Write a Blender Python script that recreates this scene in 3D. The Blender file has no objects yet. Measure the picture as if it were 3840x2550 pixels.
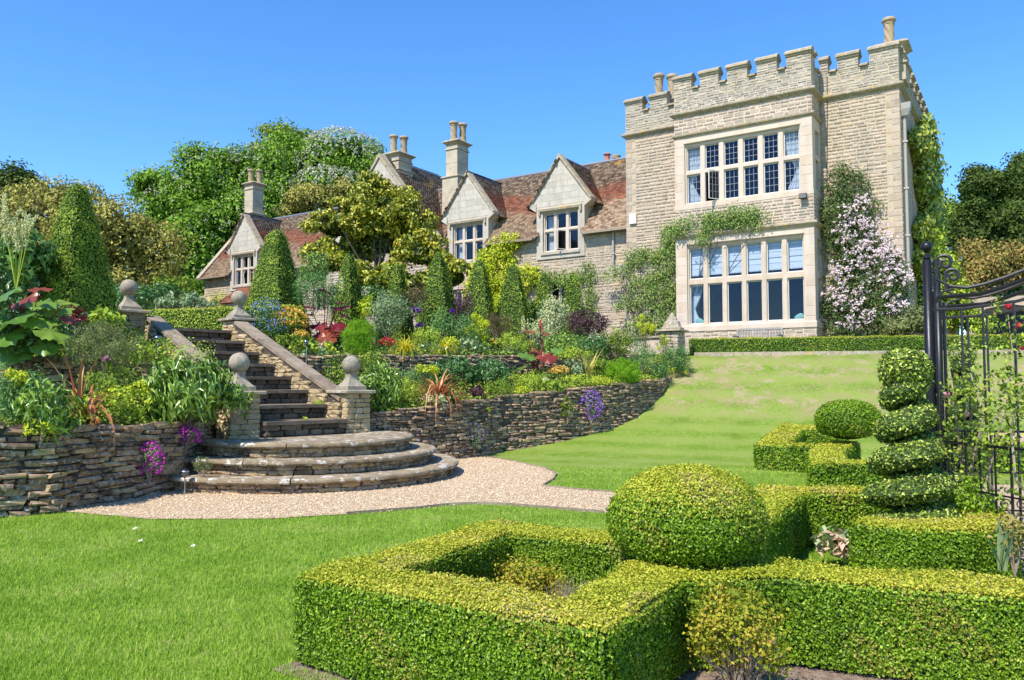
import bpy, bmesh, math, random
import numpy as np
from mathutils import Vector, Matrix, geometry
R = math.radians
random.seed(7); rng = np.random.default_rng(11)
S = bpy.context.scene; COL = S.collection

# ---------------------------------------------------------------- camera, sky, sun, exposure
cam_d = bpy.data.cameras.new("camera"); cam = bpy.data.objects.new("camera", cam_d); COL.objects.link(cam)
FPX = 2950.0; PITCH = math.atan(160/FPX)
cam_d.sensor_width = 36; cam_d.lens = 36*FPX/3840; cam_d.clip_end = 3000; cam_d.clip_start = 0.05
cam.location = (0, 0, 1.6); cam.rotation_euler = (R(90)+PITCH, 0, 0)
S.camera = cam
SUN_H = Vector((-0.62, -0.785)).normalized(); SUN_EL = R(52)
W = bpy.data.worlds.new("World"); S.world = W; W.use_nodes = True
nt = W.node_tree; nt.nodes.clear()
sky = nt.nodes.new("ShaderNodeTexSky"); sky.sky_type = 'NISHITA'; sky.sun_disc = False
sky.sun_elevation = SUN_EL; sky.sun_rotation = math.atan2(SUN_H.x, SUN_H.y)
sky.altitude = 0; sky.air_density = 1.0; sky.dust_density = 0.0; sky.ozone_density = 2.0
hs = nt.nodes.new("ShaderNodeHueSaturation"); hs.inputs['Saturation'].default_value = 1.22; hs.inputs['Value'].default_value = 1.42
bg = nt.nodes.new("ShaderNodeBackground"); bg.inputs[1].default_value = 0.128
wo = nt.nodes.new("ShaderNodeOutputWorld")
nt.links.new(sky.outputs[0], hs.inputs['Color']); tn = nt.nodes.new('ShaderNodeMix'); tn.data_type = 'RGBA'; tn.blend_type = 'MULTIPLY'; tn.inputs[0].default_value = 1; tn.inputs[7].default_value = (.67, .86, 1.06, 1); nt.links.new(hs.outputs[0], tn.inputs[6]); nt.links.new(tn.outputs[2], bg.inputs[0]); nt.links.new(bg.outputs[0], wo.inputs[0])
sd = bpy.data.lights.new("sun", 'SUN'); sd.energy = 5.0; sd.angle = R(0.5); sd.color = (1.0, 0.94, 0.86)
sun = bpy.data.objects.new("sun", sd); COL.objects.link(sun)
sv = Vector((SUN_H.x*math.cos(SUN_EL), SUN_H.y*math.cos(SUN_EL), math.sin(SUN_EL)))
sun.rotation_euler = sv.to_track_quat('Z', 'Y').to_euler(); sun.location = (-10, -12, 20)
S.view_settings.view_transform = 'Standard'; S.view_settings.look = 'None'
S.view_settings.gamma = 1; S.view_settings.use_curve_mapping = False
S.view_settings.exposure = 0.50
S.cycles.max_bounces = 6; S.cycles.transparent_max_bounces = 12; S.cycles.use_denoising = True; S.cycles.sample_clamp_indirect = 4

# ---------------------------------------------------------------- materials
def new_mat(name):
    m = bpy.data.materials.new(name); m.use_nodes = True; n = m.node_tree; n.nodes.clear()
    return m, n
def N(n, t, **k):
    o = n.nodes.new(t)
    for a, b in k.items():
        if a.startswith('i_'): o.inputs[int(a[2:])].default_value = b
        else: setattr(o, a, b)
    return o
def ramp_node(n, stops, interp='LINEAR'):
    r = n.nodes.new("ShaderNodeValToRGB"); cr = r.color_ramp; cr.interpolation = interp
    while len(cr.elements) < len(stops): cr.elements.new(0.5)
    for e, (p, c) in zip(cr.elements, stops): e.position = p; e.color = (*c, 1)
    return r
def vary(n):
    at = N(n, "ShaderNodeAttribute", attribute_name="rnd"); oi = N(n, "ShaderNodeObjectInfo")
    ad = N(n, "ShaderNodeMath", operation='ADD'); fr = N(n, "ShaderNodeMath", operation='FRACT')
    n.links.new(at.outputs['Fac'], ad.inputs[0]); n.links.new(oi.outputs['Random'], ad.inputs[1]); n.links.new(ad.outputs[0], fr.inputs[0])
    return fr.outputs[0]
def mathn(n, op, a, b):
    o = N(n, "ShaderNodeMath", operation=op)
    for i, v in enumerate((a, b)):
        if isinstance(v, (int, float)): o.inputs[i].default_value = v
        else: n.links.new(v, o.inputs[i])
    return o.outputs[0]
def mixc(n, fac, a, b, mode='MIX'):
    o = N(n, "ShaderNodeMix", data_type='RGBA', blend_type=mode)
    if isinstance(fac, (int, float)): o.inputs[0].default_value = fac
    else: n.links.new(fac, o.inputs[0])
    for i, v in ((6, a), (7, b)):
        if isinstance(v, tuple): o.inputs[i].default_value = (*v, 1)
        else: n.links.new(v, o.inputs[i])
    return o.outputs[2]
def noise(n, scale, detail=4, rough=.6, coord=None, dist=0):
    o = N(n, "ShaderNodeTexNoise"); o.inputs['Scale'].default_value = scale; o.inputs['Detail'].default_value = detail
    o.inputs['Roughness'].default_value = rough; o.inputs['Distortion'].default_value = dist
    if coord is None:
        g = N(n, "ShaderNodeNewGeometry"); coord = g.outputs['Position']
    n.links.new(coord, o.inputs['Vector']); return o.outputs['Fac']
def step(n, v, lo, hi):
    o = N(n, "ShaderNodeMapRange", interpolation_type='SMOOTHSTEP'); n.links.new(v, o.inputs[0])
    o.inputs[1].default_value = lo; o.inputs[2].default_value = hi; return o.outputs[0]
def finish(m, n, col, rough=.85, spec=.3, bump=None, bstr=.3, bdist=.02, metal=0, transl=0):
    b = N(n, "ShaderNodeBsdfPrincipled"); out = N(n, "ShaderNodeOutputMaterial")
    if isinstance(col, tuple): b.inputs['Base Color'].default_value = (*col, 1)
    else: n.links.new(col, b.inputs['Base Color'])
    b.inputs['Roughness'].default_value = rough; b.inputs['Specular IOR Level'].default_value = spec; b.inputs['Metallic'].default_value = metal
    if bump is not None:
        bn = N(n, "ShaderNodeBump"); bn.inputs['Strength'].default_value = bstr; bn.inputs['Distance'].default_value = bdist
        n.links.new(bump, bn.inputs['Height']); n.links.new(bn.outputs[0], b.inputs['Normal'])
    if transl:
        t = N(n, "ShaderNodeBsdfTranslucent"); mx = N(n, "ShaderNodeMixShader"); mx.inputs[0].default_value = transl
        if isinstance(col, tuple): t.inputs[0].default_value = (*col, 1)
        else: n.links.new(col, t.inputs[0])
        n.links.new(b.outputs[0], mx.inputs[1]); n.links.new(t.outputs[0], mx.inputs[2]); n.links.new(mx.outputs[0], out.inputs[0])
    else: n.links.new(b.outputs[0], out.inputs[0])
    return m
def stone_mat(name, stops, nscale=6, namt=.4, spots=(), rough=.9, bscale=35, bstr=.5, bdist=.02, interp='LINEAR', streak=None):
    m, n = new_mat(name); v = vary(n); no = noise(n, nscale, 6)
    no2 = step(n, no, .3, .7)
    val = mathn(n, 'ADD', mathn(n, 'MULTIPLY', v, 1-namt), mathn(n, 'MULTIPLY', no2, namt))
    r = ramp_node(n, stops, interp); n.links.new(val, r.inputs[0]); c = r.outputs[0]
    for (sc, lo, hi, col, amt) in spots:
        f = step(n, noise(n, sc, 5, .65), lo, hi); c = mixc(n, mathn(n, 'MULTIPLY', f, amt), c, col)
    if streak:      # rain streaks running down the face
        g = N(n, 'ShaderNodeNewGeometry'); vm = N(n, 'ShaderNodeVectorMath', operation='MULTIPLY'); n.links.new(g.outputs['Position'], vm.inputs[0]); vm.inputs[1].default_value = (2.2, 2.2, .22)
        f = step(n, noise(n, 1.0, 5, .65, coord=vm.outputs[0]), .50, .66); c = mixc(n, mathn(n, 'MULTIPLY', f, streak), c, (.27, .235, .19))
    return finish(m, n, c, rough, .25, noise(n, bscale, 6, .7), bstr, bdist)
def leaf_mat(name, stops, rough=.55, spec=.2, transl=.2, big=0):  # foliage ramps' low stops deepened, putting leaf-gap shade into the colour
    m, n = new_mat(name); at = N(n, "ShaderNodeAttribute", attribute_name="rnd"); v = at.outputs['Fac']
    if big:
        v = mathn(n, 'ADD', mathn(n, 'MULTIPLY', v, 1-big), mathn(n, 'MULTIPLY', step(n, noise(n, 1.2, 3), .3, .7), big))
    r = ramp_node(n, stops); n.links.new(v, r.inputs[0])
    return finish(m, n, r.outputs[0], rough, spec, transl=transl)
def plain_mat(name, col, rough=.6, spec=.4, metal=0, nz=0, nsc=30, bstr=0):
    m, n = new_mat(name)
    if nz:
        no = noise(n, nsc, 5); c = mixc(n, no, tuple(x*(1-nz) for x in col), tuple(min(1, x*(1+nz)) for x in col))
        return finish(m, n, c, rough, spec, noise(n, nsc*2, 4), bstr, .01, metal)
    return finish(m, n, col, rough, spec, metal=metal)

RUBBLE = stone_mat("rubble_limestone", [(0, (0.294, 0.224, 0.156)), (0.2, (0.382, 0.298, 0.215)), (0.5, (0.441, 0.348, 0.259)), (0.75, (0.5, 0.4, 0.307)), (0.92, (0.47, 0.335, 0.194)), (1, (0.539, 0.456, 0.379))], 5, .4,
    [(.9, .50, .68, (.33, .29, .225), .5), (9, .64, .72, (.55, .51, .43), .45), (13, .62, .70, (.22, .18, .13), .5)], bscale=28, bstr=.6, streak=.45)
PARAPET = stone_mat("weathered_parapet_stone", [(0, (0.244, 0.214, 0.171)), (0.3, (0.343, 0.3, 0.245)), (0.6, (0.406, 0.36, 0.294)), (0.85, (0.469, 0.402, 0.286)), (1, (0.496, 0.454, 0.392))], 5, .35,
    [(7, .58, .68, (.30, .29, .27), .6), (11, .62, .7, (.58, .57, .53), .5), (1.6, .64, .72, (.55, .40, .12), .4)], bscale=28, bstr=.6, streak=.5)
DORMST = stone_mat("greyed_dormer_ashlar", [(0, (.38, .335, .265)), (.35, (.46, .41, .325)), (.65, (.52, .465, .37)), (1, (.42, .39, .33))], 2.5, .4,
    [(3.5, .52, .70, (.34, .31, .26), .5), (14, .62, .70, (.58, .54, .46), .4)], bscale=50, bstr=.25, streak=.35)
MORTAR = stone_mat("lime_mortar", [(0, (0.416, 0.333, 0.22)), (1, (0.52, 0.431, 0.29))], 8, .6)
ASHLAR = stone_mat("cream_ashlar", [(0, (0.49, 0.376, 0.27)), (0.35, (0.559, 0.446, 0.334)), (0.65, (0.598, 0.489, 0.382)), (1, (0.529, 0.446, 0.377))], 1.7, .5,
    [(3.0, .58, .78, (.52, .47, .38), .35), (14, .64, .72, (.66, .60, .49), .3)], bscale=60, bstr=.15, streak=.22)
COPING = stone_mat("lichened_coping", [(0, (0.26, 0.216, 0.14)), (0.5, (0.36, 0.297, 0.196)), (1, (0.46, 0.378, 0.252))], 5, .6,
    [(14, .55, .63, (.56, .55, .50), .7), (2.3, .58, .66, (.55, .33, .05), .55), (30, .6, .68, (.14, .13, .12), .5)], bscale=40, bstr=.5)
SLAB = stone_mat("grey_tread_stone", [(0, (0.173, 0.131, 0.078)), (0.5, (0.255, 0.194, 0.116)), (1, (0.337, 0.261, 0.16))], 6, .6,
    [(7, .54, .60, (.62, .59, .51), .8), (26, .58, .66, (.10, .085, .07), .6), (4, .6, .7, (.34, .30, .18), .4)], bscale=45, bstr=.5)
SLABD = stone_mat("dark_flight_tread_stone", [(0, (.11, .085, .058)), (.5, (.17, .13, .09)), (1, (.24, .19, .135))], 6, .6,
    [(13, .64, .70, (.42, .39, .32), .6), (26, .58, .66, (.06, .05, .04), .6)], bscale=45, bstr=.6)
COPD = stone_mat("brown_sloping_coping", [(0, (.17, .13, .09)), (.5, (.27, .21, .145)), (1, (.36, .29, .20))], 5, .6,
    [(14, .60, .67, (.48, .44, .36), .5), (30, .6, .68, (.10, .08, .06), .5), (3, .6, .7, (.30, .27, .12), .4)], bscale=40, bstr=.6)
RISER = stone_mat("shaded_riser_stone", [(0, (.06, .045, .032)), (.5, (.13, .10, .07)), (1, (.22, .175, .12))], 7, .35, [(20, .60, .68, (.36, .33, .27), .5), (22, .57, .66, (.04, .03, .025), .6)], bscale=40, bstr=.7)  # shade on the flight's risers is put into this stone colour
BALL = stone_mat("finial_stone", [(0, (0.209, 0.18, 0.133)), (0.5, (0.304, 0.26, 0.185)), (1, (0.38, 0.326, 0.229))], 9, .8,
    [(35, .56, .64, (.50, .48, .42), .6), (24, .58, .66, (.13, .12, .10), .6)], bscale=60, bstr=.3)
DRY = stone_mat("dry_wall_stone", [(0, (0.094, 0.061, 0.036)), (0.22, (0.188, 0.122, 0.071)), (0.45, (0.3, 0.2, 0.114)), (0.65, (0.4, 0.277, 0.166)), (0.84, (0.5, 0.333, 0.14)), (1, (0.525, 0.4, 0.262))], 7, .35,
    [(19, .55, .63, (.56, .54, .47), .7), (15, .55, .64, (.06, .05, .04), .8), (5, .62, .70, (.42, .35, .10), .5), (8, .7, .76, (.42, .23, .09), .5)], bscale=40, bstr=.7)
DARKSOIL = stone_mat("wall_core_earth", [(0, (.05, .042, .034)), (1, (.09, .075, .06))], 9, .6)
PIERST = stone_mat("pier_stone", [(0, (0.27, 0.194, 0.104)), (0.35, (0.389, 0.291, 0.155)), (0.7, (0.486, 0.369, 0.2)), (1, (0.497, 0.417, 0.266))], 7, .35,
    [(17, .58, .66, (.55, .53, .46), .5), (22, .58, .66, (.13, .11, .09), .55), (4, .6, .7, (.46, .37, .16), .5)], bscale=40, bstr=.6)
SOIL = stone_mat("garden_soil", [(0, (.06, .042, .028)), (.5, (.10, .072, .05)), (1, (.15, .11, .08))], 14, .8, bscale=50, bstr=.8, bdist=.04)
POT = stone_mat("terracotta_buff_pot", [(0, (.30, .22, .125)), (1, (.43, .33, .20))], 12, .6, [(9, .6, .7, (.24, .20, .16), .5)])
REDPOT = plain_mat("red_clay_pot", (.50, .16, .09), .7, nz=.2)
CHIM = stone_mat("chimney_ashlar", [(0, (0.33, 0.279, 0.2)), (0.5, (0.44, 0.372, 0.264)), (1, (0.53, 0.456, 0.328))], 3, .7, [(6, .57, .7, (.24, .22, .19), .5)], bscale=50, bstr=.3)
LEAD = plain_mat("lead_sheet", (.16, .17, .19), .5, .5, .2, nz=.25)
LEADCAME = plain_mat("lead_came", (.30, .31, .32), .5, .5, .3)
WHITEWOOD = plain_mat("casement_paint", (.62, .60, .55), .5)
CURTAIN = plain_mat("white_curtain", (.80, .80, .78), .9, .1)
BLINDM = plain_mat("white_blind", (.85, .85, .84), .9, .1)
PLASTER = plain_mat("dim_room_plaster", (.085, .078, .082), .9, .1)  # dimness of the rooms is put into this dark lining colour
IRON = plain_mat("black_iron", (.016, .015, .018), .38, .5, .4, nz=.4, nsc=25, bstr=.1)
IRONB = plain_mat("weathered_iron", (.045, .042, .045), .5, .5, .5, nz=.4, nsc=25, bstr=.1)
PIPE = plain_mat("grey_painted_pipe", (.36, .33, .29), .5, nz=.08)
STEEL = plain_mat("brushed_steel", (.55, .55, .55), .25, .5, 1)
CLEARP = plain_mat("smoky_plastic", (.12, .12, .12), .15, .6)
BENCHW = stone_mat("silvered_teak", [(0, (.24, .215, .19)), (1, (.36, .33, .295))], 10, .5, bscale=60, bstr=.2)
EDGEW = stone_mat("timber_edging", [(0, (.20, .15, .10)), (1, (.34, .28, .20))], 12, .5)
BARK = stone_mat("bark", [(0, (.07, .055, .04)), (1, (.16, .13, .10))], 10, .7, bscale=25, bstr=.8)
TWIG = stone_mat("dry_twigs", [(0, (.22, .16, .11)), (1, (.42, .33, .25))], 10, .7)
LAMPM = plain_mat("lamp_black", (.03, .03, .03), .5)
LAMPG = plain_mat("lamp_glass", (.16, .15, .13), .3, .5)
CUSH = plain_mat("mint_cushion", (.35, .62, .50), .9)
WHITEBOX = plain_mat("cream_meter_box", (.70, .68, .60), .5)

def glass_mat():
    m, n = new_mat("window_glass")
    t = N(n, "ShaderNodeBsdfTransparent"); t.inputs[0].default_value = (.80, .84, .88, 1)
    g = N(n, "ShaderNodeBsdfGlossy"); g.inputs['Roughness'].default_value = .03; g.inputs['Color'].default_value = (.8, .85, 1, 1)
    fr = N(n, "ShaderNodeFresnel"); gm = N(n, "ShaderNodeNewGeometry"); mr = N(n, "ShaderNodeMapRange"); n.links.new(gm.outputs['Backfacing'], mr.inputs[0]); mr.inputs[3].default_value = 1.36; mr.inputs[4].default_value = 1/1.36; n.links.new(mr.outputs[0], fr.inputs['IOR'])
    ad = mathn(n, 'MULTIPLY_ADD', fr.outputs[0], 1.0); ad.node.inputs[2].default_value = .0
    mx = N(n, "ShaderNodeMixShader"); n.links.new(ad, mx.inputs[0]); n.links.new(t.outputs[0], mx.inputs[1]); n.links.new(g.outputs[0], mx.inputs[2])
    o = N(n, "ShaderNodeOutputMaterial"); n.links.new(mx.outputs[0], o.inputs[0]); return m
GLASS = glass_mat()
def tile_mat():
    m, n = new_mat("clay_roof_tile"); v = vary(n)
    at = N(n, "ShaderNodeAttribute", attribute_name="band"); b = at.outputs['Fac']
    brown = ramp_node(n, [(0, (.07, .045, .032)), (.35, (.12, .078, .052)), (.7, (.19, .13, .085)), (1, (.29, .22, .155))]); n.links.new(v, brown.inputs[0])
    red = ramp_node(n, [(0, (.13, .05, .035)), (.35, (.20, .068, .038)), (.7, (.30, .105, .052)), (1, (.19, .12, .08))]); n.links.new(v, red.inputs[0])
    pale = ramp_node(n, [(0, (.13, .08, .05)), (.4, (.23, .15, .092)), (1, (.36, .26, .165))]); n.links.new(v, pale.inputs[0])
    wb = mathn(n, 'ADD', b, mathn(n, 'MULTIPLY', mathn(n, 'SUBTRACT', noise(n, 1.1, 4), .5), .25)); c = mixc(n, step(n, wb, .26, .36), pale.outputs[0], red.outputs[0]); c = mixc(n, step(n, wb, .52, .64), c, brown.outputs[0])
    li = mathn(n, 'MULTIPLY', step(n, noise(n, 1.6, 6, .75), .55, .62), step(n, b, .86, .99))
    c = mixc(n, mathn(n, 'MULTIPLY', li, .8), c, (.52, .26, .04))
    return finish(m, n, c, .85, .25, noise(n, 50, 4), .3, .01)
TILE = tile_mat()
def lawn_mat(name, blades=False):
    m, n = new_mat(name); g = N(n, "ShaderNodeNewGeometry"); sp = N(n, "ShaderNodeSeparateXYZ"); n.links.new(g.outputs['Position'], sp.inputs[0])
    x, y = sp.outputs[0], sp.outputs[1]
    gg = mathn(n, 'ADD', mathn(n, 'MULTIPLY', x, .245), mathn(n, 'MULTIPLY', y, .97))
    no = noise(n, 1.3, 5); fine = noise(n, 60, 4, .8); fine2 = noise(n, 14, 5, .7)
    r = ramp_node(n, [(0, (.10, .205, .010)), (.45, (.175, .31, .022)), (.8, (.27, .40, .05)), (1, (.40, .39, .15))])
    v = mathn(n, 'ADD', mathn(n, 'MULTIPLY', fine, .5), mathn(n, 'ADD', mathn(n, 'MULTIPLY', no, .2), mathn(n, 'MULTIPLY', fine2, .3)))
    if blades:
        at = N(n, "ShaderNodeAttribute", attribute_name="rnd"); v = mathn(n, 'ADD', mathn(n, 'MULTIPLY', at.outputs['Fac'], .6), mathn(n, 'MULTIPLY', step(n, mathn(n, 'ADD', mathn(n, 'MULTIPLY', no, .5), mathn(n, 'MULTIPLY', fine2, .5)), .38, .62), .4))
    else: v = step(n, v, .40, .60)
    n.links.new(v, r.inputs[0]); c = r.outputs[0]
    # mowing stripes across the far lawn
    s = mathn(n, 'SINE', mathn(n, 'ADD', mathn(n, 'MULTIPLY', mathn(n, 'ADD', mathn(n, 'MULTIPLY', x, .30), y), 5.2), mathn(n, 'MULTIPLY', noise(n, .7, 2), 2.0)), 0)
    st = mathn(n, 'MULTIPLY', step(n, s, -.9, .9), step(n, gg, 12.5, 15.5))
    c = mixc(n, mathn(n, 'MULTIPLY', st, .62), c, (.28, .38, .07)) if not blades else mixc(n, mathn(n, 'MULTIPLY', st, .30), c, (.34, .48, .09))
    c = mixc(n, 1.0, c, (1.30, 1.26, 1.1) if blades else (.80, .74, .80), 'MULTIPLY')
    dry = mathn(n, 'MULTIPLY', step(n, gg, 19.8, 21.4), step(n, mathn(n, 'ADD', mathn(n, 'MULTIPLY', noise(n, 1.6, 6, .75), .65), mathn(n, 'MULTIPLY', fine2, .35)), .43, .62))
    c = mixc(n, mathn(n, 'MULTIPLY', dry, .85), c, (.27, .225, .095))
    bare = mathn(n, 'MULTIPLY', step(n, gg, 20.6, 21.6), mathn(n, 'MULTIPLY', step(n, noise(n, .85, 6, .75, dist=.15), .53, .58), step(n, noise(n, 9, 5, .8), .36, .56)))
    c = mixc(n, mathn(n, 'MULTIPLY', bare, .75), c, (.36, .26, .17))
    return finish(m, n, c, .75, .2, None if blades else fine, .45, .02, transl=.25 if blades else 0)
LAWN = lawn_mat("lawn_grass"); BLADE = lawn_mat("grass_blades", True)
def gravel_mat():
    m, n = new_mat("pink_gravel"); vo = N(n, "ShaderNodeTexVoronoi"); vo.inputs['Scale'].default_value = 55
    g = N(n, "ShaderNodeNewGeometry"); n.links.new(g.outputs['Position'], vo.inputs['Vector'])
    sp = N(n, "ShaderNodeSeparateColor"); n.links.new(vo.outputs['Color'], sp.inputs[0])
    r = ramp_node(n, [(0, (.28, .17, .08)), (.3, (.52, .36, .19)), (.6, (.64, .48, .29)), (.85, (.72, .58, .40)), (1, (.80, .71, .56))]); n.links.new(sp.outputs[0], r.inputs[0])
    c = mixc(n, step(n, vo.outputs['Distance'], .5, .75), r.outputs[0], (.20, .13, .08))
    return finish(m, n, c, .85, .3, mathn(n, 'SUBTRACT', 1.0, vo.outputs['Distance']), 1.0, .015)
GRAVEL = gravel_mat()
PEBBLE = stone_mat("gravel_stones", [(0, (.36, .24, .12)), (.4, (.58, .42, .24)), (.8, (.70, .55, .36)), (1, (.80, .70, .55))], 10, .2)

# ---------------------------------------------------------------- mesh helpers
def tag(o, label=None, cat=None, group=None, kind=None):
    if label: o["label"] = label
    if cat: o["category"] = cat
    if group: o["group"] = group
    if kind: o["kind"] = kind
    return o
def empty(name, loc=(0, 0, 0), rz=0, **k):
    o = bpy.data.objects.new(name, None); COL.objects.link(o); o.location = loc; o.rotation_euler = (0, 0, rz); o.empty_display_size = .1
    return tag(o, **k)
def link(name, me, mat=None, parent=None):
    if mat and not me.materials: me.materials.append(mat)
    o = bpy.data.objects.new(name, me); COL.objects.link(o)
    if parent is not None: o.parent = parent
    return o
def set_rnd(me, vals, nm='rnd'):
    a = me.attributes.new(nm, 'FLOAT', 'POINT'); a.data.foreach_set('value', np.asarray(vals, dtype=np.float32))
class MB:
    def __init__(s): s.v = []; s.f = []; s.r = []; s.b = []; s.smooth = False
    def add(s, vs, fs, rnd=None, band=0):
        k = len(s.v); s.v += [tuple(v) for v in vs]; s.f += [tuple(i+k for i in f) for f in fs]
        rr = random.random() if rnd is None else rnd; s.r += [rr]*len(vs); s.b += [band]*len(vs); return s
    def box(s, x0, x1, y0, y1, z0, z1, rnd=None):
        return s.add([(x0, y0, z0), (x1, y0, z0), (x1, y1, z0), (x0, y1, z0), (x0, y0, z1), (x1, y0, z1), (x1, y1, z1), (x0, y1, z1)],
            [(0, 3, 2, 1), (4, 5, 6, 7), (0, 1, 5, 4), (1, 2, 6, 5), (2, 3, 7, 6), (3, 0, 4, 7)], rnd)
    def prism_y(s, pts, y0, y1, rnd=None):   # pts (x,z) anticlockwise seen from -y
        n = len(pts); return s.add([(x, y0, z) for x, z in pts]+[(x, y1, z) for x, z in pts],
            [tuple(range(n)), tuple(range(2*n-1, n-1, -1))]+[(i, n+i, n+(i+1) % n, (i+1) % n) for i in range(n)], rnd)
    def prism_x(s, pts, x0, x1, rnd=None):   # pts (y,z)
        n = len(pts); return s.add([(x0, y, z) for y, z in pts]+[(x1, y, z) for y, z in pts],
            [tuple(range(n-1, -1, -1)), tuple(range(n, 2*n))]+[(i, (i+1) % n, n+(i+1) % n, n+i) for i in range(n)], rnd)
    def prism_z(s, pts, z0, z1, rnd=None):
        n = len(pts); return s.add([(x, y, z0) for x, y in pts]+[(x, y, z1) for x, y in pts],
            [tuple(range(n-1, -1, -1)), tuple(range(n, 2*n))]+[(i, (i+1) % n, n+(i+1) % n, n+i) for i in range(n)], rnd)
    def lathe(s, prof, seg=16, c=(0, 0, 0), rnd=None, fn=None):
        vs = []; fs = []
        for (r, z) in prof:
            for i in range(seg):
                a = 2*math.pi*i/seg; rr = fn(r, z, a) if fn else r
                vs.append((c[0]+rr*math.cos(a), c[1]+rr*math.sin(a), c[2]+z))
        for j in range(len(prof)-1):
            for i in range(seg): fs.append((j*seg+i, j*seg+(i+1) % seg, (j+1)*seg+(i+1) % seg, (j+1)*seg+i))
        fs.append(tuple(range(seg-1, -1, -1))); fs.append(tuple((len(prof)-1)*seg+i for i in range(seg)))
        return s.add(vs, fs, rnd)
    def tube(s, pts, r, seg=6, rnd=None):
        pts = [Vector(p) for p in pts]; n = len(pts); rs = r if isinstance(r, (list, tuple)) else [r]*n
        vs = []; fs = []; up = None
        for i, p in enumerate(pts):
            t = (pts[min(i+1, n-1)]-pts[max(i-1, 0)])
            if t.length < 1e-9: t = Vector((0, 0, 1))
            t.normalize()
            if up is None: up = t.orthogonal().normalized()
            up = (up - t*up.dot(t))
            up = up.normalized() if up.length > 1e-6 else t.orthogonal().normalized()
            w = t.cross(up)
            for k in range(seg):
                a = 2*math.pi*k/seg; vs.append(p+(up*math.cos(a)+w*math.sin(a))*rs[i])
        for i in range(n-1):
            for k in range(seg): fs.append((i*seg+k, i*seg+(k+1) % seg, (i+1)*seg+(k+1) % seg, (i+1)*seg+k))
        fs.append(tuple(range(seg-1, -1, -1))); fs.append(tuple((n-1)*seg+k for k in range(seg)))
        return s.add(vs, fs, rnd)
    def mesh(s, name):
        me = bpy.data.meshes.new(name); me.from_pydata([tuple(v) for v in s.v], [], s.f); me.update()
        set_rnd(me, s.r)
        if any(s.b): set_rnd(me, s.b, 'band')
        if s.smooth: me.shade_smooth()
        return me
    def build(s, name, mat, parent=None, bevel=0, smooth=False):
        if smooth: s.smooth = True
        o = link(name, s.mesh(name), mat, parent)
        if bevel:
            b = o.modifiers.new('bevel', 'BEVEL'); b.width = bevel; b.segments = 1; b.limit_method = 'ANGLE'; b.angle_limit = R(50)
        return o
def np_mesh(name, V, F, rnd, band=None):
    """V (n,3), F (m,k) same k"""
    me = bpy.data.meshes.new(name); n, m, k = len(V), len(F), F.shape[1]
    me.vertices.add(n); me.vertices.foreach_set('co', V.astype(np.float32).ravel())
    me.loops.add(m*k); me.loops.foreach_set('vertex_index', F.astype(np.int32).ravel())
    me.polygons.add(m); me.polygons.foreach_set('loop_start', np.arange(0, m*k, k, dtype=np.int32)); me.polygons.foreach_set('loop_total', np.full(m, k, dtype=np.int32))
    me.update(calc_edges=True); set_rnd(me, rnd)
    if band is not None: set_rnd(me, band, 'band')
    return me
def grid_wall(mb, x0, x1, z0, z1, openings, y0, y1):
    """wall slab between y0 (front) and y1 (back) with rectangular openings (xa,xb,za,zb)"""
    xs = sorted({x0, x1, *[v for o in openings for v in o[:2] if x0 < v < x1]}); zs = sorted({z0, z1, *[v for o in openings for v in o[2:] if z0 < v < z1]})
    def solid(i, j):
        if i < 0 or j < 0 or i >= len(xs)-1 or j >= len(zs)-1: return False
        cx, cz = (xs[i]+xs[i+1])/2, (zs[j]+zs[j+1])/2
        return not any(a < cx < b and c < cz < d for a, b, c, d in openings)
    for i in range(len(xs)-1):
        for j in range(len(zs)-1):
            if not solid(i, j): continue
            a, b, c, d = xs[i], xs[i+1], zs[j], zs[j+1]
            V = [(a, y0, c), (b, y0, c), (b, y0, d), (a, y0, d), (a, y1, c), (b, y1, c), (b, y1, d), (a, y1, d)]
            F = [(0, 1, 2, 3), (5, 4, 7, 6)]
            if not solid(i-1, j): F.append((4, 0, 3, 7))
            if not solid(i+1, j): F.append((1, 5, 6, 2))
            if not solid(i, j-1): F.append((4, 5, 1, 0))
            if not solid(i, j+1): F.append((3, 2, 6, 7))
            mb.add(V, F, .5)
    return mb

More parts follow.
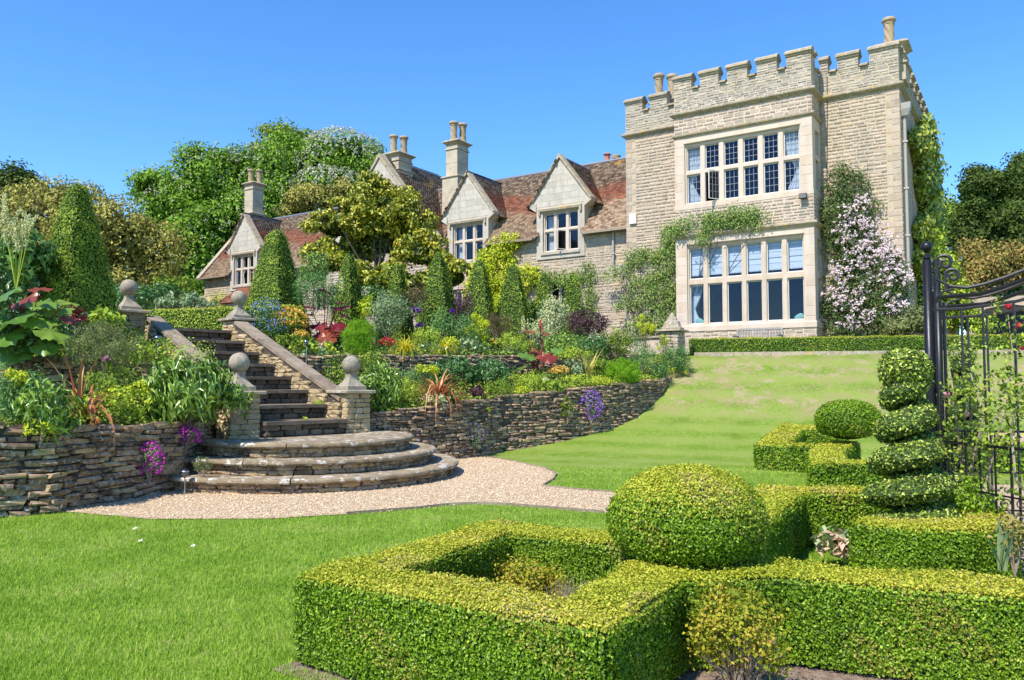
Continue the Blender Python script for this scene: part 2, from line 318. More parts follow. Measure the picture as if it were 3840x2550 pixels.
# ---- stones: unit variants
def rough_stone(seed, sub=2, rnd_amt=.17, power=8.0):
    r = random.Random(seed); bm = bmesh.new(); bmesh.ops.create_cube(bm, size=1); bmesh.ops.subdivide_edges(bm, edges=bm.edges[:], cuts=sub-1, use_grid_fill=True)
    for v in bm.verts:
        c = v.co; m = (abs(c.x*2)**power+abs(c.y*2)**power+abs(c.z*2)**power)**(1/power)
        if m > 0: v.co = c/m*1.0
        v.co += Vector((r.uniform(-1, 1), r.uniform(-1, 1), r.uniform(-1, 1)))*rnd_amt*.5
    me = bpy.data.meshes.new("stone"); bm.to_mesh(me); bm.free(); return me
def slab_stone(seed):     # front face proud with chamfer; front = -y
    r = random.Random(seed); j = lambda a: r.uniform(-a, a); c = .06
    V = [(-.5, .5, -.5), (.5, .5, -.5), (.5, .5, .5), (-.5, .5, .5)]
    V += [(-.5+j(.01), -.1, -.5+j(.04)), (.5+j(.01), -.1, -.5+j(.04)), (.5+j(.01), -.1, .5+j(.04)), (-.5+j(.01), -.1, .5+j(.04))]
    V += [(-.5+c, -.5+j(.1), -.5+c*2), (.5-c, -.5+j(.1), -.5+c*2), (.5-c, -.5+j(.1), .5-c*2), (-.5+c, -.5+j(.1), .5-c*2)]
    F = [(0, 1, 5, 4), (1, 2, 6, 5), (2, 3, 7, 6), (3, 0, 4, 7), (4, 5, 9, 8), (5, 6, 10, 9), (6, 7, 11, 10), (7, 4, 8, 11), (8, 9, 10, 11)]
    me = bpy.data.meshes.new("stone"); me.from_pydata(V, [], F); me.update(); return me
def tile_mesh():
    V = [(-.5, 0, 0), (.5, 0, 0), (.5, 1, -.35), (-.5, 1, -.35), (-.5, 0, .75), (.5, 0, .75), (.5, 1, .35), (-.5, 1, .35)]
    F = [(4, 5, 6, 7), (0, 1, 5, 4), (1, 2, 6, 5), (3, 0, 4, 7)]
    me = bpy.data.meshes.new("tile"); me.from_pydata(V, [], F); me.update(); return me
ROUGH = [rough_stone(i) for i in range(10)]; SLABS = [slab_stone(i) for i in range(8)]
for m_ in ROUGH: m_.shade_smooth() if False else None
_cache = {}
def mesh_with_mat(me, mat, band=None):
    k = (me.name, mat.name, band)
    if k not in _cache:
        c = me.copy(); c.materials.clear(); c.materials.append(mat)
        if band is not None: set_rnd(c, [band]*len(c.vertices), 'band')
        _cache[k] = c
    return _cache[k]
def mesh_np(me):
    v = np.empty(len(me.vertices)*3); me.vertices.foreach_get('co', v); return v.reshape(-1, 3), [tuple(p.vertices) for p in me.polygons]
_npc = {}
def place_pieces(parent, name, variants, X, mat, maxparts=300, rest_name=None, prio=None, bands=None, world=None):
    """X = list of 4x4 matrices in the parent's frame"""
    idx = list(range(len(X)))
    if prio is None:
        cl = Vector((0, 0, 1.6)); Wm = world or Matrix()
        prio = [-(X[i].to_scale().x*X[i].to_scale().z)/max(.1, ((Wm @ X[i].translation)-cl).length_squared) for i in idx]
    idx.sort(key=lambda i: prio[i])
    for i in idx[:maxparts]:
        me = mesh_with_mat(variants[i % len(variants)], mat, None if bands is None else round(bands[i]*8)/8)
        o = bpy.data.objects.new(name, me); COL.objects.link(o); o.parent = parent; o.matrix_local = X[i]
    rest = idx[maxparts:]
    if rest:
        Vs = []; Fs = []; rs = []; bs = []; off = 0
        for vi in range(len(variants)):
            sel = [i for i in rest if i % len(variants) == vi]
            if not sel: continue
            v, f = mesh_np(variants[vi]); vh = np.c_[v, np.ones(len(v))]; M = np.array([X[i] for i in sel])
            P = np.einsum('nij,kj->nki', M, vh)[:, :, :3].reshape(-1, 3); Vs.append(P)
            for ff in f:   # all quads
                base = off+np.arange(len(sel))*len(v); Fs.append(np.stack([base+q for q in ff], 1))
            rs.append(np.repeat(rng.random(len(sel)), len(v)))
            if bands is not None: bs.append(np.repeat([bands[i] for i in sel], len(v)))
            off += len(P)
        me = np_mesh(rest_name or name, np.concatenate(Vs), np.concatenate(Fs), np.concatenate(rs), np.concatenate(bs) if bands is not None else None)
        o = link(rest_name or name, me, mat, parent); o["kind"] = "stuff"
def xf(c, d, L, Dp, Hh, tilt=0, n=None):
    """frame: x along d (horizontal vec), y = into, z up"""
    d = Vector((d[0], d[1], 0)).normalized(); y = Vector((-d.y, d.x, 0))
    m = Matrix(((d.x, y.x, 0, c[0]), (d.y, y.y, 0, c[1]), (0, 0, 1, c[2]), (0, 0, 0, 1)))
    return m @ Matrix.Rotation(tilt, 4, 'Y') @ Matrix.Diagonal((L, Dp, Hh, 1))

# ---- leaves
def leaves(P, Nn, L, Wd, rnd, fold=.25, jit=.6, droop=0, up=None):
    """P (n,3) base points, Nn (n,3) outward; L,W arrays or scalars. 2 tris folded leaf"""
    n = len(P); Nn = Nn/np.maximum(1e-9, np.linalg.norm(Nn, axis=1, keepdims=True))
    Nn = Nn+rng.normal(0, jit, (n, 3)); Nn /= np.linalg.norm(Nn, axis=1, keepdims=True)
    T = rng.normal(0, 1, (n, 3))
    if up is not None: T = T*.5+np.asarray(up)
    T -= Nn*np.sum(T*Nn, 1, keepdims=True); T /= np.maximum(1e-9, np.linalg.norm(T, axis=1, keepdims=True)); B = np.cross(Nn, T)
    L = np.broadcast_to(L, (n,))[:, None]*rng.uniform(.7, 1.3, (n, 1)); Wd = np.broadcast_to(Wd, (n,))[:, None]*rng.uniform(.75, 1.25, (n, 1))
    a = P-T*L*.5; tip = P+T*L*.5; tip[:, 2] -= droop*L[:, 0]
    l = P+B*Wd*.5+Nn*Wd*fold; r = P-B*Wd*.5+Nn*Wd*fold
    V = np.stack([a, l, tip, r], 1).reshape(-1, 3); k = np.arange(n)*4
    F = np.concatenate([np.stack([k, k+2, k+1], 1), np.stack([k, k+3, k+2], 1)])
    return V, F, np.repeat(rnd, 4)
def join_np(parts):
    off = 0; Vs = []; Fs = []; Rs = []
    for V, F, r in parts:
        Vs.append(V); Fs.append(F+off); Rs.append(r); off += len(V)
    return np.concatenate(Vs), np.concatenate(Fs), np.concatenate(Rs)
def leaf_obj(name, parts, mat, parent=None):
    V, F, r = join_np(parts); return link(name, np_mesh(name, V, F, r), mat, parent)
def tri_sample(V, F, n):
    """sample points on triangles"""
    A, B, C = V[F[:, 0]], V[F[:, 1]], V[F[:, 2]]; cr = np.cross(B-A, C-A); ar = np.linalg.norm(cr, axis=1)
    i = rng.choice(len(F), n, p=ar/ar.sum()); u = np.sqrt(rng.random(n)); v = rng.random(n)
    P = A[i]*(1-u)[:, None]+B[i]*(u*(1-v))[:, None]+C[i]*(u*v)[:, None]; return P, cr[i]/ar[i][:, None], ar.sum()/2
def tri_of(mb):
    V = np.array([tuple(v) for v in mb.v], float); F = []
    for f in mb.f:
        for k in range(1, len(f)-1): F.append((f[0], f[k], f[k+1]))
    return V, np.array(F)

# house-local frame
HC = Vector((13.04, 26.0, 0)); HA = math.atan2(-.555, .832)
HM = Matrix.Translation(HC) @ Matrix.Rotation(HA, 4, 'Z')
def hw(x, y, z=0): return HM @ Vector((x, y, z))
# lawn height
def Gh(x, y):
    g = .245*x+.97*y
    if g < 16.3: return 0.0
    if g < 20.8: return .75*((g-16.3)/4.5)**1.6
    if g < 25.0: return .75+1.69*(g-20.8)/4.2
    return 2.44
# ================================================================ GROUND
def height_sheet(name, xs, ys, fn, mat, kind="structure", off=0):
    nx, ny = len(xs), len(ys); V = np.array([(x, y, fn(x, y)+off) for y in ys for x in xs])
    F = np.array([(j*nx+i, j*nx+i+1, (j+1)*nx+i+1, (j+1)*nx+i) for j in range(ny-1) for i in range(nx-1)])
    me = np_mesh(name, V, F, np.full(len(V), .5)); me.shade_smooth(); return tag(link(name, me, mat), kind=kind)
xs = np.r_[-60, -30, -15, np.arange(-10, 16, .4), 18, 22, 30, 60, 120]; ys = np.r_[-30, -10, -4, np.arange(0, 30, .4)]
tag(height_sheet("lawn", xs, ys, Gh, LAWN))["label"] = "mown green lawn rising to a dry grass bank"
# upper ground behind walls and kerb
LW = [(-14, 4.6, 1.25), (-9.5, 7.4, 1.2), (-6.5, 9.0, 1.14), (-5.6, 9.75, 1.08), (-5.2, 10.9, 1.02), (-4.95, 11.9, 1.0), (-4.93, 13.05, 1.0)]     # lower wall, left of steps
LU = [(-16, 10.6, 2.1), (-8.6, 12.3, 2.06), (-6.9, 12.8, 2.04), (-5.55, 13.9, 1.95)]                                # upper wall, left of steps
RW = [(-2.72, 15.1, 1.02), (-1.9, 15.7, 1.10), (-1.04, 16.6, 1.18), (-.12, 17.8, 1.31), (1.35, 18.75, 1.44), (2.4, 19.5, 1.54), (3.3, 20.5, 1.62), (4.1, 21.6, 1.70), (4.6, 22.7, 1.76)]
RU = [(-4.95, 16.9, 2.17), (-3.0, 18.5, 2.26), (-1.4, 19.8, 2.31), (0, 21, 2.36), (1.3, 22.0, 2.40), (2.5, 23.0, 2.44), (3.7, 24.0, 2.49)]
def poly_sheet(name, pts, mat, off=0, **k):
    vs = [Vector((x, y, z+off)) for x, y, z in pts]; tr = geometry.tessellate_polygon([[Vector((v.x, v.y, 0)) for v in vs]])
    me = bpy.data.meshes.new(name); me.from_pydata(vs, [], [tuple(t) for t in tr]); me.update()
    if me.polygons[0].normal.z < 0: me.flip_normals()
    return tag(link(name, me, mat), kind="structure", **k)
front = [(-400, -20, 2.3), (-40, 6, 2.2), (-16, 11.0, 1.95), (-8.6, 12.65, 1.92), (-6.9, 13.1, 1.9), (-5.95, 14.1, 1.9), (-8.1, 16.6, 2.72), (-7.0, 17.9, 2.72), (-6.45, 18.3, 2.5), (-5.2, 17.1, 2.1)]
front += [(x-.15, y+.25, z-.09) for x, y, z in RU]+[(5.0, 25.0, 2.5), (5.8, 25.15, 2.5), (15, 22.8, 2.5), (60, 11.4, 2.5), (400, -75, 2.5), (900, -75, 2.5), (900, 1400, 2.5), (-900, 1400, 2.5), (-900, -20, 2.5)]
poly_sheet("garden_ground", front, SOIL, label="dark garden soil of the upper terrace under the planting")
poly_sheet("terrace_lawn", [(5.9, 25.6, 2.52), (15, 23.3, 2.52), (60, 12, 2.52), (60, 30, 2.52), (14, 27, 2.52), (4, 34, 2.52)], LAWN, label="strip of grass between low hedge and tower")
def loft(name, A, B, mat, n=6, **k):
    V = []; m = 24
    def samp(P, t):
        seg = [math.dist(P[i][:2], P[i+1][:2]) for i in range(len(P)-1)]; T = sum(seg)*t
        for i, s in enumerate(seg):
            if T <= s or i == len(seg)-1: return np.array(P[i])+(np.array(P[i+1])-np.array(P[i]))*min(1, T/s)
            T -= s
    for j in range(m+1):
        a, b = samp(A, j/m), samp(B, j/m)
        for i in range(n+1):
            p = a+(b-a)*i/n; p[2] += random.uniform(-.03, .03) if 0 < i < n else 0; V.append(p)
    F = np.array([(j*(n+1)+i, (j+1)*(n+1)+i, (j+1)*(n+1)+i+1, j*(n+1)+i+1) for j in range(m) for i in range(n)])
    return tag(link(name, np_mesh(name, np.array(V), F, np.full(len(V), .5)), mat), kind="structure", **k)
rb0 = [(x-.10, y+.12, z-.04) for x, y, z in RW]+[(4.9, 24.2, 2.3)]
rb1 = [(-3.3, 15.6, 1.05)]+[(x+.1, y-.05, 1.50+.07*i) for i, (x, y, z) in enumerate(RU)]+[(4.6, 24.7, 2.35)]
loft("flower_bed", rb0, rb1, SOIL, label="soil of the lower border right of the steps")
lb0 = [(x-.1, y+.15, z-.05) for x, y, z in LW]; lb1 = [(x, y+.05, 1.25) for x, y, z in LU]
loft("flower_bed", lb0, lb1, SOIL, label="soil of the lower border left of the steps")
def bedz(x, y, which):
    if which == 'rl':
        best = min(range(len(RW)), key=lambda i: math.dist(RW[i][:2], (x, y))); d = math.dist(RW[best][:2], (x, y)); return RW[best][2]-.05+min(.55, d*.17)
    return {'ll': 1.0, 'lu': 1.95, 'ru': 2.25}[which]
# gravel (polygon from the ground plan)
def gp(px, py, z=0.0):
    u = (px-1920)/FPX; v = (1275-py)/FPX; cp, sp = math.cos(PITCH), math.sin(PITCH)
    r = (u, cp-v*sp, sp+v*cp); k = (z-1.6)/r[2]; return (round(r[0]*k, 2), round(r[1]*k, 2))
lower_edge = [gp(*p) for p in ((300, 1925), (560, 1948), (1000, 1947), (1300, 1930), (1563, 1909), (1680, 1896), (1789, 1891), (1900, 1895), (2263, 1925), (2600, 1950))]
upper_edge = [gp(*p) for p in ((2800, 1905), (2296, 1849), (2150, 1838), (2034, 1825), (2075, 1800), (2086, 1778), (2050, 1760), (1925, 1732), (1840, 1717), (1732, 1704))]
gravel_poly = lower_edge+upper_edge+[(-1.2, 17.1), (-3, 15.5), (-4.9, 13.5), (-5.3, 11.2), (-5.8, 9.9)]
poly_sheet("gravel_path", [(x, y, .008) for x, y in gravel_poly], GRAVEL, label="pale pink gravel path round the foot of the steps")
poly_sheet("gravel_path", [(4.35, 7.4, .008), (4.2, 5.0, .008), (9, 4.0, .008), (12, 12, .008), (6.5, 12.5, .008), (5.6, 9.5, .008)], GRAVEL, label="gravel walk behind the black iron gate screen")
poly_sheet("gravel_path", [(8.6, 16.6, .30), (9.3, 19.0, .62), (30, 13.5, .62), (30, 10.5, .3)], GRAVEL, label="far gravel walk behind the iron gate below the bank")
def inpoly(x, y, P):
    c = False; j = len(P)-1
    for i in range(len(P)):
        if (P[i][1] > y) != (P[j][1] > y) and x < (P[j][0]-P[i][0])*(y-P[i][1])/(P[j][1]-P[i][1])+P[i][0]: c = not c
        j = i
    return c
# gravel stones: one stuff object of small loose pebbles
pts = []
while len(pts) < 20000:
    x, y = random.uniform(-6, 3.5), random.uniform(9, 17)
    if inpoly(x+random.gauss(0, .05), y+random.gauss(0, .05), gravel_poly): pts.append((x, y, .014))
P = np.array(pts); n = len(P); s = rng.uniform(.006, .016, (n, 1, 1))
O = np.array([(1, 0, 0), (0, 1, 0), (-1, 0, 0), (0, -1, 0), (0, 0, .7)]); th = rng.uniform(0, 6.28, n); c_, s_ = np.cos(th), np.sin(th)
Rm = np.zeros((n, 3, 3)); Rm[:, 0, 0] = c_; Rm[:, 0, 1] = -s_; Rm[:, 1, 0] = s_*.7; Rm[:, 1, 1] = c_*.7; Rm[:, 2, 2] = 1
V = (np.einsum('nij,kj->nki', Rm, O)*s+P[:, None, :]).reshape(-1, 3); k = np.arange(n)*5
F = np.concatenate([np.stack([k+a, k+b, k+4], 1) for a, b in ((0, 1), (1, 2), (2, 3), (3, 0))])
tag(link("gravel_stones", np_mesh("gravel_stones", V, F, np.repeat(rng.random(n), 5)), PEBBLE), label="loose pink and buff stones scattered over the gravel path", kind="stuff")
# timber edging
def edging(pts, label):
    for a, b in zip(pts[:-1], pts[1:]):
        d = Vector((b[0]-a[0], b[1]-a[1], 0)); L = d.length
        m = MB().box(-.5, .5, -.5, .5, -.5, .5).build("edging_board", EDGEW); m.matrix_world = xf(((a[0]+b[0])/2, (a[1]+b[1])/2, .0), d, L, .025, .07)
        m["kind"] = "structure"
edging(upper_edge[1:], ""); edging(lower_edge[3:9], "")
# ================================================================ DRY STONE WALLS
def walk(P):
    seg = [math.dist(P[i][:2], P[i+1][:2]) for i in range(len(P)-1)]; T = sum(seg)
    def at(s):
        s = max(0, min(T, s))
        for i, l in enumerate(seg):
            if s <= l or i == len(seg)-1:
                t = s/l; a, b = P[i], P[i+1]; d = ((b[0]-a[0])/l, (b[1]-a[1])/l)
                return a[0]+(b[0]-a[0])*t, a[1]+(b[1]-a[1])*t, a[2]+(b[2]-a[2])*t, d
            s -= l
    return T, at
def dry_wall(name, P, label, zbase, hr=(.035, .10), lr=(.10, .40), depth=.24, cat="stone wall", mat=DRY, maxp=300, s0=0, s1=None, variants=ROUGH, batter=.06):
    T, at = walk(P); root = empty(name, (P[0][0], P[0][1], 0), label=label, cat=cat); X = []
    o0 = Vector((P[0][0], P[0][1], 0)); z = min(zbase(p[0], p[1]) for p in P)-.04; zmax = max(p[2] for p in P)
    while z < zmax:
        h = random.uniform(*hr); s = s0+random.uniform(-.2, 0)
        while s < (s1 or T):
            L = random.uniform(*lr)*(.7+.6*(h-hr[0])/(hr[1]-hr[0]+1e-6)); x, y, zt, d = at(s+L/2)
            zz = z+h/2+.022*math.sin(s*2.1+z*5)+.012*math.sin(s*5.3)
            if zbase(x, y)-.08 < zz < zt-.005:
                nrm = (-d[1], d[0]); off = depth/2+random.uniform(-.03, .045)+batter*(zz-zbase(x, y))
                X.append(xf((x+nrm[0]*off-o0.x, y+nrm[1]*off-o0.y, zz), d, L*.97, depth, h*random.uniform(.78, 1.08), random.uniform(-.09, .09)))
            s += L
        z += h*.97
    place_pieces(root, "stone", variants, X, mat, maxp, "small_stones", world=Matrix.Translation(o0))
    m = MB(); n = max(2, int(T/.5)); vs = []; fs = []
    for i in range(n+1):
        x, y, zt, d = at(T*i/n); nx, ny = -d[1], d[0]
        for off, zz in ((.09, zbase(x, y)-.3), (.11, zt-.05), (.42, zt-.05), (.42, zbase(x, y)-.3)): vs.append((x+nx*off-o0.x, y+ny*off-o0.y, zz))
    for i in range(n):
        for k in range(3): fs.append((i*4+k, i*4+k+1, i*4+k+5, i*4+k+4))
    m.add(vs, fs); m.build("wall_core", DARKSOIL, root); return root
dry_wall("dry_stone_wall", [p for p in LW[1:]], "dry stone retaining wall left of the round steps", lambda x, y: 0, lr=(.10, .42), hr=(.038, .105))
dry_wall("dry_stone_wall", LU, "upper mossy stone wall behind the left border", lambda x, y: 1.2, hr=(.06, .12), lr=(.18, .5))
dry_wall("dry_stone_wall", RW, "long curving dry stone retaining wall right of the steps beside the lawn", Gh, lr=(.10, .34), hr=(.035, .09))
dry_wall("dry_stone_wall", RU, "upper low stone wall carrying the terrace border behind the lower plants", lambda x, y: 1.55, hr=(.06, .10), lr=(.14, .34))
# kerb under terrace hedge
kr = empty("kerb", (0, 0, 0)); kr["kind"] = "structure"
a0, a1 = Vector((5.7, 24.62, 0)), Vector((26, 19.6, 0)); dd = (a1-a0).normalized(); t = 0
while t < (a1-a0).length:
    L = random.uniform(.9, 1.3); c = a0+dd*(t+L/2); m = MB().box(-.5, .5, -.5, .5, -.5, .5).build("kerb_stone", PIPE if False else COPING, kr)
    m.matrix_local = xf((c.x, c.y, 2.475), dd, L-.012, .34, .13); t += L
# ================================================================ STEPS
TD = Vector((.70, .714, 0)).normalized(); ND = Vector((-.714, .70, 0)).normalized(); M0 = Vector((-3.62, 13.92, 0))
steps = empty("garden_steps", M0, label="broad stone garden steps with three rounded lower treads", cat="steps")
# piers stand on these treads
def arc_slab(r, ztop, th, a0, a1, seg, lip=.05):
    prof = [(r-.55, ztop-.002), (r-.03, ztop), (r, ztop-th*.25), (r+.005, ztop-th*.6), (r-.02, ztop-th*.92), (r-.07, ztop-th), (r-.55, ztop-th)]
    vs = []; fs = []; n = len(prof)
    for i in range(seg+1):
        a = a0+(a1-a0)*i/seg; d = -ND*math.cos(a)+TD*math.sin(a); wob = .006*math.sin(a*37+r*9)
        for q, (rr, z) in enumerate(prof): vs.append(d*(rr+wob)+Vector((0, 0, z+.004*math.sin(a*23+r))))
    for i in range(seg):
        for k in range(n): fs.append((i*n+k, i*n+(k+1) % n, (i+1)*n+(k+1) % n, (i+1)*n+k))
    fs.append(tuple(range(n-1, -1, -1))); fs.append(tuple(seg*n+k for k in range(n))); return vs, fs
XS = []
for k, (r, zt, cuts) in enumerate(((2.68, .225, (-1.95, -.62, .22, 1.0, 1.95)), (2.28, .45, (-1.9, -.95, -.12, .8, 1.9)), (1.88, .675, (-1.75, -.7, .3, 1.75)))):
    for a, b in zip(cuts[:-1], cuts[1:]):
        vs, fs = arc_slab(r, zt, .085, a+.004, b-.004, 14); MB().add(vs, fs).build("tread", SLAB, steps)
    m = MB(); n = 40   # core drum + fill
    vs = [(-ND*math.cos(a)+TD*math.sin(a))*(r-.13) for a in [(-1.95+3.9*i/n) for i in range(n+1)]]
    m.prism_z([(v.x, v.y) for v in vs], -.05 if k == 0 else zt-.225, zt-.01); m.build("step_core", DARKSOIL if k < 2 else SLAB, steps)
    for row in range(2):
        a = -1.9
        while a < 1.9:
            L = random.uniform(.16, .40); h = .068; c = (-ND*math.cos(a+L/2/r)+TD*math.sin(a+L/2/r)); d = (ND*math.sin(a+L/2/r)+TD*math.cos(a+L/2/r))
            zz = zt-.085-h*(row+.5)-.002; p = c*(r-.10-.07+random.uniform(-.012, .012))
            XS.append(xf((p.x, p.y, zz), d, L*.98, .16, h*.97, random.uniform(-.03, .03))); a += L/r
rise, run, hw_ = .2625, .66, .815; XF = []
for i in range(8):      # straight flight: riser i at n=i*run, tread top z
    z = .675+rise*(i+1); n0 = i*run
    # tread slabs
    t = -hw_
    for L in ((.75, .88) if i % 2 else (.95, .68)):
        c = TD*(t+L/2)+ND*(n0+.30); m = MB(); vs = []
        b = MB().box(-.5, .5, -.5, .5, -.5, .5); o = b.build("tread", SLABD, steps, bevel=.012); o.matrix_local = xf((c.x, c.y, z-.032), TD, L-.008, .74, .064, random.uniform(-.006, .006)); o.scale = o.scale; t += L
    for row in range(2):
        t = -hw_
        while t < hw_-.05:
            L = min(random.uniform(.18, .42), hw_-t); h = (rise-.064)/2; c = TD*(t+L/2)+ND*(n0+.09+random.uniform(-.01, .012))
            XF.append(xf((c.x, c.y, z-.064-h*(row+.5)), TD, L*.98, .16, h*.97, random.uniform(-.02, .02))); t += L
    m = MB(); pts_ = [TD*-hw_+ND*(n0+.1), TD*hw_+ND*(n0+.1), TD*hw_+ND*(n0+.8), TD*-hw_+ND*(n0+.8)]; m.prism_z([(p.x, p.y) for p in pts_], 0, z-.06); m.build("step_core", DARKSOIL, steps)
place_pieces(steps, "riser_stone", ROUGH, XF, RISER, 300, world=Matrix.Translation(M0))
place_pieces(steps, "stone", ROUGH, XS, DRY, 300, "small_stones", world=Matrix.Translation(M0))
# side walls with sloping copings
def side_wall(tc, label, n1):
    o = M0+TD*tc; root = empty("stair_side_wall", o, label=label, cat="side wall"); X = []
    zt = lambda n: 1.36+(n-.35)*(3.02-1.36)/(4.6-.35)
    n = .3
    m = MB(); vs = []; 
    for nn, z in ((.25, .6), (n1, .6), (n1, zt(n1)-.08), (.25, zt(.25)-.08)):
        p = ND*nn; vs += [tuple(p-TD*.12+Vector((0, 0, z))), tuple(p+TD*.12+Vector((0, 0, z)))]
    m.add(vs, [(0, 1, 3, 2), (2, 3, 5, 4), (4, 5, 7, 6), (6, 7, 1, 0), (0, 2, 4, 6), (1, 7, 5, 3)]).build("wall_core", DARKSOIL, root)
    for sgn in (-1, 1):
        z = .72
        while z < 3.0:
            h = random.uniform(.06, .10); nn = .25+random.uniform(-.1, 0)
            while nn < n1:
                L = random.uniform(.14, .36)
                if z+h < zt(nn)-.05 and z+h > .5+(nn)*.35:
                    p = ND*(nn+L/2)+TD*sgn*(.12+random.uniform(-.012, .012)); X.append(xf((p.x, p.y, z+h/2), ND, L*.98, .12, h*.96, random.uniform(-.03, .03)))
                nn += L
            z += h
    place_pieces(root, "stone", ROUGH, X, PIERST, 300, world=Matrix.Translation(o))
    sl = math.atan2(zt(1)-zt(0), 1); nn = .22
    while nn < n1-.1:
        L = min(random.uniform(.9, 1.15), n1-nn); p = ND*(nn+L/2); b = MB().box(-.5, .5, -.5, .5, -.5, .5).build("coping_slab", COPD, root)
        b.matrix_local = Matrix.Translation((p.x, p.y, zt(nn+L/2)-.02)) @ Matrix(((ND.x, -ND.y, 0, 0), (ND.y, ND.x, 0, 0), (0, 0, 1, 0), (0, 0, 0, 1))) @ Matrix.Rotation(-sl, 4, 'Y') @ Matrix.Diagonal((L/math.cos(sl)-.008, .31, .07, 1)); nn += L
side_wall(hw_+.15, "stone side wall with sloping coping right of the garden steps", 4.5)
side_wall(-hw_-.15, "stone side wall with sloping coping left of the garden steps", 4.5)
def pier(c, zb, zc, label, w=.52, capw=.68, finial='ball', mat=PIERST, rot=None):
    root = empty("stone_pier", (c[0], c[1], zb), label=label, cat="pier"); X = []; h = w/2; H = zc-zb
    D = TD if rot is None else rot; E = Vector((-D.y, D.x, 0))
    MB().prism_z([tuple((D*a+E*b).xy) for a, b in ((-h+.06, -h+.06), (h-.06, -h+.06), (h-.06, h-.06), (-h+.06, h-.06))], 0, H-.06).build("pier_core", DARKSOIL, root)
    z = 0.0; k = 0
    while z < H-.09:
        hh = min(random.uniform(.07, .125), H-.06-z)
        for f in range(4):
            a = f*math.pi/2; u = D*math.cos(a)+E*math.sin(a); v = -D*math.sin(a)+E*math.cos(a); t = -h; 
            if (f+k) % 2: t += 0
            while t < h-.04:
                L = min(random.uniform(.13, .34), h-t)
                if h-t-L < .08: L = h-t
                p = u*(t+L/2)-v*(h-.06+random.uniform(-.006, .008)); X.append(xf((p.x, p.y, z+hh/2), u, L*.99, .13, hh*.97)); t += L
        z += hh; k += 1
    place_pieces(root, "stone", ROUGH, X, mat, 300, world=Matrix.Translation((c[0], c[1], zb)))
    A = math.atan2(D.y, D.x); q = capw/2
    cap = MB().box(-q, q, -q, q, H-.06, H).build("cap_slab", COPING, root, bevel=.012); cap.rotation_euler.z = A
    if finial == 'ball':
        prof = [(.205, 0), (.205, .075), (.18, .085), (.13, .14), (.095, .20), (.075, .26), (.072, .31), (.09, .33)]
        m = MB(); vs = []; fs = []
        for (r, zz) in prof:
            for a, b in ((-1, -1), (1, -1), (1, 1), (-1, 1)): vs.append((a*r, b*r, H+zz))
        for j in range(len(prof)-1):
            for i in range(4): fs.append((j*4+i, j*4+(i+1) % 4, (j+1)*4+(i+1) % 4, (j+1)*4+i))
        fs.append((0, 3, 2, 1)); fs.append(tuple(len(prof)*4-4+i for i in range(4))); m.add(vs, fs)
        pl = m.build("finial_plinth", BALL, root); pl.rotation_euler.z = A
        bm = bmesh.new(); bmesh.ops.create_uvsphere(bm, u_segments=32, v_segments=20, radius=.172); me = bpy.data.meshes.new("ball_finial"); bm.to_mesh(me); bm.free(); me.shade_smooth()
        b = link("ball_finial", me, BALL, root); b.location = (0, 0, H+.48)
    else:
        m = MB(); p8 = [(.36, 0), (.36, .05), (.33, .07), (.27, .14), (.24, .26), (.17, .30), (.15, .38), (.10, .42), (.05, .50), (.02, .54)]
        m.lathe(p8, 8, (0, 0, H)); cp_ = m.build("pyramid_cap", COPING, root); cp_.rotation_euler.z = A+math.pi/8
    return root
pier((-3.05, 14.93), .66, 1.46, "square stone pier with ball finial, lower right of the steps")
pier((-4.63, 13.36), .66, 1.46, "square stone pier with ball finial, lower left of the steps beside the peony")
pier((-6.30, 18.08), 2.3, 3.07, "square stone pier with ball finial at top right of the steps")
pier((-7.95, 16.25), 2.3, 3.09, "shaded stone pier with ball finial at top left of the steps beside the yew")
pier((5.02, 24.6), 2.0, 3.25, "short pale pier with stepped pyramid cap at left end of terrace hedge", .6, .8, 'pyr', RUBBLE, Vector((.832, -.555, 0)))
pier(hw(-12.9, -3.2)[:2], 2.2, 3.3, "small stone pier with pyramid cap half hidden behind the dark red bush", .6, .8, 'pyr', RUBBLE, Vector((.832, -.555, 0)))
# low rendered wall running between the two capped piers
T_ = [hw(-12.6, -3.4), Vector((4.85, 24.9, 0))]
lw = empty("garden_wall", T_[0], label="low pale wall with flat coping between the two pyramid-capped piers", cat="wall"); d = T_[1]-T_[0]; L = d.length
b = MB().box(-.5, .5, -.5, .5, -.5, .5).build("wall_face", ASHLAR, lw); b.matrix_local = xf((d.x/2, d.y/2, 2.55), d, L, .28, .95)
for i in range(6):
    b = MB().box(-.5, .5, -.5, .5, -.5, .5).build("coping_slab", COPING, lw); b.matrix_local = xf((d.x*(i+.5)/6, d.y*(i+.5)/6, 3.06), d, L/6-.01, .4, .06)
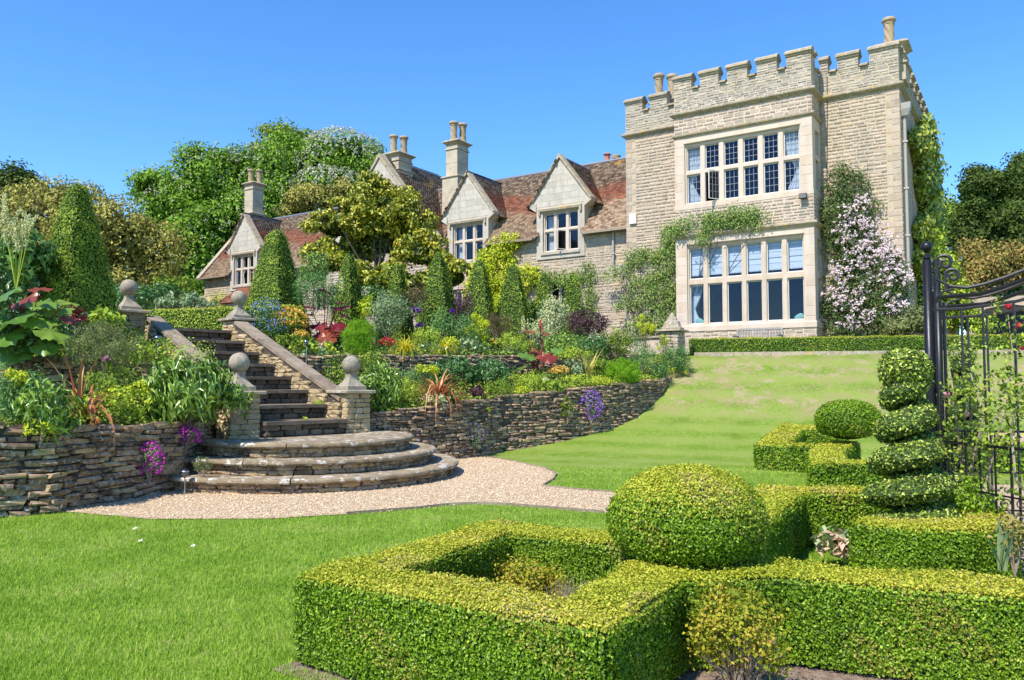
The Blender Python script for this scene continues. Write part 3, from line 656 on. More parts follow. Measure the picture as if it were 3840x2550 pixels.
# ================================================================ HOUSE
def sweep(mb, path, prof, closed=False):
    P = [Vector((p[0], p[1], 0)) for p in path]; n = len(P); k = len(prof); vs = []; fs = []
    for i in range(n):
        ds = []
        if i > 0: ds.append((P[i]-P[i-1]).normalized())
        if i < n-1: ds.append((P[i+1]-P[i]).normalized())
        nr = [Vector((d.y, -d.x, 0)) for d in ds]; m = nr[0] if len(nr) == 1 else (nr[0]+nr[1])/(1+nr[0].dot(nr[1]))
        for (o, z) in prof: v = P[i]+m*o; vs.append((v.x, v.y, z))
    for i in range(n-1):
        for q in range(k): fs.append((i*k+q, (i+1)*k+q, (i+1)*k+(q+1) % k, i*k+(q+1) % k))
    fs.append(tuple(range(k))); fs.append(tuple(range(n*k-1, (n-1)*k-1, -1))); return mb.add(vs, fs)
def frame(ox, oy, face):    # maps (u, into, z) -> house; face 'f' front(+u = +x), 'r' right side facing +x (+u = +y), 'l' facing -x (+u=-y)
    a = {'f': 0, 'r': R(90), 'l': R(-90)}[face]; return Matrix.Translation((ox, oy, 0)) @ Matrix.Rotation(a, 4, 'Z')
def rubble_X(F, u0, u1, z0, z1, excl=(), hr=(.08, .17), lr=(.14, .42), test=None, proud=.009):
    X = []; z = z0
    while z < z1-.02:
        h = min(random.uniform(*hr), z1-z)
        u = u0
        while u < u1-.02:
            L = min(random.uniform(*lr), u1-u)
            if u1-u-L < .07: L = u1-u
            for (a, b, c, d) in excl:       # cut against openings
                if z+h > c+.01 and z < d-.01:
                    if u < a < u+L: L = max(a-u, .01)
                    elif a <= u < b: L = -(b-u)
            if L < 0: u += -L; continue
            if L > .05 and (test is None or test(u+L/2, z+h/2)):
                X.append(F @ Matrix.Translation((u+L/2, .05-proud*random.uniform(.6, 1.3), z+h/2)) @ Matrix.Rotation(random.uniform(-.012, .012), 4, 'Y') @ Matrix.Diagonal((L-.005, .10, h-.005, 1)))
            u += max(L, .02)
        z += h
    return X
def quoins(F, u, side, z0, z1):
    X = []; z = z0; k = 0
    while z < z1-.1:
        h = random.uniform(.18, .27); w = (.42, .26)[k % 2]; uc = u+side*w/2
        X.append(F @ Matrix.Translation((uc, .028, z+h/2)) @ Matrix.Diagonal((w-.008, .08, h-.008, 1))); z += h; k += 1
    return X
def ashlar_X(F, u0, u1, z0, z1, excl=(), h=.30, Lm=.62):
    return rubble_X(F, u0, u1, z0, z1, excl, (h*.9, h*1.1), (Lm*.6, Lm*1.3), proud=.008)
FLAT = []
for i in range(4):
    me = bpy.data.meshes.new("block"); c = .006; V = [(-.5, .5, -.5), (.5, .5, -.5), (.5, .5, .5), (-.5, .5, .5), (-.5, -.42, -.5), (.5, -.42, -.5), (.5, -.42, .5), (-.5, -.42, .5), (-.488, -.5, -.47), (.488, -.5, -.47), (.488, -.5, .47), (-.488, -.5, .47)]
    me.from_pydata(V, [], [(0, 1, 5, 4), (1, 2, 6, 5), (2, 3, 7, 6), (3, 0, 4, 7), (4, 5, 9, 8), (5, 6, 10, 9), (6, 7, 11, 10), (7, 4, 8, 11), (8, 9, 10, 11)]); FLAT.append(me)
def mullion_window(root, F, u0, u1, z0, z1, cols, rows, light_w, y=.08, th=.15, mull=ASHLAR, leaded=None, name="window", fr=.055, curtains=(), openl=None, wood=False):
    """rows: list of (za,zb); returns window part (frame mesh) with pane children"""
    pit = (u1-u0-2*fr-light_w)/(cols-1) if cols > 1 else 0
    lights = [(u0+fr+i*pit, u0+fr+i*pit+light_w) for i in range(cols)]
    ops = [(a, b, c, d) for (a, b) in lights for (c, d) in rows]
    mb = MB(); grid_wall(mb, u0-.03, u1+.03, z0-.03, z1+.03, ops, y, y+th)
    w = mb.build(name, mull, root, bevel=.022); w.matrix_local = F
    for ri, (c, d) in enumerate(rows):
        for ci, (a, b) in enumerate(lights):
            op = openl and openl == (ci, ri)
            fm = MB(); fw = .028      # casement frame
            for bx_ in ((a, b, c, c+fw), (a, b, d-fw, d), (a, a+fw, c+fw, d-fw), (b-fw, b, c+fw, d-fw)): fm.box(bx_[0], bx_[1], y+.085, y+.115, bx_[2], bx_[3])
            fo = fm.build("casement_frame", WHITEWOOD, w)
            panes = []
            if leaded:
                nx, nz = leaded; X = []; pw = (b-a-2*fw)/nx; ph = (d-c-2*fw)/nz; me = None
                lm = MB()
                for i in range(1, nx): lm.box(a+fw+i*pw-.006, a+fw+i*pw+.006, y+.093, y+.107, c+fw, d-fw)
                for j in range(1, nz): lm.box(a+fw, b-fw, y+.091, y+.109, c+fw+j*ph-.006, c+fw+j*ph+.006)
                lo = lm.build("lead_lattice", LEADCAME, w); panes.append(lo)
                key = ('q', round(pw, 3), round(ph, 3))
                if key not in _cache:
                    q = MB().box(-pw/2+.004, pw/2-.004, -.003, .003, -ph/2+.004, ph/2-.004); _cache[key] = q.mesh("pane"); _cache[key].materials.append(GLASS)
                for i in range(nx):
                    for j in range(nz):
                        o = bpy.data.objects.new("pane", _cache[key]); COL.objects.link(o); o.parent = w; o.location = (a+fw+(i+.5)*pw, y+.10, c+fw+(j+.5)*ph)
                        o.rotation_euler = (random.uniform(-.02, .02), 0, random.uniform(-.02, .02)); panes.append(o)
            else:
                p_ = MB().box(-(b-a)/2+fw, (b-a)/2-fw, -.003, .003, -(d-c)/2+fw, (d-c)/2-fw).build("pane", GLASS, w); p_.location = ((a+b)/2, y+.10, (c+d)/2); p_.rotation_euler.x = random.uniform(-.008, .008); panes.append(p_)
            if op:
                H_ = Matrix.Translation((b, y+.05, 0)) @ Matrix.Rotation(R(62), 4, 'Z') @ Matrix.Translation((-b, -y-.10, 0))
                for o in panes+[fo]: o.matrix_local = H_ @ Matrix.LocRotScale(o.location, o.rotation_euler, o.scale)
    return w, lights
def curtain(root, F, u0, u1, z0, z1, y, tie=0, name="curtain", mat=CURTAIN):
    n = 24; m = 8; vs = []; fs = []
    for j in range(m+1):
        t = j/m; zz = z1+(z0-z1)*t
        sq = 1-.62*abs(tie)*math.exp(-((t-.62)/.22)**2)-(.1*abs(tie) if t > .62 else 0)
        for i in range(n+1):
            s = i/n; uu = u0+(u1-u0)*(s*sq if tie <= 0 else 1-(1-s)*sq); vs.append((uu, y+.02*math.sin(s*n*1.35+t*2), zz))
    for j in range(m):
        for i in range(n): fs.append((j*(n+1)+i, j*(n+1)+i+1, (j+1)*(n+1)+i+1, (j+1)*(n+1)+i))
    o = MB().add(vs, fs).build(name, mat, root, smooth=True); o.matrix_local = F; return o
def twist_pot(root, x, y, z0, h, r=.165, mat=POT, name="chimney_pot"):
    prof = []
    for (rr, t) in ((1.25, 0), (1.25, .07), (1.05, .09)): prof.append((r*rr, t*h))
    for i in range(15): prof.append((r*(1.0-.06*math.sin(i/14*math.pi)), (.11+.66*i/14)*h))
    for (rr, t) in ((1.12, .79), (1.05, .83), (1.25, .86), (1.42, .90), (1.42, .94), (1.2, 1.0), (.9, 1.0), (.85, .9)): prof.append((r*rr, t*h))
    fn = lambda rr, z, a: rr*(1+(.085*math.sin(5*a+z/h*17) if .10*h < z < .78*h else 0))
    o = MB().lathe(prof, 40, (0, 0, 0), fn=fn).build(name, mat, root); o.location = (x, y, z0); return o
def chimney(house, x0, x1, y0, y1, zb, zp, zt, pots, poth=1.05, ins=.14):
    m = MB(); m.box(x0, x1, y0, y1, zb, zp-.08); m.box(x0-.06, x1+.06, y0-.06, y1+.06, zp-.078, zp-.0)
    o = m.build("chimney", CHIM, house, bevel=.015); X = []
    i = ins
    def lev(z0, z1, e, nm="shaft_block"):
        b = MB().box(x0+i-e, x1-i+e, y0+i-e, y1-i+e, z0, z1).build(nm, CHIM, o, bevel=.008)
    z = zp
    hcap = zt-zp
    zz = [zp+.002, zp+(hcap-.42)*.5, zp+hcap-.42]
    lev(zz[0], zz[1]-.006, 0); lev(zz[1], zz[2]-.004, 0); lev(zt-.42, zt-.36, .05, "string_course"); lev(zt-.358, zt-.16, .0)
    q = .16
    m = MB(); vs = []
    for e, z in ((.0, zt-.158), (.05, zt-.13), (.06, zt-.10), (q, zt-.04), (q, zt-.005), (q-.04, zt+.02), (.0, zt+.09)):
        X0, X1, Y0, Y1 = x0+i-e, x1-i+e, y0+i-e, y1-i+e; vs += [(X0, Y0, z), (X1, Y0, z), (X1, Y1, z), (X0, Y1, z)]
    fs = [(0, 3, 2, 1), (24, 25, 26, 27)]+[(j*4+k, j*4+(k+1) % 4, j*4+4+(k+1) % 4, j*4+4+k) for j in range(6) for k in range(4)]
    m.add(vs, fs).build("chimney_cap", COPING, o)
    for (px, py) in pots: twist_pot(o, px, py, zt+.06, poth)
    return o
PX = -1.2  # bay plane
XL, XR, BL, BR = -10.1, 0.0, -7.52, -2.56
tower = empty("tower_house", HC, HA, label="battlemented square stone tower house with two-storey mullioned bay", cat="building")
SUR_L = (-7.09, -2.91, 3.74, 6.68); SUR_U = (-7.14, -2.97, 8.22, 10.48)
m = MB(); grid_wall(m, XL, XR, 2.2, 12.0, [(BL+.3, BR-.3, 2.6, 10.6)], 0, .5); m.box(XR-.5, XR, .502, 8.5, 2.2, 12.0); m.box(XL, XL+.5, .502, 8.5, 2.2, 12.0); m.box(XL+.5, XR-.5, 8.0, 8.5, 2.2, 12.0)
m.build("wall", MORTAR, tower)
m = MB(); grid_wall(m, BL, BR, 2.2, 12.0, [SUR_L, SUR_U], PX, PX+.3)
m.build("bay_front", ASHLAR, tower)
m = MB()
# right bay cheek with side lights
F = frame(BR, PX, 'r'); mm = MB(); grid_wall(mm, .302, 1.198, 2.2, 12.0, [(.42, 1.0, 3.76, 5.2), (.42, 1.0, 5.42, 6.55), (.42, 1.0, 8.26, 9.32), (.42, 1.0, 9.48, 10.35)], 0, .3)
o = mm.build("bay_side", ASHLAR, tower); o.matrix_local = F
for (c, d) in ((3.76, 5.2), (5.42, 6.55), (8.26, 9.32), (9.48, 10.35)):
    o = MB().box(.41, 1.01, .15, .156, c-.01, d+.01).build("pane", GLASS, tower); o.matrix_local = F
m = MB().box(BL, BL+.3, PX+.302, -.002, 2.2, 12.0); m.build("bay_side", ASHLAR, tower)
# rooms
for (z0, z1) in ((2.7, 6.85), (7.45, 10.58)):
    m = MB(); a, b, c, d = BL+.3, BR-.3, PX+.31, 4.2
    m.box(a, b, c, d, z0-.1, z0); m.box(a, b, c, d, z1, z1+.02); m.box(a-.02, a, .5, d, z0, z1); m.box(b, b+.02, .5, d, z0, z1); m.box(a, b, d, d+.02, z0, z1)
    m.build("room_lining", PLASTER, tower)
F0 = frame(0, PX, 'f')
wl, lightsL = mullion_window(tower, F0, *SUR_L, 6, [(3.76, 5.2), (5.42, 6.56)], .535)
wu, lightsU = mullion_window(tower, F0, *SUR_U, 6, [(8.26, 9.32), (9.48, 10.36)], .52, leaded=(3, 4), openl=(1, 0))
# stepped surround rims
for (a, b, c, d) in (SUR_L, SUR_U):
    m = MB(); m.box(a-.02, b+.02, -.03, .0-.002, d+.02, d+.06); o = m.build("hood_mould", ASHLAR, tower); o.matrix_local = F0
# blinds in lower upper-lights: roman folds
for i, (a, b) in enumerate(lightsL):
    m = MB(); z = 6.6; k = 0
    while z > 5.72: m.add([(a-.03, .30+.015*(k % 2), z), (b+.03, .30+.015*(k % 2), z), (b+.03, .29, z-.2), (a-.03, .29, z-.2)], [(0, 3, 2, 1)], .5); z -= .2; k += 1
    for q in range(12): u = a-.03+(b-a+.06)*(q+.5)/12; m.box(u-.02, u+.02, .285, .295, z-.05, z+.0)
    o = m.build("roman_blind", BLINDM, tower); o.matrix_local = F0
cs = lightsU
curtain(tower, F0, cs[0][0]-.05, cs[0][1]+.05, 8.2, 10.4, .33, -.9); curtain(tower, F0, cs[5][0]-.05, cs[5][1]+.05, 8.2, 10.4, .33, .9)
curtain(tower, F0, cs[0][0]-.05, cs[0][1]-.1, 3.7, 5.4, .4, -.8)
for (x, z) in ((-6.75, 3.80), (-3.2, 3.80)):
    bm = bmesh.new(); bmesh.ops.create_icosphere(bm, subdivisions=3, radius=1)
    for v in bm.verts: v.co = Vector((math.copysign(abs(v.co.x)**.7, v.co.x)*.17, v.co.y*.06, math.copysign(abs(v.co.z)**.7, v.co.z)*.12))
    me = bpy.data.meshes.new("cushion"); bm.to_mesh(me); bm.free(); me.shade_smooth(); o = link("cushion", me, CUSH); o.matrix_world = HM @ Matrix.Translation((x, PX+.38, z+.05)) @ Matrix.Rotation(R(-30 if x > -5 else 35), 4, 'Y')
    tag(o, "mint green cushion on the window seat behind the "+("leftmost" if x < -5 else "rightmost")+" lower bay pane", "cushion")
seat = MB().box(BL+.3, BR-.3, PX+.31, PX+.8, 3.4, 3.72).build("window_seat", PLASTER, tower)
# rubble + ashlar blocks
FL, FRt, FB, FS, FSB = frame(0, 0, 'f'), frame(0, 0, 'f'), F0, frame(0, 0, 'r'), frame(BR, PX, 'r')
Xr = quoins(FL, XL, 1, 2.4, 11.5)+quoins(FL, XR, -1, 2.4, 11.5)
exq = lambda u, s, z0, z1: []
Xa = rubble_X(FL, XL+.43, BL, 2.4, 11.55)+rubble_X(FRt, BR, XR-.43, 2.4, 11.55)
Xa += rubble_X(FB, BL, BR, 10.88, 11.55)+rubble_X(FB, BL, BR, 7.12, 8.02)+rubble_X(FB, BL, BR, 2.3, 3.5, hr=(.12, .2), lr=(.2, .5))
Xa += rubble_X(FSB, .0, 1.2, 10.88, 11.55)+rubble_X(FSB, 0, 1.2, 7.12, 8.02)+rubble_X(FSB, 0, 1.2, 2.3, 3.5)
Xa += rubble_X(FS, 0, 8.4, 2.4, 11.55, lr=(.2, .5))
place_pieces(tower, "stone", SLABS, Xa, RUBBLE, 300, "small_stones", world=HM)
place_pieces(tower, "quoin", FLAT, Xr, RUBBLE, 300, world=HM)
Xb = ashlar_X(FB, BL, BR, 8.03, 10.72, [(SUR_U[0]-.03, SUR_U[1]+.03, SUR_U[2]-.01, SUR_U[3]+.07)], .33)+ashlar_X(FB, BL, BR, 3.52, 6.9, [(SUR_L[0]-.03, SUR_L[1]+.03, SUR_L[2]-.01, SUR_L[3]+.07)], .36)
place_pieces(tower, "ashlar_block", FLAT, Xb, ASHLAR, 300, world=HM)
# strings and cornice
full = [(XL, 8.5), (XL, 0), (BL, 0), (BL, PX), (BR, PX), (BR, 0), (XR, 0), (XR, 8.5)]
sweep(MB(), full, [(-.1, 11.53), (.03, 11.53), (.06, 11.56), (.13, 11.60), (.15, 11.63), (.15, 11.68), (.02, 11.76), (-.1, 11.76)]).build("cornice", COPING, tower)
bayp = [(BL, 0), (BL, PX), (BR, PX), (BR, 0)]
sweep(MB(), bayp, [(-.1, 10.74), (.03, 10.74), (.09, 10.79), (.10, 10.84), (.0, 10.90), (-.1, 10.90)]).build("string_course", COPING, tower)
sweep(MB(), bayp, [(-.1, 6.92), (.03, 6.92), (.07, 6.97), (.13, 7.02), (.13, 7.07), (.0, 7.14), (-.1, 7.14)]).build("string_course", COPING, tower)
sweep(MB(), bayp, [(-.1, 8.02), (.015, 8.02), (.015, 8.18), (-.1, 8.20)]).build("sill_course", ASHLAR, tower)
sweep(MB(), bayp, [(-.1, 3.48), (.03, 3.48), (.03, 3.66), (.0, 3.70), (-.1, 3.70)]).build("sill_course", ASHLAR, tower)
# parapets
Xp = []
cop = [(-.10, 0), (.46, 0), (.46, .06), (.24, .20), (.12, .20), (-.10, .07)]; rol = [(-.05, -.07), (.41, -.07), (.41, -.002), (-.05, -.002)]
def parapet(Fm, u0, u1, merl, zc=12.52, zm=13.0, th=.36, front_u=None):
    m = MB(); m.box(u0, u1, .0, th, 12.0, zc-.012)
    for a, b in merl: m.box(a, b, .001, th-.001, zc-.012, zm-.01)
    o = m.build("parapet", MORTAR, tower); o.matrix_local = Fm
    Xp.extend(rubble_X(Fm, u0, u1, 11.77, zc-.02, hr=(.07, .12)))
    for a, b in merl:
        Xp.extend(rubble_X(Fm, a, b, zc-.02, zm-.02, hr=(.08, .12)))
        c = MB().prism_x([(y, zm+z) for y, z in cop], a-.05, b+.05); c.prism_x([(y, zm+z) for y, z in rol], a-.03, b+.03); o = c.build("merlon_coping", COPING, tower); o.matrix_local = Fm
    cr = [u0]+[v for ab in merl for v in ab]+[u1]
    for a, b in zip(cr[::2], cr[1::2]):
        if b-a > .1:
            c = MB().prism_x([(y, zc+z*.75) for y, z in cop], a+.052, b-.052); o = c.build("crenel_sill", COPING, tower); o.matrix_local = Fm
parapet(FL, XL, BL-.0, [(XL, -9.36), (-9.03, -8.31)])
parapet(FB, BL, BR, [(BL, -6.84), (-6.50, -5.81), (-5.47, -4.75), (-4.40, -3.71), (-3.37, BR)])
parapet(FRt, BR+.002, XR, [(BR+.05, -2.26), (-1.93, -1.26), (-.90, XR)])
parapet(FSB, .37, 1.2, [(.37, .62)]); parapet(frame(XR-.0, 0, 'r'), .37, 8.5, [(.37, .45)]+[(1.15+1.05*i, 1.83+1.05*i) for i in range(7)])
parapet(frame(XL, 8.5, 'l'), .0, 8.1, [(.1+1.05*i, .8+1.05*i) for i in range(7)])
place_pieces(tower, "parapet_stone", SLABS, Xp, PARAPET, 300, "small_parapet_stones", world=HM)
MB().box(XL+.37, XR-.37, .37, 8.4, 11.85, 11.95).build("flat_roof", LEAD, tower)
o = chimney(tower, -.80, .16, .50, 1.45, 11.95, 12.6, 13.30, [(-.38, .9)], 1.0, .05)
o = chimney(tower, -9.4, -8.2, .7, 2.0, 11.95, 12.5, 13.1, [(-9.05, 1.0), (-8.62, 1.35)], 1.15)
# floodlight, meter box, pipes, cable
fl = empty("floodlight", hw(-2.86, PX-.02, 7.85), HA, label="small black floodlight on the bay wall below the leaded window", cat="lamp")
MB().box(-.12, .12, -.20, -.08, .0, .18).build("housing", LAMPM, fl, bevel=.01); MB().box(-.10, .10, -.206, -.201, .02, .16).build("lens", LAMPG, fl); MB().box(-.02, .02, -.08, .03, .05, .10).build("bracket", LAMPM, fl)
bx_ = MB().box(-.15, .15, -.08, .02, 0, .40).build("meter_box", WHITEBOX, bevel=.01); bx_.matrix_world = HM @ Matrix.Translation((-9.78, -.02, 7.98)); tag(bx_, "cream box fixed high on the tower wall at its left edge", "meter box")
def pipe(name, x, y, z0, z1, label, hop=True):
    r_ = empty(name, hw(x, y, z0), HA, label=label, cat="drainpipe"); H = z1-z0
    m = MB().tube([(0, 0, 0), (0, 0, H)], .05, 10); o = m.build("pipe", PIPE, r_, smooth=False)
    z = .8
    while z < H-.3: MB().box(-.09, .09, -.065, .04, z, z+.07).build("pipe_collar", PIPE, r_, bevel=.008); z += 1.6
    if hop:
        m = MB(); m.add([(-.11, -.12, H), (.11, -.12, H), (.11, .06, H), (-.11, .06, H), (-.2, -.2, H+.22), (.2, -.2, H+.22), (.2, .06, H+.22), (-.2, .06, H+.22), (-.22, -.22, H+.42), (.22, -.22, H+.42), (.22, .06, H+.42), (-.22, .06, H+.42)],
            [(3, 2, 1, 0), (0, 1, 5, 4), (1, 2, 6, 5), (2, 3, 7, 6), (3, 0, 4, 7), (4, 5, 9, 8), (5, 6, 10, 9), (6, 7, 11, 10), (7, 4, 8, 11), (8, 9, 10, 11)]).build("hopper", PIPE, r_)
pipe("drainpipe", .10, .30, 2.5, 10.6, "grey downpipe with lead hopper on the right corner of the tower")
pipe("drainpipe", -10.35, .42, 2.5, 6.0, "grey downpipe with hopper between the long house and the tower")
pipe("drainpipe", -10.9, .40, 6.1, 8.0, "short bent downpipe under the eaves left of the tower", False)
cb = MB().tube([hw(-2.28, -.03, 12.4), hw(-2.3, -.03, 11), hw(-2.37, -.03, 8.2)], .012, 5).build("cable", LAMPM); tag(cb, "thin dark lightning cable running down the right tower wall", "cable")

# ---------------------------------------------------------------- long range
rng_h = empty("long_house", HC, HA, label="long two-storey stone house with red clay tile roof and gabled dormers", cat="building")
SL = 3.55/3.0; RZ = 11.8; EZ = 8.25
dorm = [(-13.46, 0), (-18.48, 1), (-34.85, 2)]
ops = [(x-1.12, x+1.12, 7.05, 8.3) for x, _ in dorm]+[(-14.1, -13.1, 4.3, 6.0), (-19.4, -18.4, 4.3, 6.0), (-29.0, -28.0, 5.4, 6.6), (-31.2, -30.4, 4.4, 6.0)]
F5 = frame(0, .5, 'f')
m = MB(); grid_wall(m, -38.6, XL-.002, 2.2, EZ+.02, ops, .5, .9)
m.prism_x([(.902, 2.2), (6.5, 2.2), (6.5, EZ), (3.5, RZ-.05), (.902, EZ+.3)], -38.6, -38.2); m.box(-38.2, XL, 6.1, 6.5, 2.2, EZ)
m.build("wall", MORTAR, rng_h)
xc = -23.7; CH = 3.72; CZ = 12.95; CS = 1.236
m = MB(); pg = [(xc-CH, 2.2), (xc+CH, 2.2), (xc+CH, CZ-CH*CS), (xc, CZ), (xc-CH, CZ-CH*CS)]; m.prism_y(pg, 0, .45); m.build("gable_wall", DORMST, rng_h)
# ashlar courses on the gables, clipped to the triangle
def gable_blocks(F, x0, zlo, half0, slope, zap, h=.30, excl=(), zstart=None):
    z = zlo
    while z < zap-.12:
        h_ = min(random.uniform(h*.85, h*1.15), zap-z); hwid = lambda zz: min(half0, (zap-zz)/slope)-.16
        a0 = hwid(z+.0); a1 = hwid(min(z+h_, zap))
        if a0 < .08: break
        u = -a0; 
        while u < a0-.03:
            L = min(random.uniform(.35, .8), a0-u)
            if a0-u-L < .15: L = a0-u
            pl = [(u, z), (u+L, z), (min(u+L, max(a1, .01)), z+h_), (max(u, -max(a1, .01)), z+h_)]
            if pl[2][0] > pl[3][0]+.02:
                g = .004; cx = sum(p[0] for p in pl)/4
                pl = [(pl[0][0]+g, z+g), (pl[1][0]-g, z+g), (pl[2][0]-g, z+h_-g), (pl[3][0]+g, z+h_-g)]
                if not any(a < x0+u+L/2 < b and c < z+h_/2 < d for a, b, c, d in excl):
                    o = MB().prism_y([(x0+p, q) for p, q in pl], -.008, .02).build("ashlar_block", DORMST, rng_h); o.matrix_local = F
            u += L
        z += h_
gable_blocks(frame(0, 0, 'f'), xc, 8.4, CH, CS, CZ, .33)
def verge(F, x0, hw2, zf, zap, y0=-.10, y1=.28, tk=.12):
    for s in (-1, 1):
        P0 = (x0+s*hw2, zf); P1 = (x0, zap); dx, dz = P1[0]-P0[0], P1[1]-P0[1]; L = math.hypot(dx, dz); nx, nz = -dz/L*(-s)*-1, abs(dx)/L
        nx = s*dz/L; n = int(L/.75)+1
        for i in range(n):
            a, b = i/n, (i+1)/n-.006
            q = [(P0[0]+dx*a, P0[1]+dz*a), (P0[0]+dx*b, P0[1]+dz*b)]
            if i == n-1: q[1] = P1
            pl = [q[0], q[1], (q[1][0]+(nx*tk if i < n-1 else 0), q[1][1]+(nz*tk if i < n-1 else tk/max(.3, nz))), (q[0][0]+nx*tk, q[0][1]+nz*tk)]
            if s == -1: pass
            if s == 1: pl = pl[::-1]
            o = MB().prism_y(pl, y0, y1).build("verge_coping", COPING, rng_h); o.matrix_local = F
verge(frame(0, 0, 'f'), xc, CH+.02, CZ-CH*CS+.02, CZ+.02, -.08, .40, .12)
MB().box(xc+CH-.4, xc+CH, .45, 1.0, 2.2, CZ-CH*CS).build("side_wall", MORTAR, rng_h)
def tiles(name_parent, O, U, Vv, wu, wv, test, tw=.165, ex=.105, maxp=0):
    """O house-frame corner at eave, U along, V up slope (unit)"""
    O, U, Vv = Vector(O), Vector(U).normalized(), Vector(Vv).normalized(); Nn = U.cross(Vv).normalized(); X = []; B = []
    r = 0; v = 0
    while v < wv:
        u = -random.uniform(0, tw) if r % 2 else -tw*.5
        while u < wu:
            w = tw*random.uniform(.92, 1.03); p = O+U*(u+w/2)+Vv*v
            if 0 <= u+w/2 <= wu and test(p, u+w/2, v):
                e = random.uniform(-.006, .006)
                m4 = Matrix(((U.x, Vv.x, Nn.x, p.x+Nn.x*.012), (U.y, Vv.y, Nn.y, p.y+Nn.y*.012), (U.z, Vv.z, Nn.z, p.z+Nn.z*.012), (0, 0, 0, 1)))
                X.append(m4 @ Matrix.Rotation(random.uniform(-.02, .02), 4, 'Z') @ Matrix.Diagonal((w-.008, ex*1.5, .034+e, 1)))
                B.append(min(1, max(0, (p.z-EZ)/(RZ-EZ)+.07*math.sin(p.x*.8)+random.uniform(-.03, .03))))
            u += w
        v += ex*random.uniform(.97, 1.03); r += 1
    return X, B
TX, TB = [], []
def dexcl(x, z, pad=0):
    for dx_, _ in dorm:
        h_ = (11.42-z)/1.31 if z > 9.45 else 1.22
        if abs(x-dx_) < h_-pad and z < 11.4: return True
    return abs(x-xc) < (CZ-z)/CS-pad
sl = math.hypot(1, SL); V_ = (0, 1/sl, SL/sl)
X_, B_ = tiles(rng_h, (-38.75, .20, EZ-.3*SL+.03), (1, 0, 0), V_, 28.63, 3.3*sl, lambda p, u, v: not dexcl(p.x, p.z, .12)); TX += X_; TB += B_
# deck
for a, b, lo in ((-38.7, -36.07, 1), (-36.065, -33.635, 0), (-33.63, -19.71, 1), (-19.705, -17.265, 0), (-17.26, -14.685, 1), (-14.68, -12.245, 0), (-12.24, XL-.004, 1)):
    y_ = .22 if lo else 1.0
    MB().prism_x([(y_, EZ+(y_-.5)*SL-.05), (3.5, RZ-.02), (6.8, EZ-.38), (3.5, RZ-.22), (y_+.15, EZ+(y_-.5)*SL-.05)], a, b).build("roof_deck", LEAD, rng_h)
MB().tube([(-38.7, 3.5, RZ+.02), (XL, 3.5, RZ+.02)], .10, 8).build("ridge_roll", LEAD, rng_h)
for a, b in ((-38.7, -36.07), (-33.63, xc-CH-.05), (-17.26, -14.68), (-12.24, XL-.01)): MB().box(a, b, .08, .20, EZ-.40, EZ-.30).build("gutter", EDGEW, rng_h)
# left gable end verge of the range
for a, b in (((.1, EZ-.42), (3.5, RZ+.04)),):
    MB().prism_x([(a[0], a[1]), (b[0], b[1]), (b[0], b[1]+.16), (a[0]-.05, a[1]+.12)], -38.85, -38.5).build("verge_coping", COPING, rng_h)
# cross wing roof
cl_ = math.hypot(1, CS)
m = MB(); m.prism_y([(xc-CH-.15, CZ-(CH+.15)*CS-.12), (xc, CZ-.2), (xc+CH+.15, CZ-(CH+.15)*CS-.12), (xc, CZ-.02)][::1], .452, 8.5); m.build("roof_deck", LEAD, rng_h)
X_, B_ = tiles(rng_h, (xc+CH+.2, .42, CZ-(CH+.2)*CS+.03), (0, 1, 0), (-1/cl_, 0, CS/cl_), 7.6, (CH+.18)*cl_, lambda p, u, v: p.z > EZ+(p.y-.5)*SL-.15 or p.y > 3.5); TX += X_; TB += B_
X_, B_ = tiles(rng_h, (xc-CH-.2, 5.0, CZ-(CH+.2)*CS+.03), (0, -1, 0), (1/cl_, 0, CS/cl_), 4.6, (CH+.18)*cl_, lambda p, u, v: p.z > EZ+(p.y-.5)*SL-.15); TX += X_; TB += B_
MB().tube([(xc, .4, CZ+.03), (xc, 8.4, CZ+.03)], .10, 8).build("ridge_roll", LEAD, rng_h)
Xs = rubble_X(F5, -38.5, xc-CH-.02, 2.4, EZ-.35, ops, test=lambda u, z: not any(abs(u-d_)<1.22 and z>7.0 for d_,_ in dorm))+rubble_X(F5, xc+CH, XL-.02, 2.4, EZ-.35, ops, test=lambda u, z: not any(abs(u-d_)<1.22 and z>7.0 for d_,_ in dorm))
Xs += rubble_X(frame(0, 0, 'f'), xc-CH, xc+CH, 2.4, 8.3)
place_pieces(rng_h, "stone", SLABS, Xs, RUBBLE, 300, "small_stones", world=HM)
# ground-floor windows
for (a, b, c, d) in ops[3:]:
    w_, l_ = mullion_window(rng_h, F5, a+.03, b-.03, c+.03, d-.03, 2, [(c+.09, d-.09)], (b-a)/2-.12, y=.10, th=.12)
    m = MB().box(a-.15, b+.15, -.05, .08, d, d+.14); o = m.build("lintel", DORMST, rng_h); o.matrix_local = F5
    m = MB().box(a, b, .5, .52, c, d); o = m.build("room_lining", PLASTER, rng_h); o.matrix_local = F5  # dark sheet in place of the dim room behind
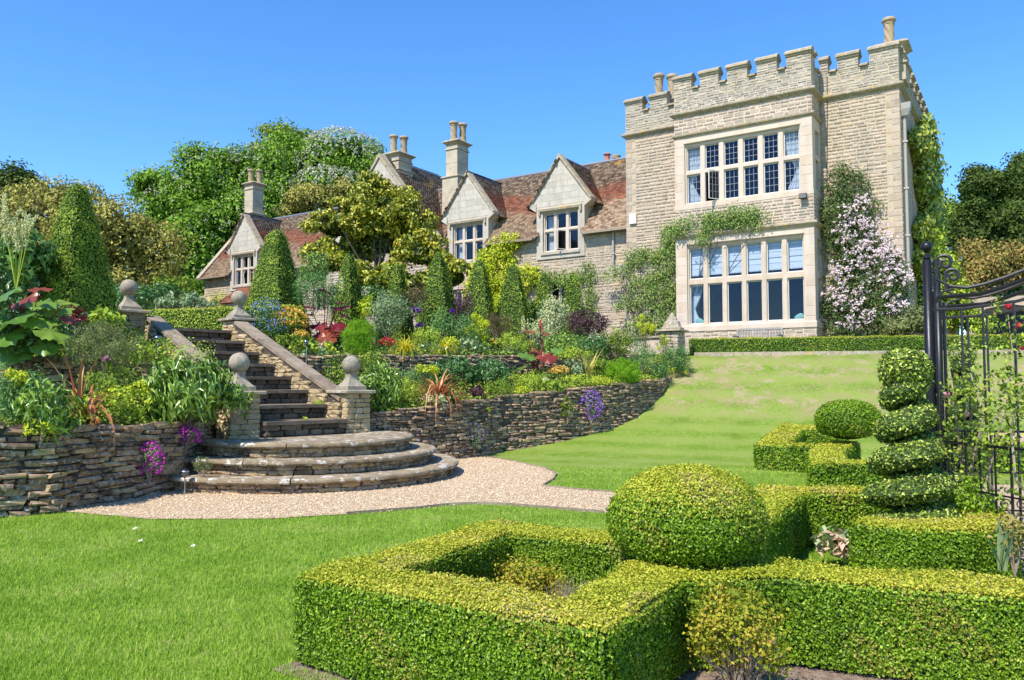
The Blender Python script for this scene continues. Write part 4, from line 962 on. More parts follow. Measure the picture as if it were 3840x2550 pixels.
# dormers
def dormer(x, idx):
    y = .44; F = frame(0, y, 'f'); wz0, wz1 = 7.31, 9.06; wa, wb = x-.88, x+.88
    if idx == 2: pass
    m = MB(); grid_wall(m, x-1.2, x+1.2, 7.0, 9.30, [(wa, wb, wz0, wz1)], 0, .36); m.prism_y([(x-1.2, 9.302), (x+1.2, 9.302), (x+1.45, 9.47), (x, 11.36), (x-1.45, 9.47)], 0.001, .34)
    o = m.build("gable_wall", DORMST, rng_h); o.matrix_local = F
    w, L = mullion_window(rng_h, F, wa, wb, wz0, wz1, 3, [(7.36, 8.20), (8.32, 9.0)], .45, y=.10, th=.14, fr=.05, openl=(1, 0) if idx == 0 else None)
    m = MB().prism_x([(-.11, 9.20), (.01, 9.28), (.01, 9.11), (-.09, 9.11)], x-1.08, x+1.08); m.box(x-1.08, x-.98, -.09, -.0, 8.95, 9.108); m.box(x+.98, x+1.08, -.09, -.0, 8.95, 9.108); o = m.build("hood_mould", COPING, rng_h); o.matrix_local = F
    m = MB().box(x-.98, x+.98, -.06, .02, 7.18, 7.29); o = m.build("sill", DORMST, rng_h); o.matrix_local = F
    gable_blocks(F, x, 9.32, 1.45, 1.31, 11.40, .27)
    verge(F, x, 1.50, 9.42, 11.42, -.09, .30, .10)
    for s in (-1, 1):
        m = MB().prism_y([(x+s*1.2, 9.12), (x+s*1.56, 9.36), (x+s*1.56, 9.50), (x+s*1.2, 9.50)][::s], -.06, .5); o = m.build("kneeler", DORMST, rng_h); o.matrix_local = F
        xx = x+s*1.19; MB().prism_x([(y+.36, 8.1), (y+.36, 9.45), (.5+(9.45-EZ)/SL, 9.45)], min(xx, xx-s*.2), max(xx, xx-s*.2)).build("cheek_wall", DORMST, rng_h)
        # lead flashing at the cheek foot
        MB().prism_x([(y+.37, 8.26), (y+.37, 8.46), (1.5, 9.60), (1.5, 9.40)], min(x+s*1.2, x+s*1.235), max(x+s*1.2, x+s*1.235)).build("lead_flashing", LEAD, rng_h)
    yb = .5+(11.4-EZ)/SL; k = math.hypot(1, 1.31)
    m = MB(); m.prism_y([(x-1.6, 9.30), (x+1.6, 9.30), (x, 11.38)], y+.302, 3.3); m.build("roof_deck", LEAD, rng_h)
    for s in (-1, 1):
        O = (x+s*1.66, y+.28, 9.26) if s == 1 else (x-1.66, 3.3, 9.26)
        X2, B2 = tiles(rng_h, O, (0, s, 0), (-s/k, 0, 1.31/k), 3.0, 1.66*k, lambda p, u, v: EZ+(p.y-.5)*SL < p.z+.12)
        TX.extend(X2); TB.extend(B2)
    MB().tube([(x, y+.25, 11.44), (x, yb, 11.44)], .07, 8).build("ridge_roll", LEAD, rng_h)
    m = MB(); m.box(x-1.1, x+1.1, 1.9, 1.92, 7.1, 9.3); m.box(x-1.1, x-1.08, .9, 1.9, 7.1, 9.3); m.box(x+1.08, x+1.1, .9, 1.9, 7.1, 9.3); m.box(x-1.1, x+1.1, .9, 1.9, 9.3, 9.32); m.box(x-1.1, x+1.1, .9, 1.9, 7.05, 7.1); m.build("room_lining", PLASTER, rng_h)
    curtain(rng_h, F, L[0][0]-.04, L[0][1]+.02, 7.3, 8.95, .42, -.25)
    if idx == 1: curtain(rng_h, F, L[2][1]-.15, L[2][1]+.04, 7.3, 8.95, .42, 0)
for x, i in dorm: dormer(x, i)
vis = [-(1/((HM @ X.translation).length**2)) for X in TX]
place_pieces(rng_h, "tile", [tile_mesh()], TX, TILE, 300, "roof_tiles", prio=vis, bands=TB, world=HM)
o = chimney(rng_h, -20.84, -19.86, 1.45, 2.65, 9.4, 11.84, 13.62, [(-20.42, 1.85), (-20.22, 2.32)], 1.0)
o = chimney(rng_h, -24.2, -23.1, .75, 1.9, 12.0, 12.5, 13.35, [(-23.72, 1.05), (-23.42, 1.5)], .95, .06)
o = chimney(rng_h, -38.55, -37.45, 3.0, 4.1, 9.4, 12.4, 14.35, [(-38.15, 3.4), (-37.75, 3.75)], .88)
for i, x in enumerate((-12.75, -12.3)):
    MB().lathe([(.16, 0), (.13, .05), (.12, .3), (.2, .34), (.16, .38)] if i == 0 else [(.16, 0), (.2, .05), (.22, .2), (.15, .24)], 14, (x, 3.6, RZ+.05)).build("chimney_pot", REDPOT if i == 0 else POT, rng_h)
# small gabled dormer behind the magnolia and lean-to below left dormer
m = MB(); m.prism_y([(-26.6, 8.2), (-24.65, 8.2), (-24.65, 8.4), (-25.63, 9.45), (-26.6, 8.4)], -.3, .5); m.build("gable_wall", DORMST, rng_h)
m = MB(); m.prism_x([(-.85, 6.1), (.49, 6.1), (.49, 7.1)], -35.2, -32.7); m.build("lean_to", LEAD, rng_h); m = MB(); m.box(-35.0, -32.9, -.6, .49, 2.4, 6.098); m.build("lean_to_wall", DORMST, rng_h)
kk = math.hypot(1.34, 1.0); X2, B2 = tiles(rng_h, (-35.3, -.95, 6.1), (1, 0, 0), (0, 1.34/kk, 1/kk), 2.7, kk, lambda p, u, v: True)
place_pieces(rng_h, "tile", [tile_mesh()], X2, TILE, 0, "lean_to_tiles", bands=[.45]*len(X2), world=HM)
# bench
bn = empty("garden_bench", hw(-4.17, PX-1.0, 2.55), HA, label="weathered grey slatted bench against the bay below its windows", cat="bench")
for x in (-.74, .74):
    MB().box(x-.035, x+.035, -.02, .05, 0, .86).build("back_post", BENCHW, bn, bevel=.006); MB().box(x-.035, x+.035, -.50, -.43, 0, .62).build("leg", BENCHW, bn, bevel=.006); MB().box(x-.04, x+.04, -.52, .0, .60, .64).build("armrest", BENCHW, bn, bevel=.006)
MB().box(-.70, .70, -.02, .03, .82, .90).build("top_rail", BENCHW, bn, bevel=.008); MB().box(-.70, .70, -.02, .03, .46, .51).build("bottom_rail", BENCHW, bn)
for i in range(15):
    x = -.65+i*1.3/14; MB().box(x-.026, x+.026, -.008, .016, .51, .82).build("back_slat", BENCHW, bn)
for i in range(6): MB().box(-.74, .74, -.50+i*.085, -.44+i*.085, .42, .445).build("seat_slat", BENCHW, bn)
# ================================================================ PLANTS
def at(px, py, Y):
    u = (px-1920)/FPX; v = (1275-py)/FPX; cp, sp = math.cos(PITCH), math.sin(PITCH); ry = cp-v*sp; k = Y/ry
    return np.array((u*k, Y, 1.6+(sp+v*cp)*k))
def mpp(Y): return Y/FPX
G_YEW = leaf_mat("yew_foliage", [(0, (.04, .085, .012)), (.5, (.085, .16, .022)), (1, (.17, .27, .05))])
G_YEWL = leaf_mat("yew_foliage_young", [(0, (0.062, 0.119, 0.008)), (0.5, (0.185, 0.285, 0.021)), (1, (0.394, 0.475, 0.048))], transl=.1)
G_BOX = leaf_mat("box_leaves", [(0, (0.052, 0.098, 0.003)), (0.45, (0.179, 0.326, 0.011)), (0.75, (0.294, 0.462, 0.022)), (0.93, (0.441, 0.525, 0.04)), (1, (0.32, 0.24, 0.06))], .45, .4, .3)
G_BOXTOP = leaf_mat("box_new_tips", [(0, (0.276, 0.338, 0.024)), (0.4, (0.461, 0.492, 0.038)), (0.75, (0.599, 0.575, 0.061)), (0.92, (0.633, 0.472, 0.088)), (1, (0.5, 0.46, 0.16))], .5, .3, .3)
G_BOXCORE = leaf_mat("box_shaded_core", [(0, (.03, .055, .010)), (1, (.03, .055, .010))], .7, .2, 0)  # core colour darkened to paint the shade in gaps between leaves
G_BOXYEL = leaf_mat("yellowing_box", [(0, (0.112, 0.176, 0.014)), (0.35, (0.256, 0.288, 0.021)), (0.65, (0.44, 0.376, 0.028)), (0.85, (0.416, 0.304, 0.042)), (1, (0.336, 0.136, 0.056))])
G_SPIRAL = leaf_mat("spiral_box_leaves", [(0, (0.03, 0.046, 0.007)), (0.45, (0.145, 0.227, 0.024)), (0.75, (0.343, 0.469, 0.048)), (0.93, (0.651, 0.696, 0.115)), (1, (0.26, 0.2, 0.07))], .35, .5)
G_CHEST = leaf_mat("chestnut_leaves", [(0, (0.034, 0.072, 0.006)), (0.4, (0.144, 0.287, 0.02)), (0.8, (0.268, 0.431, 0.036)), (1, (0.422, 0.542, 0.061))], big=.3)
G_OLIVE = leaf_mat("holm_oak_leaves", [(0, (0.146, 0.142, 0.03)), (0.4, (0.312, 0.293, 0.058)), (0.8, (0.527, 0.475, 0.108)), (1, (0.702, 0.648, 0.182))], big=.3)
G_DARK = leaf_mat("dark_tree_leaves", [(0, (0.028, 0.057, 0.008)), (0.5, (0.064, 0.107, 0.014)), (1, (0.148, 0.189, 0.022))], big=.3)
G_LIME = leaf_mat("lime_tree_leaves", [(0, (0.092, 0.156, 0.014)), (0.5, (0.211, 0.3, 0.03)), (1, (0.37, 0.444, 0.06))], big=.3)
G_MAG = leaf_mat("magnolia_leaves", [(0, (0.041, 0.059, 0.006)), (0.35, (0.176, 0.221, 0.014)), (0.65, (0.405, 0.403, 0.026)), (0.88, (0.675, 0.572, 0.06)), (1, (0.405, 0.169, 0.036))], .42, .4, .15)
G_IVY = leaf_mat("golden_ivy", [(0, (.13, .20, .015)), (.5, (.30, .38, .03)), (1, (.50, .52, .10))], .4, .5)
G_GOLD = leaf_mat("golden_creeper", [(0, (.24, .34, .012)), (.5, (.45, .55, .02)), (.9, (.62, .62, .06)), (1, (.62, .36, .12))])
G_VINE = leaf_mat("wall_vine_leaves", [(0, (0.071, 0.135, 0.027)), (0.5, (0.184, 0.297, 0.061)), (0.9, (0.34, 0.459, 0.108)), (1, (0.425, 0.297, 0.121))])
G_CLEM = leaf_mat("clematis_leaves", [(0, (0.036, 0.072, 0.018)), (0.5, (0.084, 0.144, 0.036)), (0.85, (0.168, 0.228, 0.06)), (1, (0.24, 0.156, 0.096))])
G_PEONY = leaf_mat("peony_leaves", [(0, (0.036, 0.08, 0.01)), (0.5, (0.189, 0.331, 0.04)), (0.85, (0.351, 0.505, 0.072)), (1, (0.482, 0.558, 0.064))], .33, .6)
G_BLUE = leaf_mat("blue_green_leaves", [(0, (0.027, 0.064, 0.018)), (0.5, (0.133, 0.278, 0.071)), (1, (0.266, 0.43, 0.122))])
G_MID = leaf_mat("mid_green_leaves", [(0, (0.038, 0.07, 0.007)), (0.5, (0.197, 0.304, 0.028)), (1, (0.394, 0.48, 0.056))])
G_LIGHT = leaf_mat("light_green_leaves", [(0, (0.104, 0.167, 0.013)), (0.5, (0.345, 0.483, 0.041)), (1, (0.603, 0.66, 0.097))])
G_BRIGHT = leaf_mat("feathery_bright_green", [(0, (0.105, 0.243, 0.01)), (0.5, (0.21, 0.432, 0.015)), (1, (0.375, 0.608, 0.03))])
G_SILVER = leaf_mat("silvery_leaves", [(0, (0.12, 0.19, 0.075)), (0.5, (0.24, 0.33, 0.143)), (1, (0.42, 0.5, 0.255))])
G_DKGRN = leaf_mat("dark_glossy_leaves", [(0, (0.033, 0.1, 0.024)), (0.5, (0.081, 0.198, 0.043)), (1, (0.196, 0.34, 0.076))], .35, .6)
G_ROSM = leaf_mat("rosemary_foliage", [(0, (0.125, 0.125, 0.044)), (0.4, (0.2, 0.237, 0.075)), (0.75, (0.288, 0.362, 0.112)), (1, (0.413, 0.3, 0.188))])
G_PURP = leaf_mat("purple_leaves", [(0, (.03, .018, .022)), (.5, (.085, .04, .05)), (1, (.18, .09, .09))])
G_BRNP = leaf_mat("bronze_leaves", [(0, (.07, .05, .02)), (.5, (.15, .11, .04)), (1, (.24, .20, .09))])
G_RED = leaf_mat("red_rhubarb_leaves", [(0, (0.09, 0.007, 0.019)), (0.45, (0.195, 0.016, 0.032)), (0.75, (0.3, 0.042, 0.032)), (1, (0.338, 0.105, 0.032))], .35, .5, .35)
G_RHUB = leaf_mat("rhubarb_leaves", [(0, (.06, .15, .02)), (.45, (.16, .30, .04)), (.7, (.26, .36, .04)), (.88, (.36, .13, .03)), (1, (.26, .035, .03))], .35, .5, .35)
G_PHOR = leaf_mat("bronze_sword_leaves", [(0, (0.273, 0.076, 0.022)), (0.5, (0.525, 0.19, 0.066)), (0.8, (0.651, 0.304, 0.121)), (1, (0.42, 0.266, 0.044))], .4, .5, .2)
G_YSW = leaf_mat("yellow_sword_leaves", [(0, (.35, .36, .05)), (1, (.68, .55, .16))])
G_YGR = leaf_mat("golden_grass", [(0, (.42, .40, .02)), (1, (.80, .68, .05))])
G_VAR = leaf_mat("cream_variegated_leaves", [(0, (.20, .28, .08)), (.5, (.48, .52, .24)), (1, (.72, .70, .42))])
G_BEECH = leaf_mat("copper_tinged_leaves", [(0, (.10, .12, .02)), (.4, (.26, .24, .05)), (.7, (.38, .28, .09)), (1, (.42, .20, .09))])
def flmat(name, a, b): return leaf_mat(name, [(0, a), (1, b)], .6, .2, .25)
FW = flmat("white_pink_petals", (.58, .42, .44), (.82, .71, .68)); FC = flmat("chestnut_blossom", (.36, .36, .20), (.62, .60, .42))
FM = flmat("magenta_petals", (.45, .03, .35), (.75, .10, .55)); FP = flmat("violet_petals", (.22, .07, .50), (.46, .22, .75)); FB_ = flmat("blue_petals", (.12, .20, .60), (.25, .35, .80))
FY = flmat("acid_yellow_bracts", (.45, .55, .02), (.72, .72, .05)); FO = flmat("orange_yellow_petals", (.75, .35, .04), (.85, .65, .15)); FR = flmat("red_petals", (.45, .015, .03), (.65, .06, .08))
FCR = flmat("cream_plumes", (.60, .60, .28), (.80, .78, .45)); FPK = flmat("pink_petals", (.65, .20, .35), (.80, .45, .55)); FWI = flmat("cream_racemes", (.70, .60, .30), (.85, .80, .52)); FIR = flmat("deep_purple_petals", (.10, .02, .22), (.20, .05, .40))

def ell_pts(n, c, r, lo=.75, hi=1.05, zmin=-1.0):
    d = rng.normal(0, 1, (int(n*2.2)+8, 3)); d /= np.linalg.norm(d, axis=1, keepdims=True); d = d[d[:, 2] > zmin][:n]; n = len(d)
    rad = (lo**3+(hi**3-lo**3)*rng.random((n, 1)))**(1/3); return np.array(c)+d*np.array(r)*rad, d
def clumpy(n, c, r, ncl, csize, lo=.7, hi=1.0, zmin=-.6):
    C, D = ell_pts(ncl, c, r, lo, hi, zmin); i = rng.integers(0, len(C), n); o = rng.normal(0, csize, (n, 3)); return C[i]+o, D[i]+o/csize*.35, i, len(C)
def twigs(mb, base, tips, r0, r1=.004):
    for t in tips:
        b = Vector(base); t = Vector(t); m = b.lerp(t, .5)+Vector((random.uniform(-1, 1), random.uniform(-1, 1), random.uniform(0, 1)))*(t-b).length*.08; mb.tube([b, m, t], [r0, (r0+r1)/2, r1], 4)
def plant(label, cat, px, py, Y, wpx, hpx, mat, n=900, L=.05, Wd=.03, ncl=30, cs=.13, zmin=-.5, jit=.7, flowers=None, droop=.1, name=None, up=None, rnd_bias=0, stems=True, depth=None, heads=None, group=None, base=None):
    """(px,py) centre of the plant in the ground plan at depth Y; sizes in photo pixels -> metres"""
    c = at(px, py, Y); k = mpp(Y); r = np.array((wpx*k/2, (depth or wpx)*k/2, hpx*k/2))
    root = empty(name or "garden_plant", (c[0], c[1], c[2]-r[2]), label=label, cat=cat, group=group); o = np.array((0, 0, r[2])) 
    P, D, ci, m = clumpy(n, o, r*.88, ncl, min(r)*cs, .35, 1.0, zmin); cr = rng.random(m)
    rnd = np.clip(cr[ci]*.45+rng.random(len(P))*.55+rnd_bias, 0, 1)
    leaf_obj("foliage", [leaves(P, D, L, Wd, rnd, jit=jit, droop=droop, up=up)], mat, root)
    if stems:
        mb = MB(); tips = [P[i] for i in rng.integers(0, len(P), 9)]; twigs(mb, (0, 0, -.1), tips, .006+.004*r[0], .002); mb.build("stems", base or TWIG, root)
    if flowers:
        fm, fn, fs, up_ = flowers
        C, D = ell_pts(fn, o, r*1.0, .92, 1.06, up_); q = 4; P2 = np.repeat(C, q, 0)+rng.normal(0, fs*.35, (len(C)*q, 3))
        if len(C) <= 60:
            for j in range(len(C)): leaf_obj("flower", [leaves(P2[j*q:j*q+q], np.repeat(D[j:j+1], q, 0), fs, fs*.7, rng.random(q), jit=.7)], fm, root)
        else: leaf_obj("flowers", [leaves(P2, np.repeat(D, q, 0), fs, fs*.7, rng.random(len(P2)), jit=.7)], fm, root)["kind"] = "stuff"
    if heads:      # rounded flower heads
        hm, pts, hr = heads; parts = []
        for (hx, hy) in pts:
            h = at(hx, hy, Y-r[1]*.4)-np.array(root.location); P2, D2 = ell_pts(150, h, (hr, hr, hr*1.1), .5, 1, -1); parts.append(leaves(P2, D2, hr*.33, hr*.3, rng.random(len(P2)), jit=.5))
            mb = MB().tube([(h[0]*.6, h[1]*.6, r[2]*.6), tuple(h)], .006, 4).build("stem", TWIG if False else G_MID, root)
        leaf_obj("flower_heads", parts, hm, root)
    return root
def swords(label, px, py, Y, blades, mat, L, wd, spread, seed, name="sword_plant", cat="plant", lean=.5):
    r_ = random.Random(seed); c = at(px, py, Y); root = empty(name, tuple(c), label=label, cat=cat); parts = []
    V = []; F = []; Rn = []; k = 0
    for b in range(blades):
        a = r_.uniform(0, 2*math.pi); sp = r_.uniform(.05, 1)*spread; l = L*r_.uniform(.55, 1.15); w = wd*r_.uniform(.7, 1.2); bend = r_.uniform(.2, 1.0)*lean
        d = np.array((math.cos(a), math.sin(a), 0)); s = np.array((-math.sin(a), math.cos(a), 0)); rr = r_.random()
        for j in range(7):
            t = j/6; th = sp+bend*t*t*1.6; pos = d*(l*t*math.sin(min(th, 2.2)))+np.array((0, 0, l*t*math.cos(min(th, 2.2)))); ww = w*(1-t**2.2)*.5+.001
            V += [pos-s*ww+d*ww*.3, pos-d*.0, pos+s*ww+d*ww*.3]; Rn += [rr]*3
        for j in range(6):
            q = k+j*3; F += [(q, q+1, q+4, q+3), (q+1, q+2, q+5, q+4)]
        k += 21
    link("blades", np_mesh("blades", np.array(V), np.array(F), np.array(Rn)), mat, root); return root
def bigleaf_geo(size, seed, lobes=5):
    r_ = random.Random(seed); V = [(0, 0, 0)]; n = 26
    for i in range(n+1):
        a = -2.6+5.2*i/n; rad = size*(.74+.2*abs(math.cos(a*lobes/2.1)))*(.95 if abs(a) < 2.0 else .7)*(1+.10*math.sin(i*2.7)); V.append((rad*math.cos(a), rad*math.sin(a), size*.13*math.cos(a*lobes/1.05)-.25*size*(rad/size)**2))
    return [Vector(v) for v in V], [(0, i+1, i+2) for i in range(n)]
def rhubarb(label, px, py, Y, specs, mat, name="ornamental_rhubarb", stalks=()):
    """specs: (px,py,size m,tilt,rnd) leaves; py is the base of the plant"""
    c = at(px, py, Y); root = empty(name, tuple(c), label=label, cat="plant")
    for i, (lx, ly, sz, tilt, rn) in enumerate(specs):
        p = Vector(at(lx, ly, Y-random.uniform(-.1, .35))-c); V, F = bigleaf_geo(sz, i); a = math.atan2(p.y-.35, p.x+.001)
        M_ = Matrix.Translation(p) @ Matrix.Rotation(a, 4, 'Z') @ Matrix.Rotation(tilt, 4, 'Y') @ Matrix.Rotation(random.uniform(-.4, .4), 4, 'X')
        mb = MB().add([M_ @ v for v in V], F, rn); mb.build("leaf", mat, root, smooth=True)
        MB().tube([(0, 0, 0), p*.5+Vector((0, 0, .06)), p], [.014, .011, .007], 5, rn).build("leaf_stalk", G_RED, root)
    for (sx, sy, fm) in stalks:
        p = Vector(at(sx, sy, Y)-c); MB().tube([(0, 0, 0), p*.5+Vector((.03, 0, 0)), p], [.012, .010, .005], 5).build("flower_stalk", G_RED, root)
        P, D = ell_pts(160, p-Vector((0, 0, .12)), (.06, .06, .24), .1, 1); leaf_obj("plume", [leaves(P, D, .035, .02, rng.random(len(P)), jit=.8, up=(0, 0, 1))], fm, root)
    return root
def tree(name, label, blobs, mat, ncl, m, leaf, cs, base, flowers=None, cat="tree", core=.62, limbs=10, tr=.45, up=None, zmin=-.5):
    """blobs: (px,py,Y,rx_px,rz_px)"""
    B = [(at(a, b, Y), np.array((rx*mpp(Y), rx*mpp(Y)*.9, rz*mpp(Y)))) for a, b, Y, rx, rz in blobs]
    c0 = np.mean([b[0] for b in B], 0); bz = base; root = empty(name, (c0[0], c0[1], bz), label=label, cat=cat); o0 = np.array((c0[0], c0[1], bz)); parts = []; fl = []
    vol = np.array([np.prod(r)**(2/3) for _, r in B]); vol /= vol.sum()
    allC = []
    for (c, r), w in zip(B, vol):
        k = max(8, int(ncl*w)); ns = max(5, min(22, k//9)); SC, SD = ell_pts(ns, c-o0, r, .55, .86, zmin-.25); sr = rng.uniform(.26, .44, len(SC)); si = rng.integers(0, len(SC), k)
        dd = rng.normal(0, 1, (k, 3))+SD[si]*.9+np.array((0, 0, .25)); dd /= np.linalg.norm(dd, axis=1, keepdims=True); C = SC[si]+dd*np.array(r)*sr[si][:, None]*rng.uniform(.8, 1.08, (k, 1)); D = dd; n = len(C)*m; i = np.repeat(np.arange(len(C)), m)
        O = rng.normal(0, 1, (n, 3)); O /= np.linalg.norm(O, axis=1, keepdims=True); rad = cs*rng.uniform(.7, 1.4, (len(C), 1))[i]*rng.random((n, 1))**.4; O = O*rad; O[:, 2] *= .65
        rc = rng.random(len(C)); rnd = np.clip(rc[i]*.4+rng.random(n)*.6, 0, 1)
        parts.append(leaves(C[i]+O, O/cs+D[i]*.6+np.array((0, 0, .35)), leaf, leaf*.6, rnd, jit=.5, droop=.2, up=up)); allC.append(C)
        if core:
            k2 = int(n*.25); P, D2 = ell_pts(k2, c-o0, r, .2, core+.12, -1); parts.append(leaves(P, D2, leaf*1.9, leaf*1.3, rng.random(len(P))*.25, jit=.6))  # inner leaves kept to the ramp's dark end, crown shade as colour
        if flowers:
            fm, fn, fs = flowers; C2, D2 = ell_pts(int(fn*w), c-o0, r*1.03, .97, 1.07, -.2); q = 6; P2 = np.repeat(C2, q, 0)+np.stack([rng.normal(0, fs*.25, len(C2)*q), rng.normal(0, fs*.25, len(C2)*q), rng.uniform(-.5, 1.3, len(C2)*q)*fs], 1); fl.append(leaves(P2, np.repeat(D2, q, 0), fs*.75, fs*.55, rng.random(len(P2)), jit=.7))
    leaf_obj("crown", parts, mat, root)
    if fl: leaf_obj("blossom", fl, flowers[0], root)
    mb = MB(); allC = np.concatenate(allC); top = allC.mean(0); mb.tube([(0, 0, -1), (0, 0, top[2]*.35), tuple(top*np.array((.5, .5, .8)))], [tr, tr*.8, tr*.4], 9)
    for i in rng.integers(0, len(allC), limbs):
        t = Vector(allC[i]); b = Vector((0, 0, top[2]*random.uniform(.3, .7))); mid = b.lerp(t, .5)+Vector((0, 0, random.uniform(0, .08)*t.length)); mb.tube([b, mid, t], [tr*.4, tr*.22, tr*.06], 5)
    mb.build("trunk", BARK, root); return root

# ---- clipped forms
def clipped(name, label, cat, mb, parent_loc, nleaf, L, Wd, mat, topmat=None, core_inset=None, jit=.55, off=.012, group=None, twig=False, core=None, bev=.03, lump=.012):
    """mb: closed shape in world coords; leaves scattered over its faces"""
    root = empty(name, parent_loc, label=label, cat=cat, group=group); o0 = Vector(parent_loc)
    bm = bmesh.new(); vv = [bm.verts.new(Vector(v)-o0) for v in mb.v]
    for f in mb.f: bm.faces.new([vv[i] for i in f])
    bmesh.ops.remove_doubles(bm, verts=bm.verts[:], dist=.002); bmesh.ops.recalc_face_normals(bm, faces=bm.faces[:])
    if bev:
        bm.normal_update(); es = [e for e in bm.edges if len(e.link_faces) == 2 and e.calc_face_angle(0) > R(50)]
        bmesh.ops.bevel(bm, geom=es, offset=bev, segments=2, affect='EDGES', profile=.5)
    bmesh.ops.triangulate(bm, faces=bm.faces[:]); bm.normal_update()
    V = np.array([tuple(v.co) for v in bm.verts]); bm.verts.index_update(); F = np.array([[v.index for v in f.verts] for f in bm.faces])
    P, D, area = tri_sample(V, F, nleaf); keep = D[:, 2] > -.75; P, D = P[keep], D[keep]
    W_ = P+np.array(parent_loc)
    wob = np.sin(W_[:, 0]*7+W_[:, 2]*6)+np.sin(W_[:, 1]*9+W_[:, 0]*4)+np.sin(W_[:, 2]*14+W_[:, 1]*8+W_[:, 0]*11)*.7
    P = P+D*(rng.normal(off, off*1.1, (len(P), 1))+lump*.6*wob[:, None])
    cl = .5+.5*np.sin(W_[:, 0]*6.1+1.3*np.sin(W_[:, 1]*5))*np.cos(W_[:, 1]*5.3+W_[:, 2]*8); rnd = np.clip(rng.random(len(P))*.8+cl*.2, 0, 1)
    big = .5+.5*np.sin(W_[:, 0]*2.3+W_[:, 1]*1.7+1.5*np.sin(W_[:, 2]*5+W_[:, 1]*2.9)); rnd = np.clip(rnd*(.72+.42*big), 0, 1); pt = np.sin(W_[:, 0]*4.1+W_[:, 2]*3)*np.sin(W_[:, 1]*4.7-W_[:, 0]*1.3)*np.sin(W_[:, 2]*9+W_[:, 0]*5); rnd = np.where((pt > .45) & (rng.random(len(P)) < .35), .97, rnd)
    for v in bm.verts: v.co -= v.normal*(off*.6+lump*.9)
    me = bpy.data.meshes.new("inner_foliage"); bm.to_mesh(me); bm.free(); set_rnd(me, [.3]*len(me.vertices)); link("inner_foliage", me, core or G_BOXCORE, root)  # dark core shows through as painted shade between the leaves
    t = np.zeros(len(P), bool)
    if topmat is not None:
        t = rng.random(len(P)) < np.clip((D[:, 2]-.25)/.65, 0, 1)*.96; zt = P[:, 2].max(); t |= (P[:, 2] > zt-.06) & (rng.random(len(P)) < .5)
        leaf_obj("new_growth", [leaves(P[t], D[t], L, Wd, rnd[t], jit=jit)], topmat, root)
    leaf_obj("foliage", [leaves(P[~t], D[~t], L, Wd, rnd[~t], jit=jit)], mat, root); return root
def path_prism(pts, w, z0, z1, closed=False, sub=.25, zf=None, taper=.0):
    P = [Vector((p[0], p[1])) for p in pts]; n = len(P); Lh, Rh = [], []
    for i in range(n):
        a = P[i-1] if (i > 0 or closed) else None; b = P[(i+1) % n] if (i < n-1 or closed) else None
        ds = ([(P[i]-a).normalized()] if a is not None else [])+([(b-P[i]).normalized()] if b is not None else [])
        nr = [Vector((-d.y, d.x)) for d in ds]; m = nr[0] if len(nr) == 1 else (nr[0]+nr[1])/(1+nr[0].dot(nr[1])); Lh.append(P[i]+m*w/2); Rh.append(P[i]-m*w/2)
    mb = MB(); segs = [(i, (i+1) % n) for i in range(n if closed else n-1)]; zg = zf or (lambda x, y: 0)
    for i, j in segs:
        a, b, c, d = Rh[i], Rh[j], Lh[j], Lh[i]; v = [(q.x, q.y, zg(q.x, q.y)+z) for z in (z0, z1) for q in (a, b, c, d)]
        F = [(4, 5, 6, 7), (0, 1, 5, 4), (2, 3, 7, 6)]
        if not closed and i == 0: F.append((3, 0, 4, 7))
        if not closed and j == n-1: F.append((1, 2, 6, 5))
        mb.add(v, F, .5)
    return mb
def ellip(c, rx, ry, rz, seg=20, rings=12, fn=None):
    mb = MB(); vs = []; fs = []
    for j in range(rings+1):
        ph = -math.pi/2+math.pi*j/rings
        for i in range(seg):
            a = 2*math.pi*i/seg; vs.append((c[0]+rx*math.cos(ph)*math.cos(a), c[1]+ry*math.cos(ph)*math.sin(a), c[2]+rz*math.copysign(abs(math.sin(ph))**.85, math.sin(ph))))
    for j in range(rings):
        for i in range(seg): fs.append((j*seg+i, j*seg+(i+1) % seg, (j+1)*seg+(i+1) % seg, (j+1)*seg+i))
    return mb.add(vs, fs, .5)
def cone(px, ytop, ybase, Y, wpx, top=.22, ex=.9, twist=.6, dp=1.0, name="clipped_yew_cone", label="", n=9000, mat=G_YEW, L=.055, group=None, zb=None):
    k = mpp(Y); tp = at(px, ytop, Y); bt = at(px, ybase, Y); z0 = bt[2] if zb is None else zb; H = tp[2]-z0; w = wpx*k/2*1.02; mb = MB(); vs = []; fs = []; N_ = 16
    prof = [(t, top+(1-top)*(1-t)**ex) for t in (0, .12, .3, .5, .7, .85, .95)]+[(.985, top*.75), (1.0, top*.3)]
    for t, f in prof:
        for i in range(N_):
            a = 2*math.pi*i/N_; sq = 1/max(abs(math.cos(a)), abs(math.sin(a)))**.95; rr = w*f*sq*.90
            x, y = rr*math.cos(a+0), rr*math.sin(a)*dp; vs.append((tp[0]+x*math.cos(twist)-y*math.sin(twist), tp[1]+x*math.sin(twist)+y*math.cos(twist), z0+H*t))
    for j in range(len(prof)-1):
        for i in range(N_): fs.append((j*N_+i, j*N_+(i+1) % N_, (j+1)*N_+(i+1) % N_, (j+1)*N_+i))
    fs.append(tuple((len(prof)-1)*N_+i for i in range(N_))); mb.add(vs, fs, .5)
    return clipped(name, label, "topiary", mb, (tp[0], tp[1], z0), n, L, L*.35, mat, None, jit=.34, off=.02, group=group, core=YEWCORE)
YEWCORE = leaf_mat("yew_inner", [(0, (.03, .055, .012)), (1, (.03, .055, .012))], .8, .1, 0)
